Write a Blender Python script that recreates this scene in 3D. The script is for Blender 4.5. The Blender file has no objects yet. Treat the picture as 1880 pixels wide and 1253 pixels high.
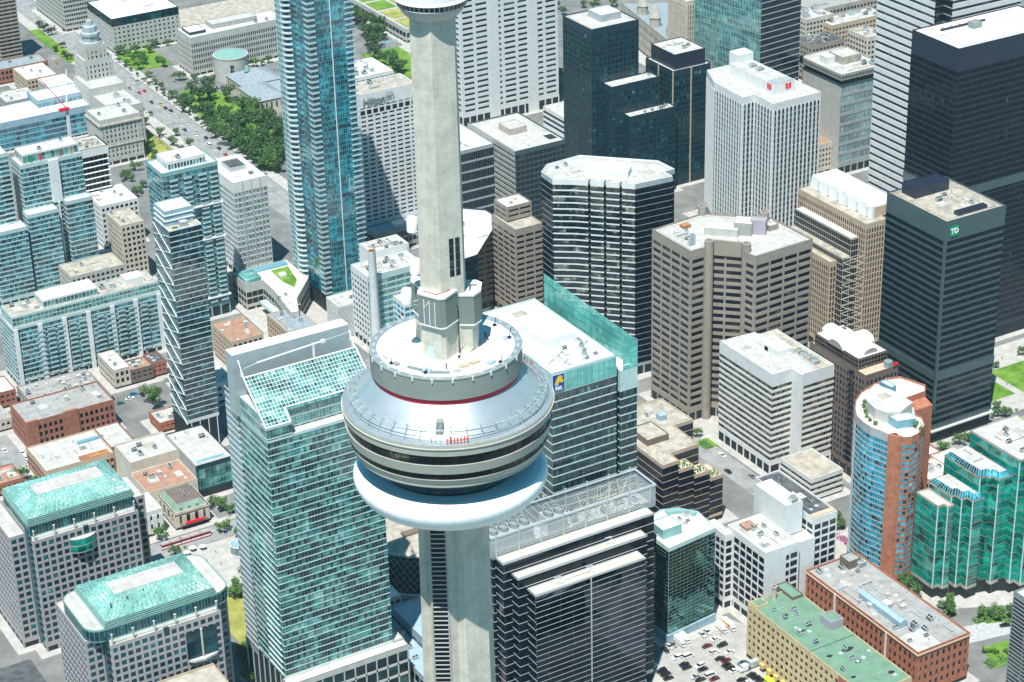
import bpy, math, random
from mathutils import Vector, Matrix
rnd = random.Random(7)
SC = bpy.context.scene
COL = SC.collection
WL = {}                       # world position of every parent
PI = math.pi
CAM = (-211.14, -396.87, 594.74)

# ------------------------------------------------------------------ materials
def nt(name):
    m = bpy.data.materials.new(name); m.use_nodes = True
    t = m.node_tree; b = t.nodes['Principled BSDF']
    return m, t, b
def N(t, kind, **kw):
    n = t.nodes.new(kind)
    for k, v in kw.items(): setattr(n, k, v)
    return n
def ramp(t, stops, interp='LINEAR'):
    r = N(t, 'ShaderNodeValToRGB'); r.color_ramp.interpolation = interp
    e = r.color_ramp.elements
    while len(e) < len(stops): e.new(0.5)
    for i, (p, c) in enumerate(stops):
        e[i].position = p; e[i].color = (c[0], c[1], c[2], 1)
    return r
def mat(name, col, rough=.75, var=.14, scale=.25, streak=0, metallic=0, spec=.4, stain=None, joints=0, radial=0, seam=0):
    """solid surface with slow and fine tonal variation; optional vertical weathering streaks and stains"""
    m, t, b = nt(name); L = t.links.new
    g = N(t, 'ShaderNodeNewGeometry')
    n1 = N(t, 'ShaderNodeTexNoise'); n1.inputs['Scale'].default_value = scale; n1.inputs['Detail'].default_value = 6
    L(g.outputs['Position'], n1.inputs['Vector'])
    lo = [max(0, c * (1 - var * 1.6)) for c in col]; hi = [min(1, c * (1 + var)) for c in col]
    r = ramp(t, [(.3, lo), (.5, col), (.7, hi)]); L(n1.outputs['Fac'], r.inputs['Fac'])
    out = r.outputs['Color']
    if streak:
        mp = N(t, 'ShaderNodeMapping'); mp.inputs['Scale'].default_value = (1.3, 1.3, .05)
        L(g.outputs['Position'], mp.inputs['Vector'])
        n2 = N(t, 'ShaderNodeTexNoise'); n2.inputs['Scale'].default_value = .9; n2.inputs['Detail'].default_value = 5
        L(mp.outputs['Vector'], n2.inputs['Vector'])
        r2 = ramp(t, [(.38, [1 - streak] * 3), (.6, (1, 1, 1))]); L(n2.outputs['Fac'], r2.inputs['Fac'])
        mx = N(t, 'ShaderNodeMix', data_type='RGBA', blend_type='MULTIPLY'); mx.inputs['Factor'].default_value = 1
        L(out, mx.inputs[6]); L(r2.outputs['Color'], mx.inputs[7]); out = mx.outputs[2]
    if stain:
        n3 = N(t, 'ShaderNodeTexNoise'); n3.inputs['Scale'].default_value = .13; n3.inputs['Detail'].default_value = 8; n3.inputs['Roughness'].default_value = .65
        L(g.outputs['Position'], n3.inputs['Vector'])
        r3 = ramp(t, [(.5, (0, 0, 0)), (.74, (.6, .6, .6))]); L(n3.outputs['Fac'], r3.inputs['Fac'])
        mx = N(t, 'ShaderNodeMix', data_type='RGBA'); L(r3.outputs['Color'], mx.inputs['Factor'])
        L(out, mx.inputs[6]); mx.inputs[7].default_value = (*stain, 1); out = mx.outputs[2]
    if radial or seam:
        sx = N(t, 'ShaderNodeSeparateXYZ'); L(g.outputs['Position'], sx.inputs[0])
        def line(src, per, wid, dark, out):
            pp = N(t, 'ShaderNodeMath', operation='PINGPONG'); L(src, pp.inputs[0]); pp.inputs[1].default_value = per / 2
            lt = N(t, 'ShaderNodeMath', operation='LESS_THAN'); L(pp.outputs[0], lt.inputs[0]); lt.inputs[1].default_value = wid
            mx = N(t, 'ShaderNodeMix', data_type='RGBA'); L(lt.outputs[0], mx.inputs['Factor']); L(out, mx.inputs[6])
            m2 = N(t, 'ShaderNodeMix', data_type='RGBA', blend_type='MULTIPLY'); m2.inputs['Factor'].default_value = 1; L(out, m2.inputs[6]); m2.inputs[7].default_value = (dark, dark, dark, 1); L(m2.outputs[2], mx.inputs[7]); return mx.outputs[2]
        if radial:
            an = N(t, 'ShaderNodeMath', operation='ARCTAN2'); L(sx.outputs['Y'], an.inputs[0]); L(sx.outputs['X'], an.inputs[1]); out = line(an.outputs[0], 2 * PI / 40, .003, .93, out)
        if seam: out = line(sx.outputs['X'], 7.3, .16, .8, out); out = line(sx.outputs['Y'], 11.7, .16, .84, out)
    if joints:
        # pour joints: thin uneven darker lines at every lift of the formwork
        sx = N(t, 'ShaderNodeSeparateXYZ'); L(g.outputs['Position'], sx.inputs[0]); nj = N(t, 'ShaderNodeTexNoise'); nj.inputs['Scale'].default_value = .5; L(g.outputs['Position'], nj.inputs['Vector'])
        a = N(t, 'ShaderNodeMath', operation='MULTIPLY_ADD'); L(nj.outputs['Fac'], a.inputs[0]); a.inputs[1].default_value = .5; L(sx.outputs['Z'], a.inputs[2])
        md = N(t, 'ShaderNodeMath', operation='PINGPONG'); L(a.outputs[0], md.inputs[0]); md.inputs[1].default_value = 1.6
        rj = ramp(t, [(0, (.90, .895, .875)), (.09, (1, 1, 1))]); dv = N(t, 'ShaderNodeMath', operation='DIVIDE'); L(md.outputs[0], dv.inputs[0]); dv.inputs[1].default_value = 1.6; L(dv.outputs[0], rj.inputs['Fac'])
        n4 = N(t, 'ShaderNodeTexNoise'); n4.inputs['Scale'].default_value = 1.6; n4.inputs['Detail'].default_value = 8; n4.inputs['Roughness'].default_value = .75; L(g.outputs['Position'], n4.inputs['Vector']); r4 = ramp(t, [(.36, (.86, .855, .83)), (.55, (1, 1, 1))]); L(n4.outputs['Fac'], r4.inputs['Fac'])
        for src in (rj, r4):
            mx = N(t, 'ShaderNodeMix', data_type='RGBA', blend_type='MULTIPLY'); mx.inputs['Factor'].default_value = 1; L(out, mx.inputs[6]); L(src.outputs['Color'], mx.inputs[7]); out = mx.outputs[2]
    L(out, b.inputs['Base Color'])
    b.inputs['Roughness'].default_value = rough; b.inputs['Metallic'].default_value = metallic
    b.inputs['Specular IOR Level'].default_value = spec
    return m
def glass(name, stops, rough=.07, ior=1.5, metallic=0, cluster=.4):
    """window panes: every pane (mesh island) its own blind, curtain or dark room behind a glossy face"""
    m, t, b = nt(name); L = t.links.new
    g = N(t, 'ShaderNodeNewGeometry'); oi = N(t, 'ShaderNodeObjectInfo')
    a = N(t, 'ShaderNodeMath', operation='ADD'); L(g.outputs['Random Per Island'], a.inputs[0]); L(oi.outputs['Random'], a.inputs[1])
    f = N(t, 'ShaderNodeMath', operation='FRACT'); L(a.outputs[0], f.inputs[0])
    nc = N(t, 'ShaderNodeTexNoise'); nc.inputs['Scale'].default_value = .11; nc.inputs['Detail'].default_value = 3
    mpc = N(t, 'ShaderNodeMapping'); mpc.inputs['Scale'].default_value = (1, 1, 3.2); L(g.outputs['Position'], mpc.inputs['Vector']); L(mpc.outputs['Vector'], nc.inputs['Vector'])
    rc = N(t, 'ShaderNodeMapRange'); rc.inputs['From Min'].default_value = .33; rc.inputs['From Max'].default_value = .67; rc.inputs['To Max'].default_value = cluster; L(nc.outputs['Fac'], rc.inputs['Value'])
    ms = N(t, 'ShaderNodeMath', operation='MULTIPLY_ADD'); L(f.outputs[0], ms.inputs[0]); ms.inputs[1].default_value = 1 - cluster; L(rc.outputs[0], ms.inputs[2])
    r = ramp(t, stops, 'CONSTANT'); L(ms.outputs[0], r.inputs['Fac'])
    n = N(t, 'ShaderNodeTexNoise'); n.inputs['Scale'].default_value = .06; L(g.outputs['Position'], n.inputs['Vector'])
    r2 = ramp(t, [(.35, (.72, .72, .72)), (.65, (1.2, 1.2, 1.2))]); L(n.outputs['Fac'], r2.inputs['Fac'])
    mx = N(t, 'ShaderNodeMix', data_type='RGBA', blend_type='MULTIPLY'); mx.inputs['Factor'].default_value = 1
    L(r.outputs['Color'], mx.inputs[6]); L(r2.outputs['Color'], mx.inputs[7]); L(mx.outputs[2], b.inputs['Base Color'])
    b.inputs['Roughness'].default_value = rough; b.inputs['IOR'].default_value = ior; b.inputs['Metallic'].default_value = metallic
    return m
def paint(name, rough=.3):
    m, t, b = nt(name); oi = N(t, 'ShaderNodeObjectInfo'); t.links.new(oi.outputs['Color'], b.inputs['Base Color'])
    b.inputs['Roughness'].default_value = rough; b.inputs['Coat Weight'].default_value = .4
    return m
M = {}
def defmats():
    for k, c, kw in [
        ('white', (.70, .72, .71), dict(var=.05)), ('whiteroof', (.72, .72, .70), dict(var=.05, stain=(.55, .54, .52), rough=.9, seam=1)),
        ('paleroof', (.47, .465, .44), dict(var=.08, stain=(.29, .28, .26), rough=.95, seam=1)), ('greyroof', (.33, .33, .32), dict(var=.1, stain=(.17, .165, .16), rough=.95, seam=1)),
        ('gravel', (.40, .37, .31), dict(var=.2, stain=(.2, .18, .15), rough=1)), ('brownroof', (.36, .21, .15), dict(var=.15, stain=(.25, .16, .12), rough=1)),
        ('greenroof', (.15, .265, .185), dict(var=.1, stain=(.11, .22, .15), rough=.9)), ('darkroof', (.08, .085, .09), dict(var=.3, stain=(.2, .2, .19), rough=.9)),
        ('slate', (.26, .31, .34), dict(var=.16, scale=.6, rough=.7)), ('concrete', (.60, .57, .485), dict(var=.10, scale=.35, streak=.07, rough=.9, stain=(.47, .46, .40), joints=1)),
        ('lightconc', (.50, .50, .465), dict(var=.07, streak=.08, rough=.9)), ('greyconc', (.36, .37, .35), dict(var=.09, streak=.1, rough=.9)),
        ('cream', (.60, .55, .46), dict(var=.08, streak=.08, rough=.9)), ('stone', (.47, .43, .36), dict(var=.15, streak=.1, rough=.95)),
        ('tan', (.52, .41, .30), dict(var=.06, rough=.85)), ('brownconc', (.33, .29, .24), dict(var=.08, streak=.06, rough=.9)),
        ('brownstone', (.17, .13, .11), dict(var=.1, rough=.6)), ('pinkstone', (.42, .385, .385), dict(var=.05, rough=.6)),
        ('brick', (.31, .12, .085), dict(var=.2, scale=.5, rough=.95)), ('orangebrick', (.42, .165, .095), dict(var=.16, scale=.4, streak=.1, rough=.95)),
        ('redbrick', (.36, .15, .10), dict(var=.14, scale=.5, rough=.95)), ('yellowbrick', (.62, .49, .28), dict(var=.1, scale=.4, streak=.1, rough=.95)),
        ('tealsteel', (.058, .10, .107), dict(var=.08, rough=.4, spec=.6)), ('blacksteel', (.012, .014, .02), dict(var=.2, rough=.35, spec=.6)),
        ('navysteel', (.016, .024, .045), dict(var=.15, rough=.35, spec=.6)), ('darkteal', (.012, .04, .055), dict(var=.15, rough=.35)),
        ('paleteal', (.46, .60, .60), dict(var=.06, rough=.4)), ('tealmetal', (.22, .42, .42), dict(var=.08, rough=.4)),
        ('alu', (.55, .59, .60), dict(var=.05, rough=.35, metallic=.35)), ('greymetal', (.40, .46, .48), dict(var=.07, rough=.45, metallic=.2)),
        ('podgrey', (.235, .27, .245), dict(var=.05, rough=.55)), ('podroof', (.55, .61, .63), dict(var=.06, rough=.32, metallic=.65)),
        ('boxgrey', (.19, .23, .205), dict(var=.05, rough=.6)), ('bandgrey', (.38, .39, .34), dict(var=.05, rough=.5)),
        ('radome', (.88, .90, .90), dict(var=.03, rough=.5, scale=.5, streak=.05, radial=1)), ('red', (.62, .02, .05), dict(var=.06, rough=.5)), ('jumpsuit', (.75, .05, .025), dict(var=.1, rough=.8)),
        ('rust', (.38, .17, .07), dict(var=.25, rough=.9)), ('wood', (.5, .33, .16), dict(var=.2, rough=.8)), ('skin', (.45, .27, .19), dict(var=.05, rough=.6)), ('hair', (.04, .025, .015), dict(var=.1)),
        ('darkcloth', (.03, .03, .04), dict(var=.2, rough=.9)), ('rubber', (.02, .02, .02), dict(var=.1, rough=.9)), ('dark', (.02, .025, .03), dict(var=.2, rough=.8)),
        ('blueglassroof', (.15, .33, .40), dict(var=.1, rough=.2, spec=.7)), ('mansardgreen', (.24, .35, .29), dict(var=.12, rough=.6)), ('copper', (.20, .38, .34), dict(var=.1, rough=.6)),
        ('signgreen', (.0, .32, .12), dict(var=.02, rough=.4)), ('signblue', (.0, .05, .26), dict(var=.02, rough=.4)), ('signyellow', (.85, .52, .02), dict(var=.03, rough=.4)),
        ('signwhite', (.85, .86, .86), dict(var=.02, rough=.4)), ('signred', (.8, .02, .04), dict(var=.03, rough=.4)),
        ('bark', (.10, .07, .045), dict(var=.25, scale=2, rough=1)), ('awning', (.6, .45, .14), dict(var=.05)), ('limebin', (.5, .62, .04), dict(var=.06)),
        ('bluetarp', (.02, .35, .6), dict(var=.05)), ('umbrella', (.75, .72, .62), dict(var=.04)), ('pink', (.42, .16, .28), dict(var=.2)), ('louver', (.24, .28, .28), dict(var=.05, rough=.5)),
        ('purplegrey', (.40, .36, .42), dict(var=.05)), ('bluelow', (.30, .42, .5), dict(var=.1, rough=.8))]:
        M[k] = mat(k, c, **kw)
    n, d = (.004, .012, .026), (.008, .02, .03)
    M['g_black'] = glass('g_black', [(0, (.003, .005, .012)), (.5, (.006, .01, .022)), (.85, (.015, .022, .04)), (.97, (.12, .10, .06))], ior=1.35)
    M['g_navy'] = glass('g_navy', [(0, n), (.6, d), (.85, (.03, .06, .09))], ior=1.55)
    M['g_brown'] = glass('g_brown', [(0, (.012, .014, .03)), (.72, (.03, .028, .03)), (.86, (.14, .10, .06)), (.96, (.3, .22, .12))], ior=1.5)
    M['g_tan'] = glass('g_tan', [(0, (.02, .022, .02)), (.4, (.13, .105, .065)), (.72, (.24, .19, .12)), (.9, (.05, .045, .035))], ior=1.4)
    M['g_darkteal'] = glass('g_darkteal', [(0, (.004, .02, .03)), (.5, (.008, .035, .045)), (.74, (.015, .10, .10)), (.92, (.10, .28, .27))], ior=1.5)
    M['g_teal'] = glass('g_teal', [(0, (.015, .06, .07)), (.25, (.04, .17, .17)), (.5, (.09, .28, .27)), (.7, (.16, .36, .33)), (.86, (.32, .48, .45))], ior=2.0, cluster=.6)
    M['g_ritz'] = glass('g_ritz', [(0, (.006, .02, .03)), (.32, (.02, .035, .035)), (.40, (.02, .10, .095)), (.53, (.05, .20, .18)), (.67, (.11, .31, .28)), (.84, (.27, .46, .42))], cluster=.58, ior=1.6)
    M['g_condo'] = glass('g_condo', [(0, (.008, .03, .045)), (.38, (.018, .135, .165)), (.56, (.05, .27, .31)), (.78, (.22, .37, .38))], ior=1.7, cluster=.45)
    M['g_shangri'] = glass('g_shangri', [(0, (.003, .05, .075)), (.34, (.006, .12, .165)), (.5, (.012, .22, .29)), (.66, (.03, .34, .42)), (.85, (.10, .42, .48))], ior=2.1, cluster=.6)
    M['g_green'] = glass('g_green', [(0, (.0, .06, .05)), (.25, (.0, .17, .13)), (.5, (.004, .28, .215)), (.8, (.02, .42, .32)), (.96, (.2, .5, .42))], ior=1.7, cluster=.5)
    M['g_blue'] = glass('g_blue', [(0, (.01, .035, .05)), (.3, (.015, .30, .44)), (.65, (.04, .42, .56)), (.9, (.2, .58, .68))], ior=1.5)
    M['g_mirror'] = glass('g_mirror', [(0, (.05, .058, .08)), (.5, (.07, .078, .1))], rough=.02, metallic=1)
    M['g_mirrorteal'] = glass('g_mirrorteal', [(0, (.06, .17, .16)), (.5, (.07, .20, .18))], rough=.02, metallic=1)
    M['g_rbc'] = glass('g_rbc', [(0, (.006, .018, .03)), (.45, (.01, .05, .055)), (.7, (.05, .06, .05)), (.85, (.03, .2, .18)), (.95, (.2, .36, .32))], ior=1.9)
    M['g_pale'] = glass('g_pale', [(0, (.16, .25, .26)), (.4, (.24, .34, .35)), (.8, (.36, .44, .44))], ior=1.5)
    M['g_metro'] = glass('g_metro', [(0, (.008, .04, .06)), (.5, (.012, .08, .10)), (.8, (.03, .2, .24)), (.95, (.2, .42, .45))], ior=1.5)
    M['g_lattice'] = glass('g_lattice', [(0, (.11, .31, .275)), (.35, (.20, .42, .38)), (.7, (.33, .53, .49))], rough=.25, ior=1.5)
    M['g_roofglass'] = glass('g_roofglass', [(0, (.015, .07, .07)), (.3, (.05, .19, .18)), (.55, (.11, .31, .29)), (.8, (.28, .46, .43))], ior=1.5, cluster=.5)
    M['g_screen'] = glass('g_screen', [(0, (.10, .42, .37)), (.5, (.16, .50, .44)), (.8, (.26, .58, .52))], rough=.12, ior=1.5)
    M['carglass'] = glass('carglass', [(0, (.01, .015, .02)), (.5, (.02, .03, .035))], ior=1.5)
    M['paint'] = paint('paint'); M['clothes'] = paint('clothes', .9)
    for k, cols in (('leaf', ((.028, .085, .014), (.055, .14, .022), (.11, .22, .035))), ('leafdark', ((.017, .055, .014), (.034, .092, .02), (.07, .15, .028))), ('leafpurple', ((.03, .04, .03), (.045, .06, .03), (.07, .09, .04)))):
        m, t, b = nt(k); g = N(t, 'ShaderNodeNewGeometry'); oi = N(t, 'ShaderNodeObjectInfo')
        a = N(t, 'ShaderNodeMath', operation='MULTIPLY_ADD'); t.links.new(g.outputs['Random Per Island'], a.inputs[0]); a.inputs[1].default_value = .6
        s = N(t, 'ShaderNodeMath', operation='MULTIPLY'); t.links.new(oi.outputs['Random'], s.inputs[0]); s.inputs[1].default_value = .4
        t.links.new(s.outputs[0], a.inputs[2]); r = ramp(t, [(0, cols[0]), (.5, cols[1]), (1, cols[2])]); t.links.new(a.outputs[0], r.inputs['Fac'])
        t.links.new(r.outputs['Color'], b.inputs['Base Color']); b.inputs['Roughness'].default_value = .6
        M[k] = m
    # grass and paving
    for k, stops, sc in (('grass', ((.05, .13, .015), (.12, .24, .03), (.22, .30, .06)), .12), ('grassdry', ((.16, .2, .04), (.3, .3, .08), (.4, .36, .14)), .1),
                         ('asphalt', ((.19, .2, .2), (.26, .27, .27), (.33, .33, .32)), .12), ('ground', ((.12, .125, .125), (.18, .185, .18), (.25, .25, .245)), .05),
                         ('paving', ((.33, .325, .305), (.41, .40, .375), (.49, .475, .445)), .2), ('lot', ((.28, .28, .265), (.35, .345, .33), (.41, .395, .37)), .16), ('cobble', ((.3, .32, .33), (.4, .42, .42), (.5, .5, .49)), .5)):
        m, t, b = nt(k); g = N(t, 'ShaderNodeNewGeometry'); n1 = N(t, 'ShaderNodeTexNoise'); n1.inputs['Scale'].default_value = sc; n1.inputs['Detail'].default_value = 9; n1.inputs['Roughness'].default_value = .68
        t.links.new(g.outputs['Position'], n1.inputs['Vector']); r = ramp(t, [(.32, stops[0]), (.5, stops[1]), (.68, stops[2])]); t.links.new(n1.outputs['Fac'], r.inputs['Fac'])
        t.links.new(r.outputs['Color'], b.inputs['Base Color']); b.inputs['Roughness'].default_value = .95; b.inputs['Specular IOR Level'].default_value = .2
        M[k] = m
defmats()

# ------------------------------------------------------------------ objects
def tag(o, label=None, cat=None, group=None, kind=None):
    if label: o['label'] = label
    if cat: o['category'] = cat
    if group: o['group'] = group
    if kind: o['kind'] = kind
    return o
def thing(name, label, cat, loc=(0, 0, 0), rz=0, group=None):
    o = bpy.data.objects.new(name, None); COL.objects.link(o); o.location = loc; o.rotation_euler = (0, 0, rz); o.empty_display_size = 1
    WL[o] = Vector(loc); return tag(o, label, cat, group)
def place(name, me, parent, loc, rz=0, scale=None, rx=0):
    """a part that shares a mesh; loc in world coordinates"""
    o = bpy.data.objects.new(name, me); COL.objects.link(o)
    off = WL.get(parent, Vector((0, 0, 0)))
    if parent: o.parent = parent
    o.location = Vector(loc) - off; o.rotation_euler = (rx, 0, rz)
    if scale: o.scale = scale
    WL[o] = Vector(loc)
    return o
class MB:
    def __init__(s): s.v = []; s.f = []; s.m = []
    def poly(s, pts, m=0):
        i = len(s.v); s.v += [tuple(p) for p in pts]; s.f.append(tuple(range(i, i + len(pts)))); s.m.append(m); return s
    def box(s, x0, y0, z0, x1, y1, z1, m=0, bottom=True, top=None):
        P = [(x0, y0), (x1, y0), (x1, y1), (x0, y1)]
        return s.prism(P, z0, z1, m, top, bottom)
    def prism(s, P, z0, z1, m=0, top=None, bottom=True, notop=False, P2=None):
        Q = P2 or P; n = len(P); i = len(s.v)
        s.v += [(p[0], p[1], z0) for p in P] + [(q[0], q[1], z1) for q in Q]
        for k in range(n):
            j = (k + 1) % n; s.f.append((i + k, i + j, i + n + j, i + n + k)); s.m.append(m)
        if not notop: s.f.append(tuple(range(i + n, i + 2 * n))); s.m.append(m if top is None else top)
        if bottom: s.f.append(tuple(range(i + n - 1, i - 1, -1))); s.m.append(m)
        return s
    def tube(s, a, b, r, m=0, n=6, r2=None):
        a = Vector(a); b = Vector(b); d = (b - a)
        if d.length < 1e-6: return s
        d.normalize(); u = d.orthogonal().normalized(); w = d.cross(u); r2 = r if r2 is None else r2; i = len(s.v)
        for c, q in ((a, r), (b, r2)):
            for k in range(n):
                t = 2 * PI * k / n; s.v.append(tuple(c + u * (q * math.cos(t)) + w * (q * math.sin(t))))
        for k in range(n):
            j = (k + 1) % n; s.f.append((i + k, i + j, i + n + j, i + n + k)); s.m.append(m)
        s.f.append(tuple(range(i + n - 1, i - 1, -1))); s.m.append(m); s.f.append(tuple(range(i + n, i + 2 * n))); s.m.append(m)
        return s
    def lathe(s, prof, n=96, m=0, cx=0, cy=0, a0=0, a1=2 * PI, ms=None):
        full = abs(a1 - a0 - 2 * PI) < 1e-6; cnt = n if full else n + 1; i = len(s.v)
        for (r, z) in prof:
            for k in range(cnt):
                t = a0 + (a1 - a0) * k / n; s.v.append((cx + r * math.cos(t), cy + r * math.sin(t), z))
        for q in range(len(prof) - 1):
            for k in range(n):
                j = (k + 1) % cnt; s.f.append((i + q * cnt + k, i + q * cnt + j, i + (q + 1) * cnt + j, i + (q + 1) * cnt + k)); s.m.append(ms[q] if ms else m)
        return s
    def mesh(s, name, mats, smooth=False, off=(0, 0, 0)):
        me = bpy.data.meshes.new(name)
        me.from_pydata([(x - off[0], y - off[1], z - off[2]) for x, y, z in s.v], [], s.f)
        for k in mats: me.materials.append(M[k] if isinstance(k, str) else k)
        me.polygons.foreach_set('material_index', s.m)
        if smooth: me.polygons.foreach_set('use_smooth', [True] * len(s.f))
        me.update(); return me
    def build(s, name, mats, parent=None, smooth=False):
        """geometry given in world coordinates"""
        if isinstance(mats, str): mats = [mats]
        off = WL.get(parent, Vector((0, 0, 0)))
        o = bpy.data.objects.new(name, s.mesh(name, mats, smooth, off)); COL.objects.link(o)
        if parent: o.parent = parent
        WL[o] = off.copy(); return o
def R(x0, y0, x1, y1): return [(x0, y0), (x1, y0), (x1, y1), (x0, y1)]
def ccw(P):
    a = sum(P[i][0] * P[(i + 1) % len(P)][1] - P[(i + 1) % len(P)][0] * P[i][1] for i in range(len(P)))
    return P if a > 0 else P[::-1]
def offset(P, d):
    out = []; n = len(P)
    for i in range(n):
        a, b, c = P[i - 1], P[i], P[(i + 1) % n]
        u = Vector((b[0] - a[0], b[1] - a[1])).normalized(); v = Vector((c[0] - b[0], c[1] - b[1])).normalized()
        n1 = Vector((u.y, -u.x)); n2 = Vector((v.y, -v.x)); k = 1 + n1.dot(n2)
        q = (n1 + n2) / max(k, .35); out.append((b[0] + q.x * d, b[1] + q.y * d))
    return out
def S(fh=3.8, bw=3, sp=1.3, sd=.2, pw=.4, pd=.3, wall='lightconc', glass='g_navy', pier=None, win='band', z0=6, top=2.0, par=.9, roof='paleroof', core='dark', base='wall', cap=96, ends=True, blank=()):
    return dict(fh=fh, bw=bw, sp=sp, sd=sd, pw=pw, pd=pd, wall=wall, glass=glass, pier=pier or wall, win=win, z0=z0, top=top, par=par, roof=roof, core=core, base=base, cap=cap, ends=ends, blank=blank)
QUADS = {}
def quad_mesh(w, h, g):
    k = (round(w, 2), round(h, 2), g)
    if k not in QUADS:
        QUADS[k] = MB().poly([(-w / 2, 0, -h / 2), (w / 2, 0, -h / 2), (w / 2, 0, h / 2), (-w / 2, 0, h / 2)]).mesh('window', [g])
    return QUADS[k]
PAVED = []
def mass(root, P, h, s, zb=0, edges=None, styles=None, roofname='roof'):
    """one block of a building: wall (with piers, spandrels, parapet), roof and its windows"""
    P = ccw(P); n = len(P); wall = MB(); styles = styles or {}
    if zb < 1: PAVED.append(P)
    mats = [s['wall'], s['core'], s['pier']]
    def mi(k):
        if k not in mats: mats.append(k)
        return mats.index(k)
    wall.prism(P, zb, h - .3, 1, bottom=zb > 1, notop=True)
    bands = {}; singles = []
    z0 = zb + s['z0']; z1 = h - s['top']
    grp = [0] * n; last = None; gi = 0               # neighbouring glazed sides share one band per floor
    for e in range(n):
        q = styles.get(e, s); a = Vector(P[e]); b = Vector(P[(e + 1) % n]); d_ = b - a; mid = (a + b) / 2
        on = d_.length >= .4 and q['win'] == 'band' and d_.y * (CAM[0] - mid.x) - d_.x * (CAM[1] - mid.y) > -20 * d_.length and e not in q['blank']
        if on and last != e - 1: gi += 1
        if on: last = e
        grp[e] = gi
    if grp and last == n - 1 and grp[0] == 1 and gi > 1: grp = [1 if g == gi else g for g in grp]; gi -= 1
    if gi * round((z1 - z0) / s['fh']) > 100: grp = [0] * n
    for e in range(n):
        q = styles.get(e, s); wm = mi(q['wall']); pm = mi(q['pier']); a = Vector(P[e]); b = Vector(P[(e + 1) % n]); L = (b - a).length
        if L < .4: continue
        u = (b - a) / L; nrm = Vector((u.y, -u.x)); mid = (a + b) / 2
        vis = nrm.x * (CAM[0] - mid.x) + nrm.y * (CAM[1] - mid.y) > -20 and not e in q['blank']
        O = offset(P, q['sd']); oa, ob = O[e], O[(e + 1) % n]
        def band(za, zz, m=None, oo=None):
            m = wm
            A, B = (oa, ob) if oo is None else (oo[e], oo[(e + 1) % n])
            wall.poly([(A[0], A[1], za), (B[0], B[1], za), (B[0], B[1], zz), (A[0], A[1], zz)], m)
            wall.poly([(A[0], A[1], zz), (B[0], B[1], zz), (b.x, b.y, zz), (a.x, a.y, zz)], m)
            wall.poly([(b.x, b.y, za), (B[0], B[1], za), (A[0], A[1], za), (a.x, a.y, za)], m)
        if e in q['blank']:
            band(zb, h + q['par'], 0); continue
        if z0 > zb + .1:
            band(z0 - min(1.6, q['z0'] * .3), z0 - .004, 0)
            if q['base'] == 'wall':
                k = max(1, round(L / 6))
                for i in range(k + 1):
                    c = a + u * (L * i / k); w = .5
                    wall.prism(ccw([tuple(c - u * w - nrm * .05), tuple(c - u * w + nrm * (q['sd'] * .9 + .02)), tuple(c + u * w + nrm * (q['sd'] * .9 + .02)), tuple(c + u * w - nrm * .05)]), zb, z0 - .5, wm, bottom=False)
        nf = max(1, round((z1 - z0) / q['fh'])); fh = (z1 - z0) / nf; nb = max(1, round(L / q['bw'])); bw = L / nb
        if q['sp'] > .02:
            for k in range(nf): band(z0 + k * fh, z0 + k * fh + q['sp'])
        band(z1, h + q['par'])
        if q['pw'] > .02:
            for i in range(nb + 1):
                if i in (0, nb) and not q['ends']: continue
                w = q['pw'] / 2; t0 = bw * i - w; t1 = bw * i + w
                if i == 0: t0 = 0; t1 = w * 1.6
                if i == nb: t1 = L; t0 = L - w * 1.6
                p0 = a + u * t0; p1 = a + u * t1; o = nrm * q['pd']
                quadv = [(p0 + o), (p1 + o)]
                wall.poly([(*quadv[0], z0), (*quadv[1], z0), (*quadv[1], z1), (*quadv[0], z1)], pm)
                wall.poly([(*p0, z0), (*quadv[0], z0), (*quadv[0], z1), (*p0, z1)], pm)
                wall.poly([(*quadv[1], z0), (*p1, z0), (*p1, z1), (*quadv[1], z1)], pm)
                wall.poly([(*quadv[0], z1 - .01), (*quadv[1], z1 - .01), (*p1, z1 - .01), (*p0, z1 - .01)], pm)
        if not vis or q['win'] == 'none': continue
        pw = q['pw']; W = bw - pw; H = fh - q['sp']
        if pw < .02: W = bw - .02
        for k in range(nf):
            zc = z0 + k * fh + q['sp'] + H / 2
            for i in range(nb):
                c = a + u * (bw * (i + .5)) + nrm * .03
                if q['win'] == 'each': singles.append((k / nf, c, zc, W, H, math.atan2(u.y, u.x), q['glass']))
                else:
                    jj = min(.05, W * .03); j = [rnd.uniform(0, jj) for _ in range(4)]; w2 = u * (W / 2)
                    pts = [c - w2 + nrm * j[0], c + w2 + nrm * j[1], c + w2 + nrm * j[2], c - w2 + nrm * j[3]]
                    bands.setdefault((k, q['glass'], grp[e]), MB()).poly([(*pts[0], zc - H / 2), (*pts[1], zc - H / 2), (*pts[2], zc + H / 2), (*pts[3], zc + H / 2)])
    # parapet inner face and roof
    I = offset(P, -.35); O = offset(P, s['sd']); zt = h + s['par']
    for e in range(n):
        f = (e + 1) % n
        wall.poly([(*O[e], zt), (*O[f], zt), (*I[f], zt), (*I[e], zt)], 0)
        wall.poly([(*I[f], h - .02), (*I[e], h - .02), (*I[e], zt), (*I[f], zt)], 0)
    wall.build('wall', mats, root)
    MB().poly([(p[0], p[1], h) for p in I]).build(roofname, s['roof'], root)
    for (k, g, _), mb in sorted(bands.items(), key=lambda t: t[0]): mb.build('window_band', g, root)
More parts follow.
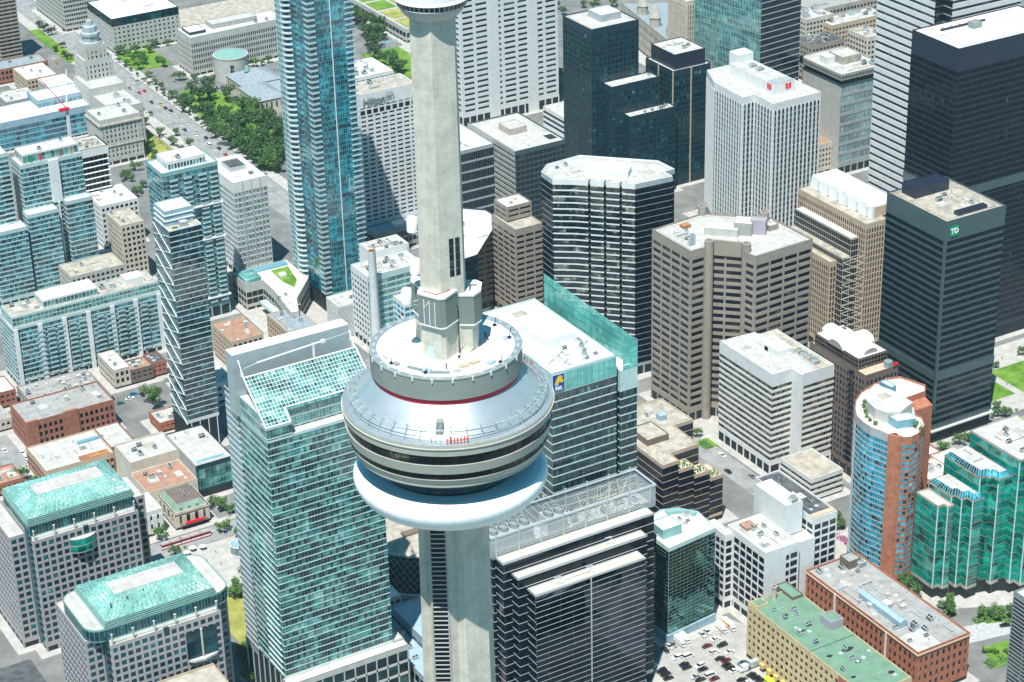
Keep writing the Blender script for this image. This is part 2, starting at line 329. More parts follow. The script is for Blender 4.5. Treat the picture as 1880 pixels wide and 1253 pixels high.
    if singles:
        singles.sort(key=lambda t: -t[0]); big = singles[:s['cap']]; rest = singles[s['cap']:]
        for _, c, zc, W, H, a, g in big:
            place('window', quad_mesh(W, H, g), root, (c.x, c.y, zc), a + rnd.uniform(-.006, .006), rx=rnd.uniform(-.006, .006))
        if rest:
            mb = MB()
            for _, c, zc, W, H, a, g in rest:
                u = Vector((math.cos(a), math.sin(a))) * (W / 2)
                mb.poly([(c.x - u.x, c.y - u.y, zc - H / 2), (c.x + u.x, c.y + u.y, zc - H / 2), (c.x + u.x, c.y + u.y, zc + H / 2), (c.x - u.x, c.y - u.y, zc + H / 2)])
            tag(mb.build('window', rest[0][6], root), kind='stuff')
def tower(name, label, cat, P, h, s, group=None, **kw):
    x = sum(p[0] for p in P) / len(P); y = sum(p[1] for p in P) / len(P)
    t = thing(name, label, cat, (round(x, 1), round(y, 1), 0), 0, group); mass(t, P, h, s, **kw); return t
def block(root, name, P, z0, z1, m='white', roof=None, lip=.5):
    """a roof-top room with a low lip round its roof"""
    P = ccw(P); mb = MB(); mb.prism(P, z0, z1, 0, notop=True, bottom=False); I = offset(P, -.3)
    for e in range(len(P)):
        f = (e + 1) % len(P); mb.poly([(*P[e], z1), (*P[f], z1), (*I[f], z1), (*I[e], z1)], 0); mb.poly([(*I[f], z1 - lip), (*I[e], z1 - lip), (*I[e], z1), (*I[f], z1)], 0)
    mb.poly([(*p, z1 - lip) for p in I], 1)
    return mb.build(name, [m, roof or 'whiteroof'], root)
def track(root, P, z, d=2.2, w=.22, m='dark'):
    P = ccw(P); A = offset(P, -d); B = offset(P, -d - w); mb = MB()
    for e in range(len(P)):
        f = (e + 1) % len(P); mb.poly([(*A[e], z), (*A[f], z), (*B[f], z), (*B[e], z)]); mb.poly([(*A[e], z - .1), (*A[f], z - .1), (*A[f], z), (*A[e], z)])
    mb.build('roof_track', m, root)
UNITS = {}
def unit_meshes():
    b = MB(); b.box(-1.5, -1, .25, 1.5, 1, 1.7, 0)
    for x in (-.75, .75):
        b.lathe([(.62, 1.7), (.62, 1.95), (.5, 1.95), (.5, 1.8), (0, 1.8)], 12, 1, x, 0)
    for i in range(5): b.box(-1.4, -1.03, .4 + i * .24, 1.4, -1.0, .52 + i * .24, 1)
    for x in (-1.3, 1.2): b.box(x, -.9, 0, x + .1, .9, .25, 1)
    UNITS['roof_unit'] = b.mesh('roof_unit', ['greymetal', 'dark'])
    b = MB(); b.box(-2, -2, 0, 2, 2, 2.6, 0); b.lathe([(1.7, 2.6), (1.6, 3.3), (1.35, 3.3), (1.35, 2.9), (0, 2.9)], 16, 1)
    for i in range(7): b.box(-1.9, -2.05, .25 + i * .32, 1.9, -2.0, .42 + i * .32, 1)
    UNITS['cooling_tower'] = b.mesh('cooling_tower', ['alu', 'louver'])
    b = MB(); b.tube((0, 0, 0), (0, 0, 1.5), .22, 0, 8); b.lathe([(.4, 1.5), (.35, 1.8), (0, 1.9)], 10, 0)
    UNITS['vent_pipe'] = b.mesh('vent_pipe', ['alu'])
    b = MB(); b.box(-.8, -.8, 0, .8, .8, .5, 0); b.box(-.55, -.55, .5, .55, .55, .58, 1)
    UNITS['skylight'] = b.mesh('skylight', ['white', 'greymetal'])
    b = MB(); b.box(-3.5, -.35, .35, 3.5, .35, 1.0, 0)
    for x in (-3, -1, 1, 3): b.box(x, -.3, 0, x + .1, .3, .35, 1)
    b.box(3.1, -.35, .35, 3.6, 1.6, 1.0, 0); UNITS['duct'] = b.mesh('duct', ['alu', 'dark'])
    b = MB(); b.box(-1.3, -1, 0, 1.3, 1, 2.3, 0); b.box(-.4, -1.04, 0, .4, -1.0, 2, 1); b.box(-1.4, -1.1, 2.3, 1.4, 1.1, 2.45, 0)
    UNITS['stair_hut'] = b.mesh('stair_hut', ['lightconc', 'louver'])
    b = MB(); b.tube((0, 0, 0), (0, 0, 5), .07, 0, 5); b.tube((-.6, 0, 4), (.6, 0, 4), .05, 0, 4); UNITS['antenna'] = b.mesh('antenna', ['alu'])
unit_meshes()
def clutter(root, x0, y0, x1, y1, z, n, seed=1, kinds='uuvvsdch', sc=1.0, patch=True):
    r = random.Random(seed)
    if patch and n >= 4 and x1 - x0 > 8 and y1 - y0 > 8:
        for _ in range(min(4, n // 3)):      # repaired felt patches and pipe runs
            a, c = r.uniform(x0, x1 - 5), r.uniform(y0, y1 - 5); b = MB(); zz = z + .02 + r.uniform(0, .03); w_, d_ = r.uniform(2.5, min(7, x1 - a)), r.uniform(2.5, min(7, y1 - c)); b.box(a, c, z, a + w_, c + d_, zz)
            b.build('roof_patch', r.choice(('paleroof', 'greyroof', 'gravel')), root)
            b = MB(); a, c = r.uniform(x0, x1), r.uniform(y0, y1); e = (r.uniform(x0, x1), c) if r.random() < .5 else (a, r.uniform(y0, y1)); b.tube((a, c, z + .3), (*e, z + .3), .14, 0, 5); b.tube((*e, z + .3), (*e, z - .1), .14, 0, 5); b.build('roof_pipe', r.choice(('alu', 'greymetal', 'rust')), root)
    K = {'u': 'roof_unit', 'c': 'cooling_tower', 'v': 'vent_pipe', 's': 'skylight', 'd': 'duct', 'h': 'stair_hut', 'a': 'antenna'}; put = []
    for _ in range(n * 8):
        if len(put) >= n: break
        k = r.choice(kinds); rad = {'u': 2, 'c': 3, 'v': .5, 's': 1.2, 'd': 4, 'h': 1.8, 'a': .4}[k] * sc
        if x1 - x0 < 2 * rad or y1 - y0 < 2 * rad: continue
        x = r.uniform(x0 + rad, x1 - rad); y = r.uniform(y0 + rad, y1 - rad)
        if any((x - a) ** 2 + (y - b) ** 2 < (rad + c) ** 2 for a, b, c in put): continue
        put.append((x, y, rad)); f = sc * r.uniform(.85, 1.2)
        place(K[k], UNITS[K[k]], root, (x, y, z), r.choice((0, PI / 2, PI, -PI / 2)), (f, f, f * r.uniform(.8, 1.15)))
def text(root, s, size, loc, facing='S', m='signwhite', ext=.12, name='lettering', align='CENTER', bold=.0, sx=1):
    c = bpy.data.curves.new(name, 'FONT'); c.body = s; c.size = size; c.extrude = ext; c.align_x = align; c.align_y = 'CENTER'; c.offset = bold
    c.materials.append(M[m]); tmp = bpy.data.objects.new('tmp', c); COL.objects.link(tmp); bpy.context.view_layer.update()
    me = bpy.data.meshes.new_from_object(tmp.evaluated_get(bpy.context.evaluated_depsgraph_get())); bpy.data.objects.remove(tmp)
    o = bpy.data.objects.new(name, me); COL.objects.link(o); o.parent = root
    o.location = Vector(loc) - WL[root]; o.rotation_euler = (PI / 2, 0, {'S': 0, 'W': -PI / 2}[facing]); o.scale = (sx, 1, 1)
    return o
# ------------------------------------------------------------------ the concrete observation tower
def rot(P, a): c, s = math.cos(a), math.sin(a); return [(x * c - y * s, x * s + y * c) for x, y in P]
def view(u, v):                       # u to the right as seen from the south-west, v towards that side
    r = (.867, -.499); d = (-.4695, -.883); return (u * r[0] + v * d[0], u * r[1] + v * d[1])
def observation_tower():
    t = thing('observation_tower', 'tall concrete observation tower with a round pod, white ring and red band', 'tower')
    # shaft below the pod: three-legged section, lift shafts in the recesses
    prof = [(-8.2, 0), (-8.1, 6.8), (-6.1, 5.9), (-5.7, 7.0), (-1.6, 7.2), (.25, 6.0), (2.1, 7.1), (7.3, 4.6), (8.4, .5), (6.3, -5.6), (1.5, -8.6), (-5.6, -6.2)]
    mb = MB(); zs = [0, 60, 130, 200, 270, 331]
    def ringat(z, P): k = 1 + (322 - z) * .0011; return [view(u * k, v * k) for u, v in P]
    prof = prof[::-1]
    for z0, z1 in zip(zs, zs[1:]):
        mb.prism(ringat(z0, prof), z0, z1, 0, notop=True, bottom=False, P2=ringat(z1, prof))
    mb.build('lower_shaft', 'concrete', t)
    g = MB(); f = MB()
    for i in range(int((331 - 180) / 1.25)):
        z = 180 + i * 1.25; k = 1 + (322 - z) * .0011
        a = view(-5.35 * k, 7.22 * k); b = view(-1.95 * k, 7.34 * k); 
        mid = view(-3.65 * k, 7.30 * k)
        for p, q in ((a, mid), (mid, b)):
            g.poly([(*p, z), (*q, z), (*q, z + 1.25), (*p, z + 1.25)])
        o = view(-.05, .16); f.prism([a, (a[0] + o[0], a[1] + o[1]), (b[0] + o[0], b[1] + o[1]), b][::-1], z, z + .22)
    g.build('lift_window', 'g_black', t); f.build('lift_frame', 'lightconc', t)
    mb = MB()
    for u in (-5.5, -1.8):
        for z0, z1 in ((180, 331),):
            k0 = 1 + (322 - z0) * .0011; k1 = 1 + (322 - z1) * .0011
            mb.prism([view((u + a) * k0, (7.05 + b) * k0) for a, b in ((-.18, 0), (.18, 0), (.18, .42), (-.18, .42))], z0, z1, P2=[view((u + a) * k1, (7.05 + b) * k1) for a, b in ((-.18, 0), (.18, 0), (.18, .42), (-.18, .42))])
    mb.build('lift_rail', 'greyconc', t)
    # white ring under the pod
    mb = MB(); mb.lathe([(8, 329.4), (13, 329.9), (17.5, 331.0), (20.3, 332.6), (21.9, 334.5), (22.55, 336.3), (22.5, 337.5), (22.0, 338.4), (21.0, 338.85), (19, 339.0), (16, 339.1)], 160)
    mb.build('radome_ring', 'radome', t, True)
    # pod storeys
    mb = MB(); mb.lathe([(15.6, 339.0), (15.9, 339.4), (21.5, 344.75)], 96); mb.build('lower_glazing', 'dark', t)
    def panes(name, r0, z0, r1, z1, n, gm):
        b = MB()
        for k in range(n):
            a0 = 2 * PI * (k + .03) / n; a1 = 2 * PI * (k + .97) / n; j = rnd.uniform(-.03, .03)
            b.poly([((r0 + j) * math.cos(a0), (r0 + j) * math.sin(a0), z0), (r0 * math.cos(a1), r0 * math.sin(a1), z0), (r1 * math.cos(a1), r1 * math.sin(a1), z1), ((r1 - j) * math.cos(a0), (r1 - j) * math.sin(a0), z1)])
        b.build(name, gm, t)
        c = MB(); c.lathe([(r0 - .12, z0), (r1 - .12, z1)], n); c.build('mullion_ring', 'blacksteel', t)
    M['g_pod'] = glass('g_pod', [(0, (.006, .008, .014)), (.5, (.012, .014, .02)), (.7, (.03, .027, .023)), (.88, (.10, .11, .095))], rough=.03, ior=1.3, cluster=.6)
    panes('window_band', 16.3, 339.6, 21.3, 344.5, 72, 'g_pod')
    mb = MB(); mb.lathe([(21.4, 344.65), (22.05, 344.7), (22.2, 345.0), (22.15, 345.3), (22.9, 347.1), (22.6, 347.15)], 128); mb.build('pod_band', 'bandgrey', t, False)
    panes('window_band', 22.7, 347.15, 23.0, 348.85, 72, 'g_pod')
    mb = MB(); mb.lathe([(22.8, 348.85), (23.35, 348.9), (23.75, 351.3), (23.4, 351.35)], 128); mb.build('pod_band', 'bandgrey', t)
    panes('window_band', 23.5, 351.35, 23.8, 353.8, 72, 'g_pod')
    mb = MB(); mb.lathe([(23.5, 353.8), (24.0, 353.8), (24.1, 355.9), (24.1, 356.3), (23.9, 356.3)], 128); mb.build('pod_band', 'bandgrey', t)
    mb = MB(); mb.lathe([(24.12, 355.5), (24.3, 355.5), (24.3, 355.75), (24.12, 355.75)], 128)
    mb.build('gutter', 'cream', t)
    mb = MB(); mb.lathe([(24.05, 356.3), (22.2, 356.5), (22.2, 356.85)], 128); mb.build('edge_walkway', 'podroof', t)
    # sloping metal roof with standing seams
    mb = MB(); n = 240; a, b = (22.25, 356.9), (16.55, 362.75)
    for k in range(n):
        t0 = 2 * PI * k / n; t1 = 2 * PI * (k + 1) / n
        mb.poly([(a[0] * math.cos(t0), a[0] * math.sin(t0), a[1]), (a[0] * math.cos(t1), a[0] * math.sin(t1), a[1]), (b[0] * math.cos(t1), b[0] * math.sin(t1), b[1]), (b[0] * math.cos(t0), b[0] * math.sin(t0), b[1])])
        p = (a[0] * math.cos(t0), a[0] * math.sin(t0), a[1] + .02); q = (b[0] * math.cos(t0), b[0] * math.sin(t0), b[1] + .02)
        mb.tube(p, q, .035, 0, 3)
    mb.build('cone_roof', 'podroof', t)
    mb = MB(); mb.lathe([(16.5, 362.7), (16.75, 362.75), (16.75, 363.95), (16.4, 364.1)], 96); mb.build('red_band', 'red', t)
    # upper drum
    mb = MB(); mb.lathe([(16.4, 364.05), (17.2, 364.05), (17.2, 368.95), (17.3, 369.0), (17.3, 369.25), (16.9, 369.25)], 144); mb.build('drum', 'podgrey', t)
    mb = MB(); mb.lathe([(16.9, 369.25), (15.6, 369.15), (15.6, 369.0)], 144); mb.build('roof_gutter', 'podroof', t)
    mb = MB(); mb.lathe([(15.6, 369.02), (0, 369.06)], 96); mb.build('drum_roof', 'whiteroof', t)
    for k in range(24):
        a_ = 2 * PI * (k + .4) / 24; b = MB(); x, y = 17.35 * math.cos(a_), 17.35 * math.sin(a_)
        b.box(x - .16, y - .16, 368.4, x + .16, y + .16, 369.4); b.build('lamp', 'white', t)
    for k in range(96):
        if k % 3 == 0:
            a_ = 2 * PI * k / 96; b = MB(); c, s_ = math.cos(a_), math.sin(a_)
            b.prism(rot([(15.9, -.5), (16.7, -.5), (16.7, .5), (15.9, .5)], a_), 369.2, 369.34); b.build('gutter_grate', 'greymetal', t)
    # things on the drum roof
    r = random.Random(5)
    for (rr, deg, l, w, mm) in ((11.5, -98, 2.2, 1.3, 'tan'), (11.2, -84, 2.2, 1.3, 'tan'), (13.6, -124, 4.2, .8, 'louver'), (13.2, -150, 3.6, .7, 'louver'), (13.4, -108, 1.6, .9, 'greymetal'), (13.9, -72, 2, 1.2, 'bluelow'), (13.5, -137, 2.2, 1.3, 'bluelow'), (14, -170, 1.5, 1.1, 'louver'), (13.6, -20, 1.8, 1.0, 'greymetal'), (14, 172, 2.2, 1.4, 'greymetal')):
        a_ = math.radians(deg); b = MB(); b.prism([(p[0] + rr * math.cos(a_), p[1] + rr * math.sin(a_)) for p in rot([(-w / 2, -l / 2), (w / 2, -l / 2), (w / 2, l / 2), (-w / 2, l / 2)], a_)], 369.0, 369.5); b.build('roof_hatch', mm, t)
    b = MB(); b.lathe([(1.7, 369.0), (1.5, 370.0), (.9, 370.8), (0, 371.0)], 14, 0, 12.9 * math.cos(math.radians(172)), 12.9 * math.sin(math.radians(172))); b.build('radome_dome', 'radome', t, True)
    b = MB(); b.lathe([(2.1, 369.0), (1.7, 369.6), (.8, 370.0), (0, 370.1)], 10, 0, 1.2, -8.2); b.build('tarpaulin', 'white', t, True)
    for (x, y, h) in ((-.4, -7.2, 2.4), (2.2, -7.6, 1.5), (13.8, -4.8, 2.6), (-14.6, -1.5, 3.2), (6, -14.2, 1.8), (14.2, 2.5, 2.2), (-10.4, -9.6, 1.6)):
        b = MB(); b.tube((x, y, 369), (x + .3, y - .2, 369 + h), .09); b.tube((x + .3, y - .2, 369 + h), (x + 1.6, y + .9, 369 + h * .75), .06); b.box(x - .35, y - .35, 369, x + .35, y + .35, 369.5); b.build('davit', 'dark', t)
    # upper shaft, six-sided
    hexa = [math.radians(237 - 60 * k) for k in range(6)]
    mb = MB(); hx = lambda rr: [(rr * math.cos(a), rr * math.sin(a)) for a in hexa][::-1]
    pz = [(369, 5.62), (400, 5.52), (430, 5.42), (446, 5.36), (449, 5.36)]
    for (z0, r0), (z1, r1) in zip(pz, pz[1:]): mb.prism(hx(r0), z0, z1, notop=True, bottom=False, P2=hx(r1))
    mb.build('upper_shaft', 'concrete', t)
    mb = MB()
    # tall window slot on the right-hand face
    n_ = math.radians(267); nx, ny = math.cos(n_), math.sin(n_); ux, uy = -ny, nx
    for off_ in (-.75, .75):
        for k in range(5):
            z0 = 388 + k * 1.85; d = 4.86
            mb.poly([(nx * d + ux * (off_ + .8 + s * .55), ny * d + uy * (off_ + .8 + s * .55), z) for s, z in ((-1, z0), (1, z0), (1, z0 + 1.7), (-1, z0 + 1.7))])
    mb.build('window', 'g_navy', t)
    # equipment rooms on three legs
    for k, dirdeg in enumerate((207, 327, 87)):
        d = math.radians(dirdeg)
        foot = rot([(2, -4.1), (6.9, -4.1), (8.3, -2.9), (8.3, 2.9), (6.9, 4.1), (2, 4.1)], d)
        room = rot([(2, -4.5), (7.4, -4.5), (9.2, -3.3), (9.2, 3.3), (7.4, 4.5), (2, 4.5)], d)
        if k == 0: foot = rot([(2, -2.0), (5.6, -2.0), (7.0, -1.4 + -.0), (7.0, 3.6), (6.0, 4.4), (2, 4.4)][::1], d); room = rot([(2, -2.4), (6.2, -2.4), (7.6, -1.6), (7.6, 4.2), (6.6, 5), (2, 5)], d)
        if k == 1: foot = rot([(2, -3.2), (6.4, -3.2), (7.4, -1.2), (7.4, 2.4), (6.4, 3.6), (2, 3.6)], d); room = rot([(2, -3.6), (7.0, -3.6), (8.3, -1.4), (8.3, 2.8), (7.0, 4), (2, 4)], d)
        b = MB(); b.prism(foot, 369.02, 377.6); b.build('leg_base', 'concrete', t)
        zr = 377.5 if k == 0 else 376.0; b = MB(); b.prism(room, zr, zr + 7); b.build('equipment_room', 'boxgrey', t)
        b = MB(); b.prism(offset(ccw(room), .12), zr + 6.9, zr + 7.35, 0); b.build('room_trim', 'whiteroof', t); b = MB(); b.prism(offset(ccw(room), .1), zr - .3, zr + .02); b.build('room_trim', 'white', t)
        if k == 0:
            b = MB()
            for s0, s1 in ((.1, 1.25), (1.55, 2.7)):
                for i in range(8):
                    p0 = rot([(7.63, s0), (7.63, s1), (7.7, s1), (7.7, s0)], d); b.prism(p0, zr + .4 + i * .68, zr + .9 + i * .68)
            b.build('louver', 'louver', t)
            b = MB(); p = rot([(7.68, -.05), (7.68, 1.4), (7.68, 2.85)], d)
            for q in p: b.tube((*q, zr + .2), (*q, zr + 6), .09)
            b.tube((*p[0], zr + 4.2), (*p[1], zr + 5.8), .09); b.build('louver_frame', 'signwhite', t)
            b = MB(); q = rot([(3, 2.5), (3.2, 4), (6.6, 2.6), (6.4, -1.2)], d)
            for a_, c_ in ((0, 1), (1, 2), (2, 3)): b.tube((*q[a_], zr + 7.5), (*q[c_], zr + 7.5), .14)
            b.build('pipe', 'rust', t)
            b = MB(); p0 = rot([(7.02, .2), (7.02, 1.9), (7.1, 1.9), (7.1, .2)], d); b.prism(p0, 369.1, 372); b.build('door', 'paleteal', t)
        else:
            b = MB(); q = rot([(6, -2), (6, 1), (7.4, 1)], d)
            for a_, c_ in ((0, 1), (1, 2)): b.tube((*q[a_], zr + 7.6), (*q[c_], zr + 7.6), .12)
            b.tube((*q[0], zr + 7.3), (*q[0], zr + 9), .08); b.build('pipe', 'dark', t)
    for (x, y, z) in ((-8.4, 1.7, 381.2), (-5.1, 3.3, 387), (-4.8, 4.45, 396.6)):
        b = MB(); b.lathe([(0, z + 3.6), (.9, z + 3.45), (1.2, z + 3.0), (1.2, z)], 20, 0, x, y); b.lathe([(1.2, z), (0, z)], 20, 0, x, y); b.build('antenna_radome', 'radome', t, True)
        b = MB()
        for a_ in (-.9, .9): b.tube((x + a_, y, z), (x * .45, y * .45 + a_ * .4, z - 1.6), .09); b.tube((x + a_, y - .9, z), (x + a_, y + .9, z), .07); b.tube((x + a_, y, z), (x * .45, y * .45, z + .2), .07)
        b.build('bracket', 'greymetal', t)
    b = MB(); d = math.radians(267)
    p = [(5.2 * math.cos(d) + .9 * -math.sin(d), 5.2 * math.sin(d) + .9 * math.cos(d))]
    b.tube((*p[0], 369), (*p[0], 380.5), .1); b.tube((*p[0], 380.5), (p[0][0] - .6, p[0][1] - .3, 381), .1); b.build('cable_mast', 'dark', t)
    # sky pod at the top
    mb = MB(); mb.lathe([(5.2, 446.6), (5.9, 447.2), (6.6, 448.0), (7.15, 449.1), (7.25, 449.3)], 64); mb.build('sky_pod_soffit', 'lightconc', t)
    n = 44; g = MB()
    for k in range(n):
        a0 = 2 * PI * (k + .08) / n; a1 = 2 * PI * (k + .92) / n
        g.poly([(7.35 * math.cos(a0), 7.35 * math.sin(a0), 449.35), (7.35 * math.cos(a1), 7.35 * math.sin(a1), 449.35), (7.75 * math.cos(a1), 7.75 * math.sin(a1), 450.5), (7.75 * math.cos(a0), 7.75 * math.sin(a0), 450.5)])
    g.build('window_band', 'g_darkteal', t)
    mb = MB(); mb.lathe([(7.3, 449.25), (7.42, 449.3), (7.33, 449.4), (7.7, 450.5), (7.9, 450.55), (7.95, 450.7), (7.6, 451.2), (7.4, 453.6), (6.5, 455.5), (4.2, 456), (4, 470), (0, 480)], 64); mb.build('sky_pod', 'white', t)
    # rail for the roof-edge walkers
    n = 40
    for k in range(n):
        a_ = 2 * PI * k / n; c, s_ = math.cos(a_), math.sin(a_); b = MB(); P = lambda r_, z, da=0: (r_ * math.cos(a_ + da), r_ * math.sin(a_ + da), z)
        b.tube(P(21.4, 357.6), P(21.0, 359.6), .08, 0, 5); b.tube(P(21.0, 359.6), P(22.6, 359.3), .08, 0, 5); b.tube(P(20.4, 358.7, .02), P(21.0, 359.6), .06, 0, 5); b.tube(P(22.7, 356.5), P(22.3, 358.2), .07, 0, 5); b.tube(P(22.3, 358.2), P(21.3, 358.4), .05, 0, 5)
        b.build('rail_support', 'greymetal', t)
    for (rr, z, w) in ((22.6, 359.3, .09), (21.1, 358.4, .07), (22.35, 357.3, .05), (23.95, 356.55, .05)):
        mb = MB()
        for k in range(120):
            t0 = 2 * PI * k / 120; t1 = 2 * PI * (k + 1) / 120; mb.tube((rr * math.cos(t0), rr * math.sin(t0), z), (rr * math.cos(t1), rr * math.sin(t1), z), w, 0, 4)
        mb.build('guard_rail', 'alu', t)
    a_ = math.radians(237); b = MB(); P = lambda r_, z, da: (r_ * math.cos(a_ + da), r_ * math.sin(a_ + da), z)
    for da in (-.09, 0, .09):
        b.tube(P(22.6, 356.5, da), P(22.6, 359.6, da), .09); b.tube(P(20.6, 358.6, da), P(20.6, 361.2, da), .09); b.tube(P(22.6, 359.6, da), P(20.6, 361.2, da), .08)
    b.tube(P(22.6, 358.4, -.09), P(22.6, 358.4, .09), .07); b.tube(P(22.6, 359.6, -.09), P(22.6, 359.6, .09), .07); b.build('gantry', 'greymetal', t)
    b = MB(); b.prism(rot([(19.5, -.8), (21.6, -.8), (21.6, .8), (19.5, .8)], a_ - .01), 358, 361.0, 0); b.build('access_hatch', 'louver', t)
    return t
observation_tower()

# ------------------------------------------------------------------ people
def person_meshes():
    """one continuous skinned body, standing with bent arms; only the colour groups differ"""
    J = {'pelvis': (0, 0, .95), 'waist': (0, -.01, 1.1), 'chest': (0, -.02, 1.34), 'neck': (0, -.01, 1.52), 'head': (0, .02, 1.64), 'top': (0, .01, 1.75)}
    for s, k in ((-1, 'l'), (1, 'r')):
        J.update({k + 'hip': (.1 * s, 0, .9), k + 'knee': (.12 * s, .03, .5), k + 'ank': (.13 * s, -.02, .09), k + 'toe': (.14 * s, .17, .04),
                  k + 'sho': (.19 * s, -.02, 1.42), k + 'elb': (.27 * s, .02, 1.14), k + 'wri': (.22 * s, .22, 1.02), k + 'han': (.19 * s, .31, 1.02)})
    E_ = [('pelvis', 'waist'), ('waist', 'chest'), ('chest', 'neck'), ('neck', 'head'), ('head', 'top')]
    for k in 'lr': E_ += [('pelvis', k + 'hip'), (k + 'hip', k + 'knee'), (k + 'knee', k + 'ank'), (k + 'ank', k + 'toe'), ('chest', k + 'sho'), (k + 'sho', k + 'elb'), (k + 'elb', k + 'wri'), (k + 'wri', k + 'han')]
    Rr = {'pelvis': .15, 'waist': .13, 'chest': .17, 'neck': .06, 'head': .105, 'top': .07, 'hip': .1, 'knee': .068, 'ank': .045, 'toe': .04, 'sho': .075, 'elb': .05, 'wri': .036, 'han': .04}
    names = list(J); me = bpy.data.meshes.new('person'); me.from_pydata([J[n] for n in names], [(names.index(a), names.index(b)) for a, b in E_], [])
    o = bpy.data.objects.new('person', me); COL.objects.link(o); o.modifiers.new('s', 'SKIN'); ss = o.modifiers.new('d', 'SUBSURF'); ss.levels = 1; ss.render_levels = 1
    sv = me.skin_vertices[0].data
    for i, n in enumerate(names):
        r_ = Rr.get(n, Rr.get(n[1:], .08)); sv[i].radius = (r_, r_ * (.75 if n in ('chest', 'waist', 'pelvis') else 1)); sv[i].use_root = n == 'pelvis'
    bpy.context.view_layer.update(); dg = bpy.context.evaluated_depsgraph_get()
    out = []
    for c in ('jumpsuit', 'darkcloth'):
        m2 = bpy.data.meshes.new_from_object(o.evaluated_get(dg)); m2.materials.clear()
        for k in (c, 'skin', 'hair', 'rubber'): m2.materials.append(M[k])
        for p in m2.polygons:
            x, y, z = p.center
            p.material_index = 2 if z > 1.70 or (z > 1.6 and y < -.02) else 1 if z > 1.53 or (y > .26 and .9 < z < 1.15) else 3 if z < .1 else 0
            p.use_smooth = True
        out.append(m2)
    bpy.data.objects.remove(o); return out
PM = person_meshes()
def person(me, x, y, z, rz, label, group=None):
    o = bpy.data.objects.new('person', me); COL.objects.link(o); o.location = (x, y, z); o.rotation_euler = (0, 0, rz); WL[o] = Vector((x, y, z)); return tag(o, label, 'person', group)
for i, (x, y) in enumerate([(-11.4, -20.3), (-10.7, -20.6), (-10.0, -21.0), (-9.4, -21.4), (-8.7, -21.7), (-8.0, -22.0), (-7.3, -22.2)]):
    a = math.atan2(y, x); person(PM[0], x, y, 356.5, a - PI / 2 + rnd.uniform(-.5, .5), 'person in red overalls standing in the row at the front rim of the pod roof', 'walkers in red on the front rim')
for i, (x, y) in enumerate([(22.6, 5.3), (22.8, 4.0), (22.9, 3.0), (23.0, 1.6), (23.0, .6)]):
    a = math.atan2(y, x); person(PM[0], x, y, 356.5, a - PI / 2 + rnd.uniform(-.6, .6), 'person in red overalls among the walkers at the right rim of the round pod roof', 'walkers in red on the right rim')
person(PM[1], 9.2, -1.9, 369.05, 2.0, 'person in dark clothes in the blue shade right of the shaft, the farther of two', None)
person(PM[1], 9.1, -3.2, 369.05, -1.0, 'person in dark clothes in the blue shade right of the shaft, the nearer of two', None)
person(PM[1], -5.7, -10.6, 369.05, .4, 'person in dark clothes alone on the white drum roof before the shaft', None)
# ------------------------------------------------------------------ towers of the financial district (right half)
t = tower('black_tower', 'black steel tower with teal floor lines and a green square sign at its top corner', 'office tower', R(507.7, 401.6, 547.6, 449.3), 129.5,
          S(fh=4.05, bw=1.5, sp=1.55, sd=.14, pw=.14, pd=.2, wall='tealsteel', pier='blacksteel', glass='g_black', z0=10, top=10.5, par=.8, roof='gravel', base='none'))
P = R(507.7, 401.6, 547.6, 449.3); track(t, P, 129.56, 1.6, .25); track(t, P, 129.58, 3.4, .18)
block(t, 'penthouse', R(514.8, 435.4, 538, 446.2), 129.5, 135.5, 'navysteel', 'navysteel')
b = MB(); b.box(519, 405.6, 129.5, 538.5, 409.2, 131.4); b.build('equipment_screen', 'navysteel', t)
clutter(t, 516, 411, 540, 433, 129.5, 9, 3, 'uudsvv')
b = MB(); b.prism(offset(P, 1.9), 7.6, 8.3); b.build('canopy', 'lightconc', t)
for i in range(7):
    b = MB(); x = 508.6 + i * 6.3; b.box(x, 401.7, 0, x + .9, 402.6, 8); b.build('column', 'blacksteel', t)
b = MB(); b.box(507.3, 401.2, 38, 548, 401.55, 42.5); b.box(507.2, 401.4, 38, 507.55, 449.5, 42.5); b.build('louver_band', 'tealsteel', t)
b = MB(); b.box(507.35, 401.25, 20, 508.6, 401.5, 119); b.box(507.3, 401.3, 20, 507.6, 402.6, 119); b.build('corner_trim', 'tealsteel', t)
b = MB(); b.box(510.3, 401.0, 121.5, 515.6, 401.3, 127); sg = b.build('sign', 'signgreen', t); text(sg, 'TD', 3.9, (513, 400.95, 124.2), m='signwhite', bold=.12)

t = tower('black_skyscraper', 'huge black skyscraper with a flat white roof behind the black tower with the green sign', 'office tower', R(577.8, 479.4, 655, 518.2), 187,
          S(fh=3.75, bw=1.55, sp=1.1, sd=.1, pw=.16, pd=.24, wall='navysteel', pier='blacksteel', glass='g_black', z0=9, top=13, par=.7, roof='whiteroof', base='none'))
P = R(577.8, 479.4, 655, 518.2); track(t, P, 187.05, 2.4, .2); track(t, R(585, 483, 652, 504), 187.06, 0.1, .5, 'dark')
block(t, 'penthouse', R(607, 501, 613, 506), 187, 190.5, 'louver', 'louver')
b = MB(); b.box(590, 508.2, 187, 622, 509.4, 188.2); b.build('equipment_screen', 'navysteel', t)
for i in range(6):
    b = MB(); b.lathe([(1.2, 187), (1.2, 187.5), (0, 187.6)], 16, 0, 588 + i * 6.2, 513); b.build('roof_vent', 'tan', t)
b = MB(); b.box(577.3, 479.0, 98, 655.2, 479.35, 103); b.box(577.2, 479.2, 98, 577.55, 518.4, 103); b.build('louver_band', 'tealsteel', t)

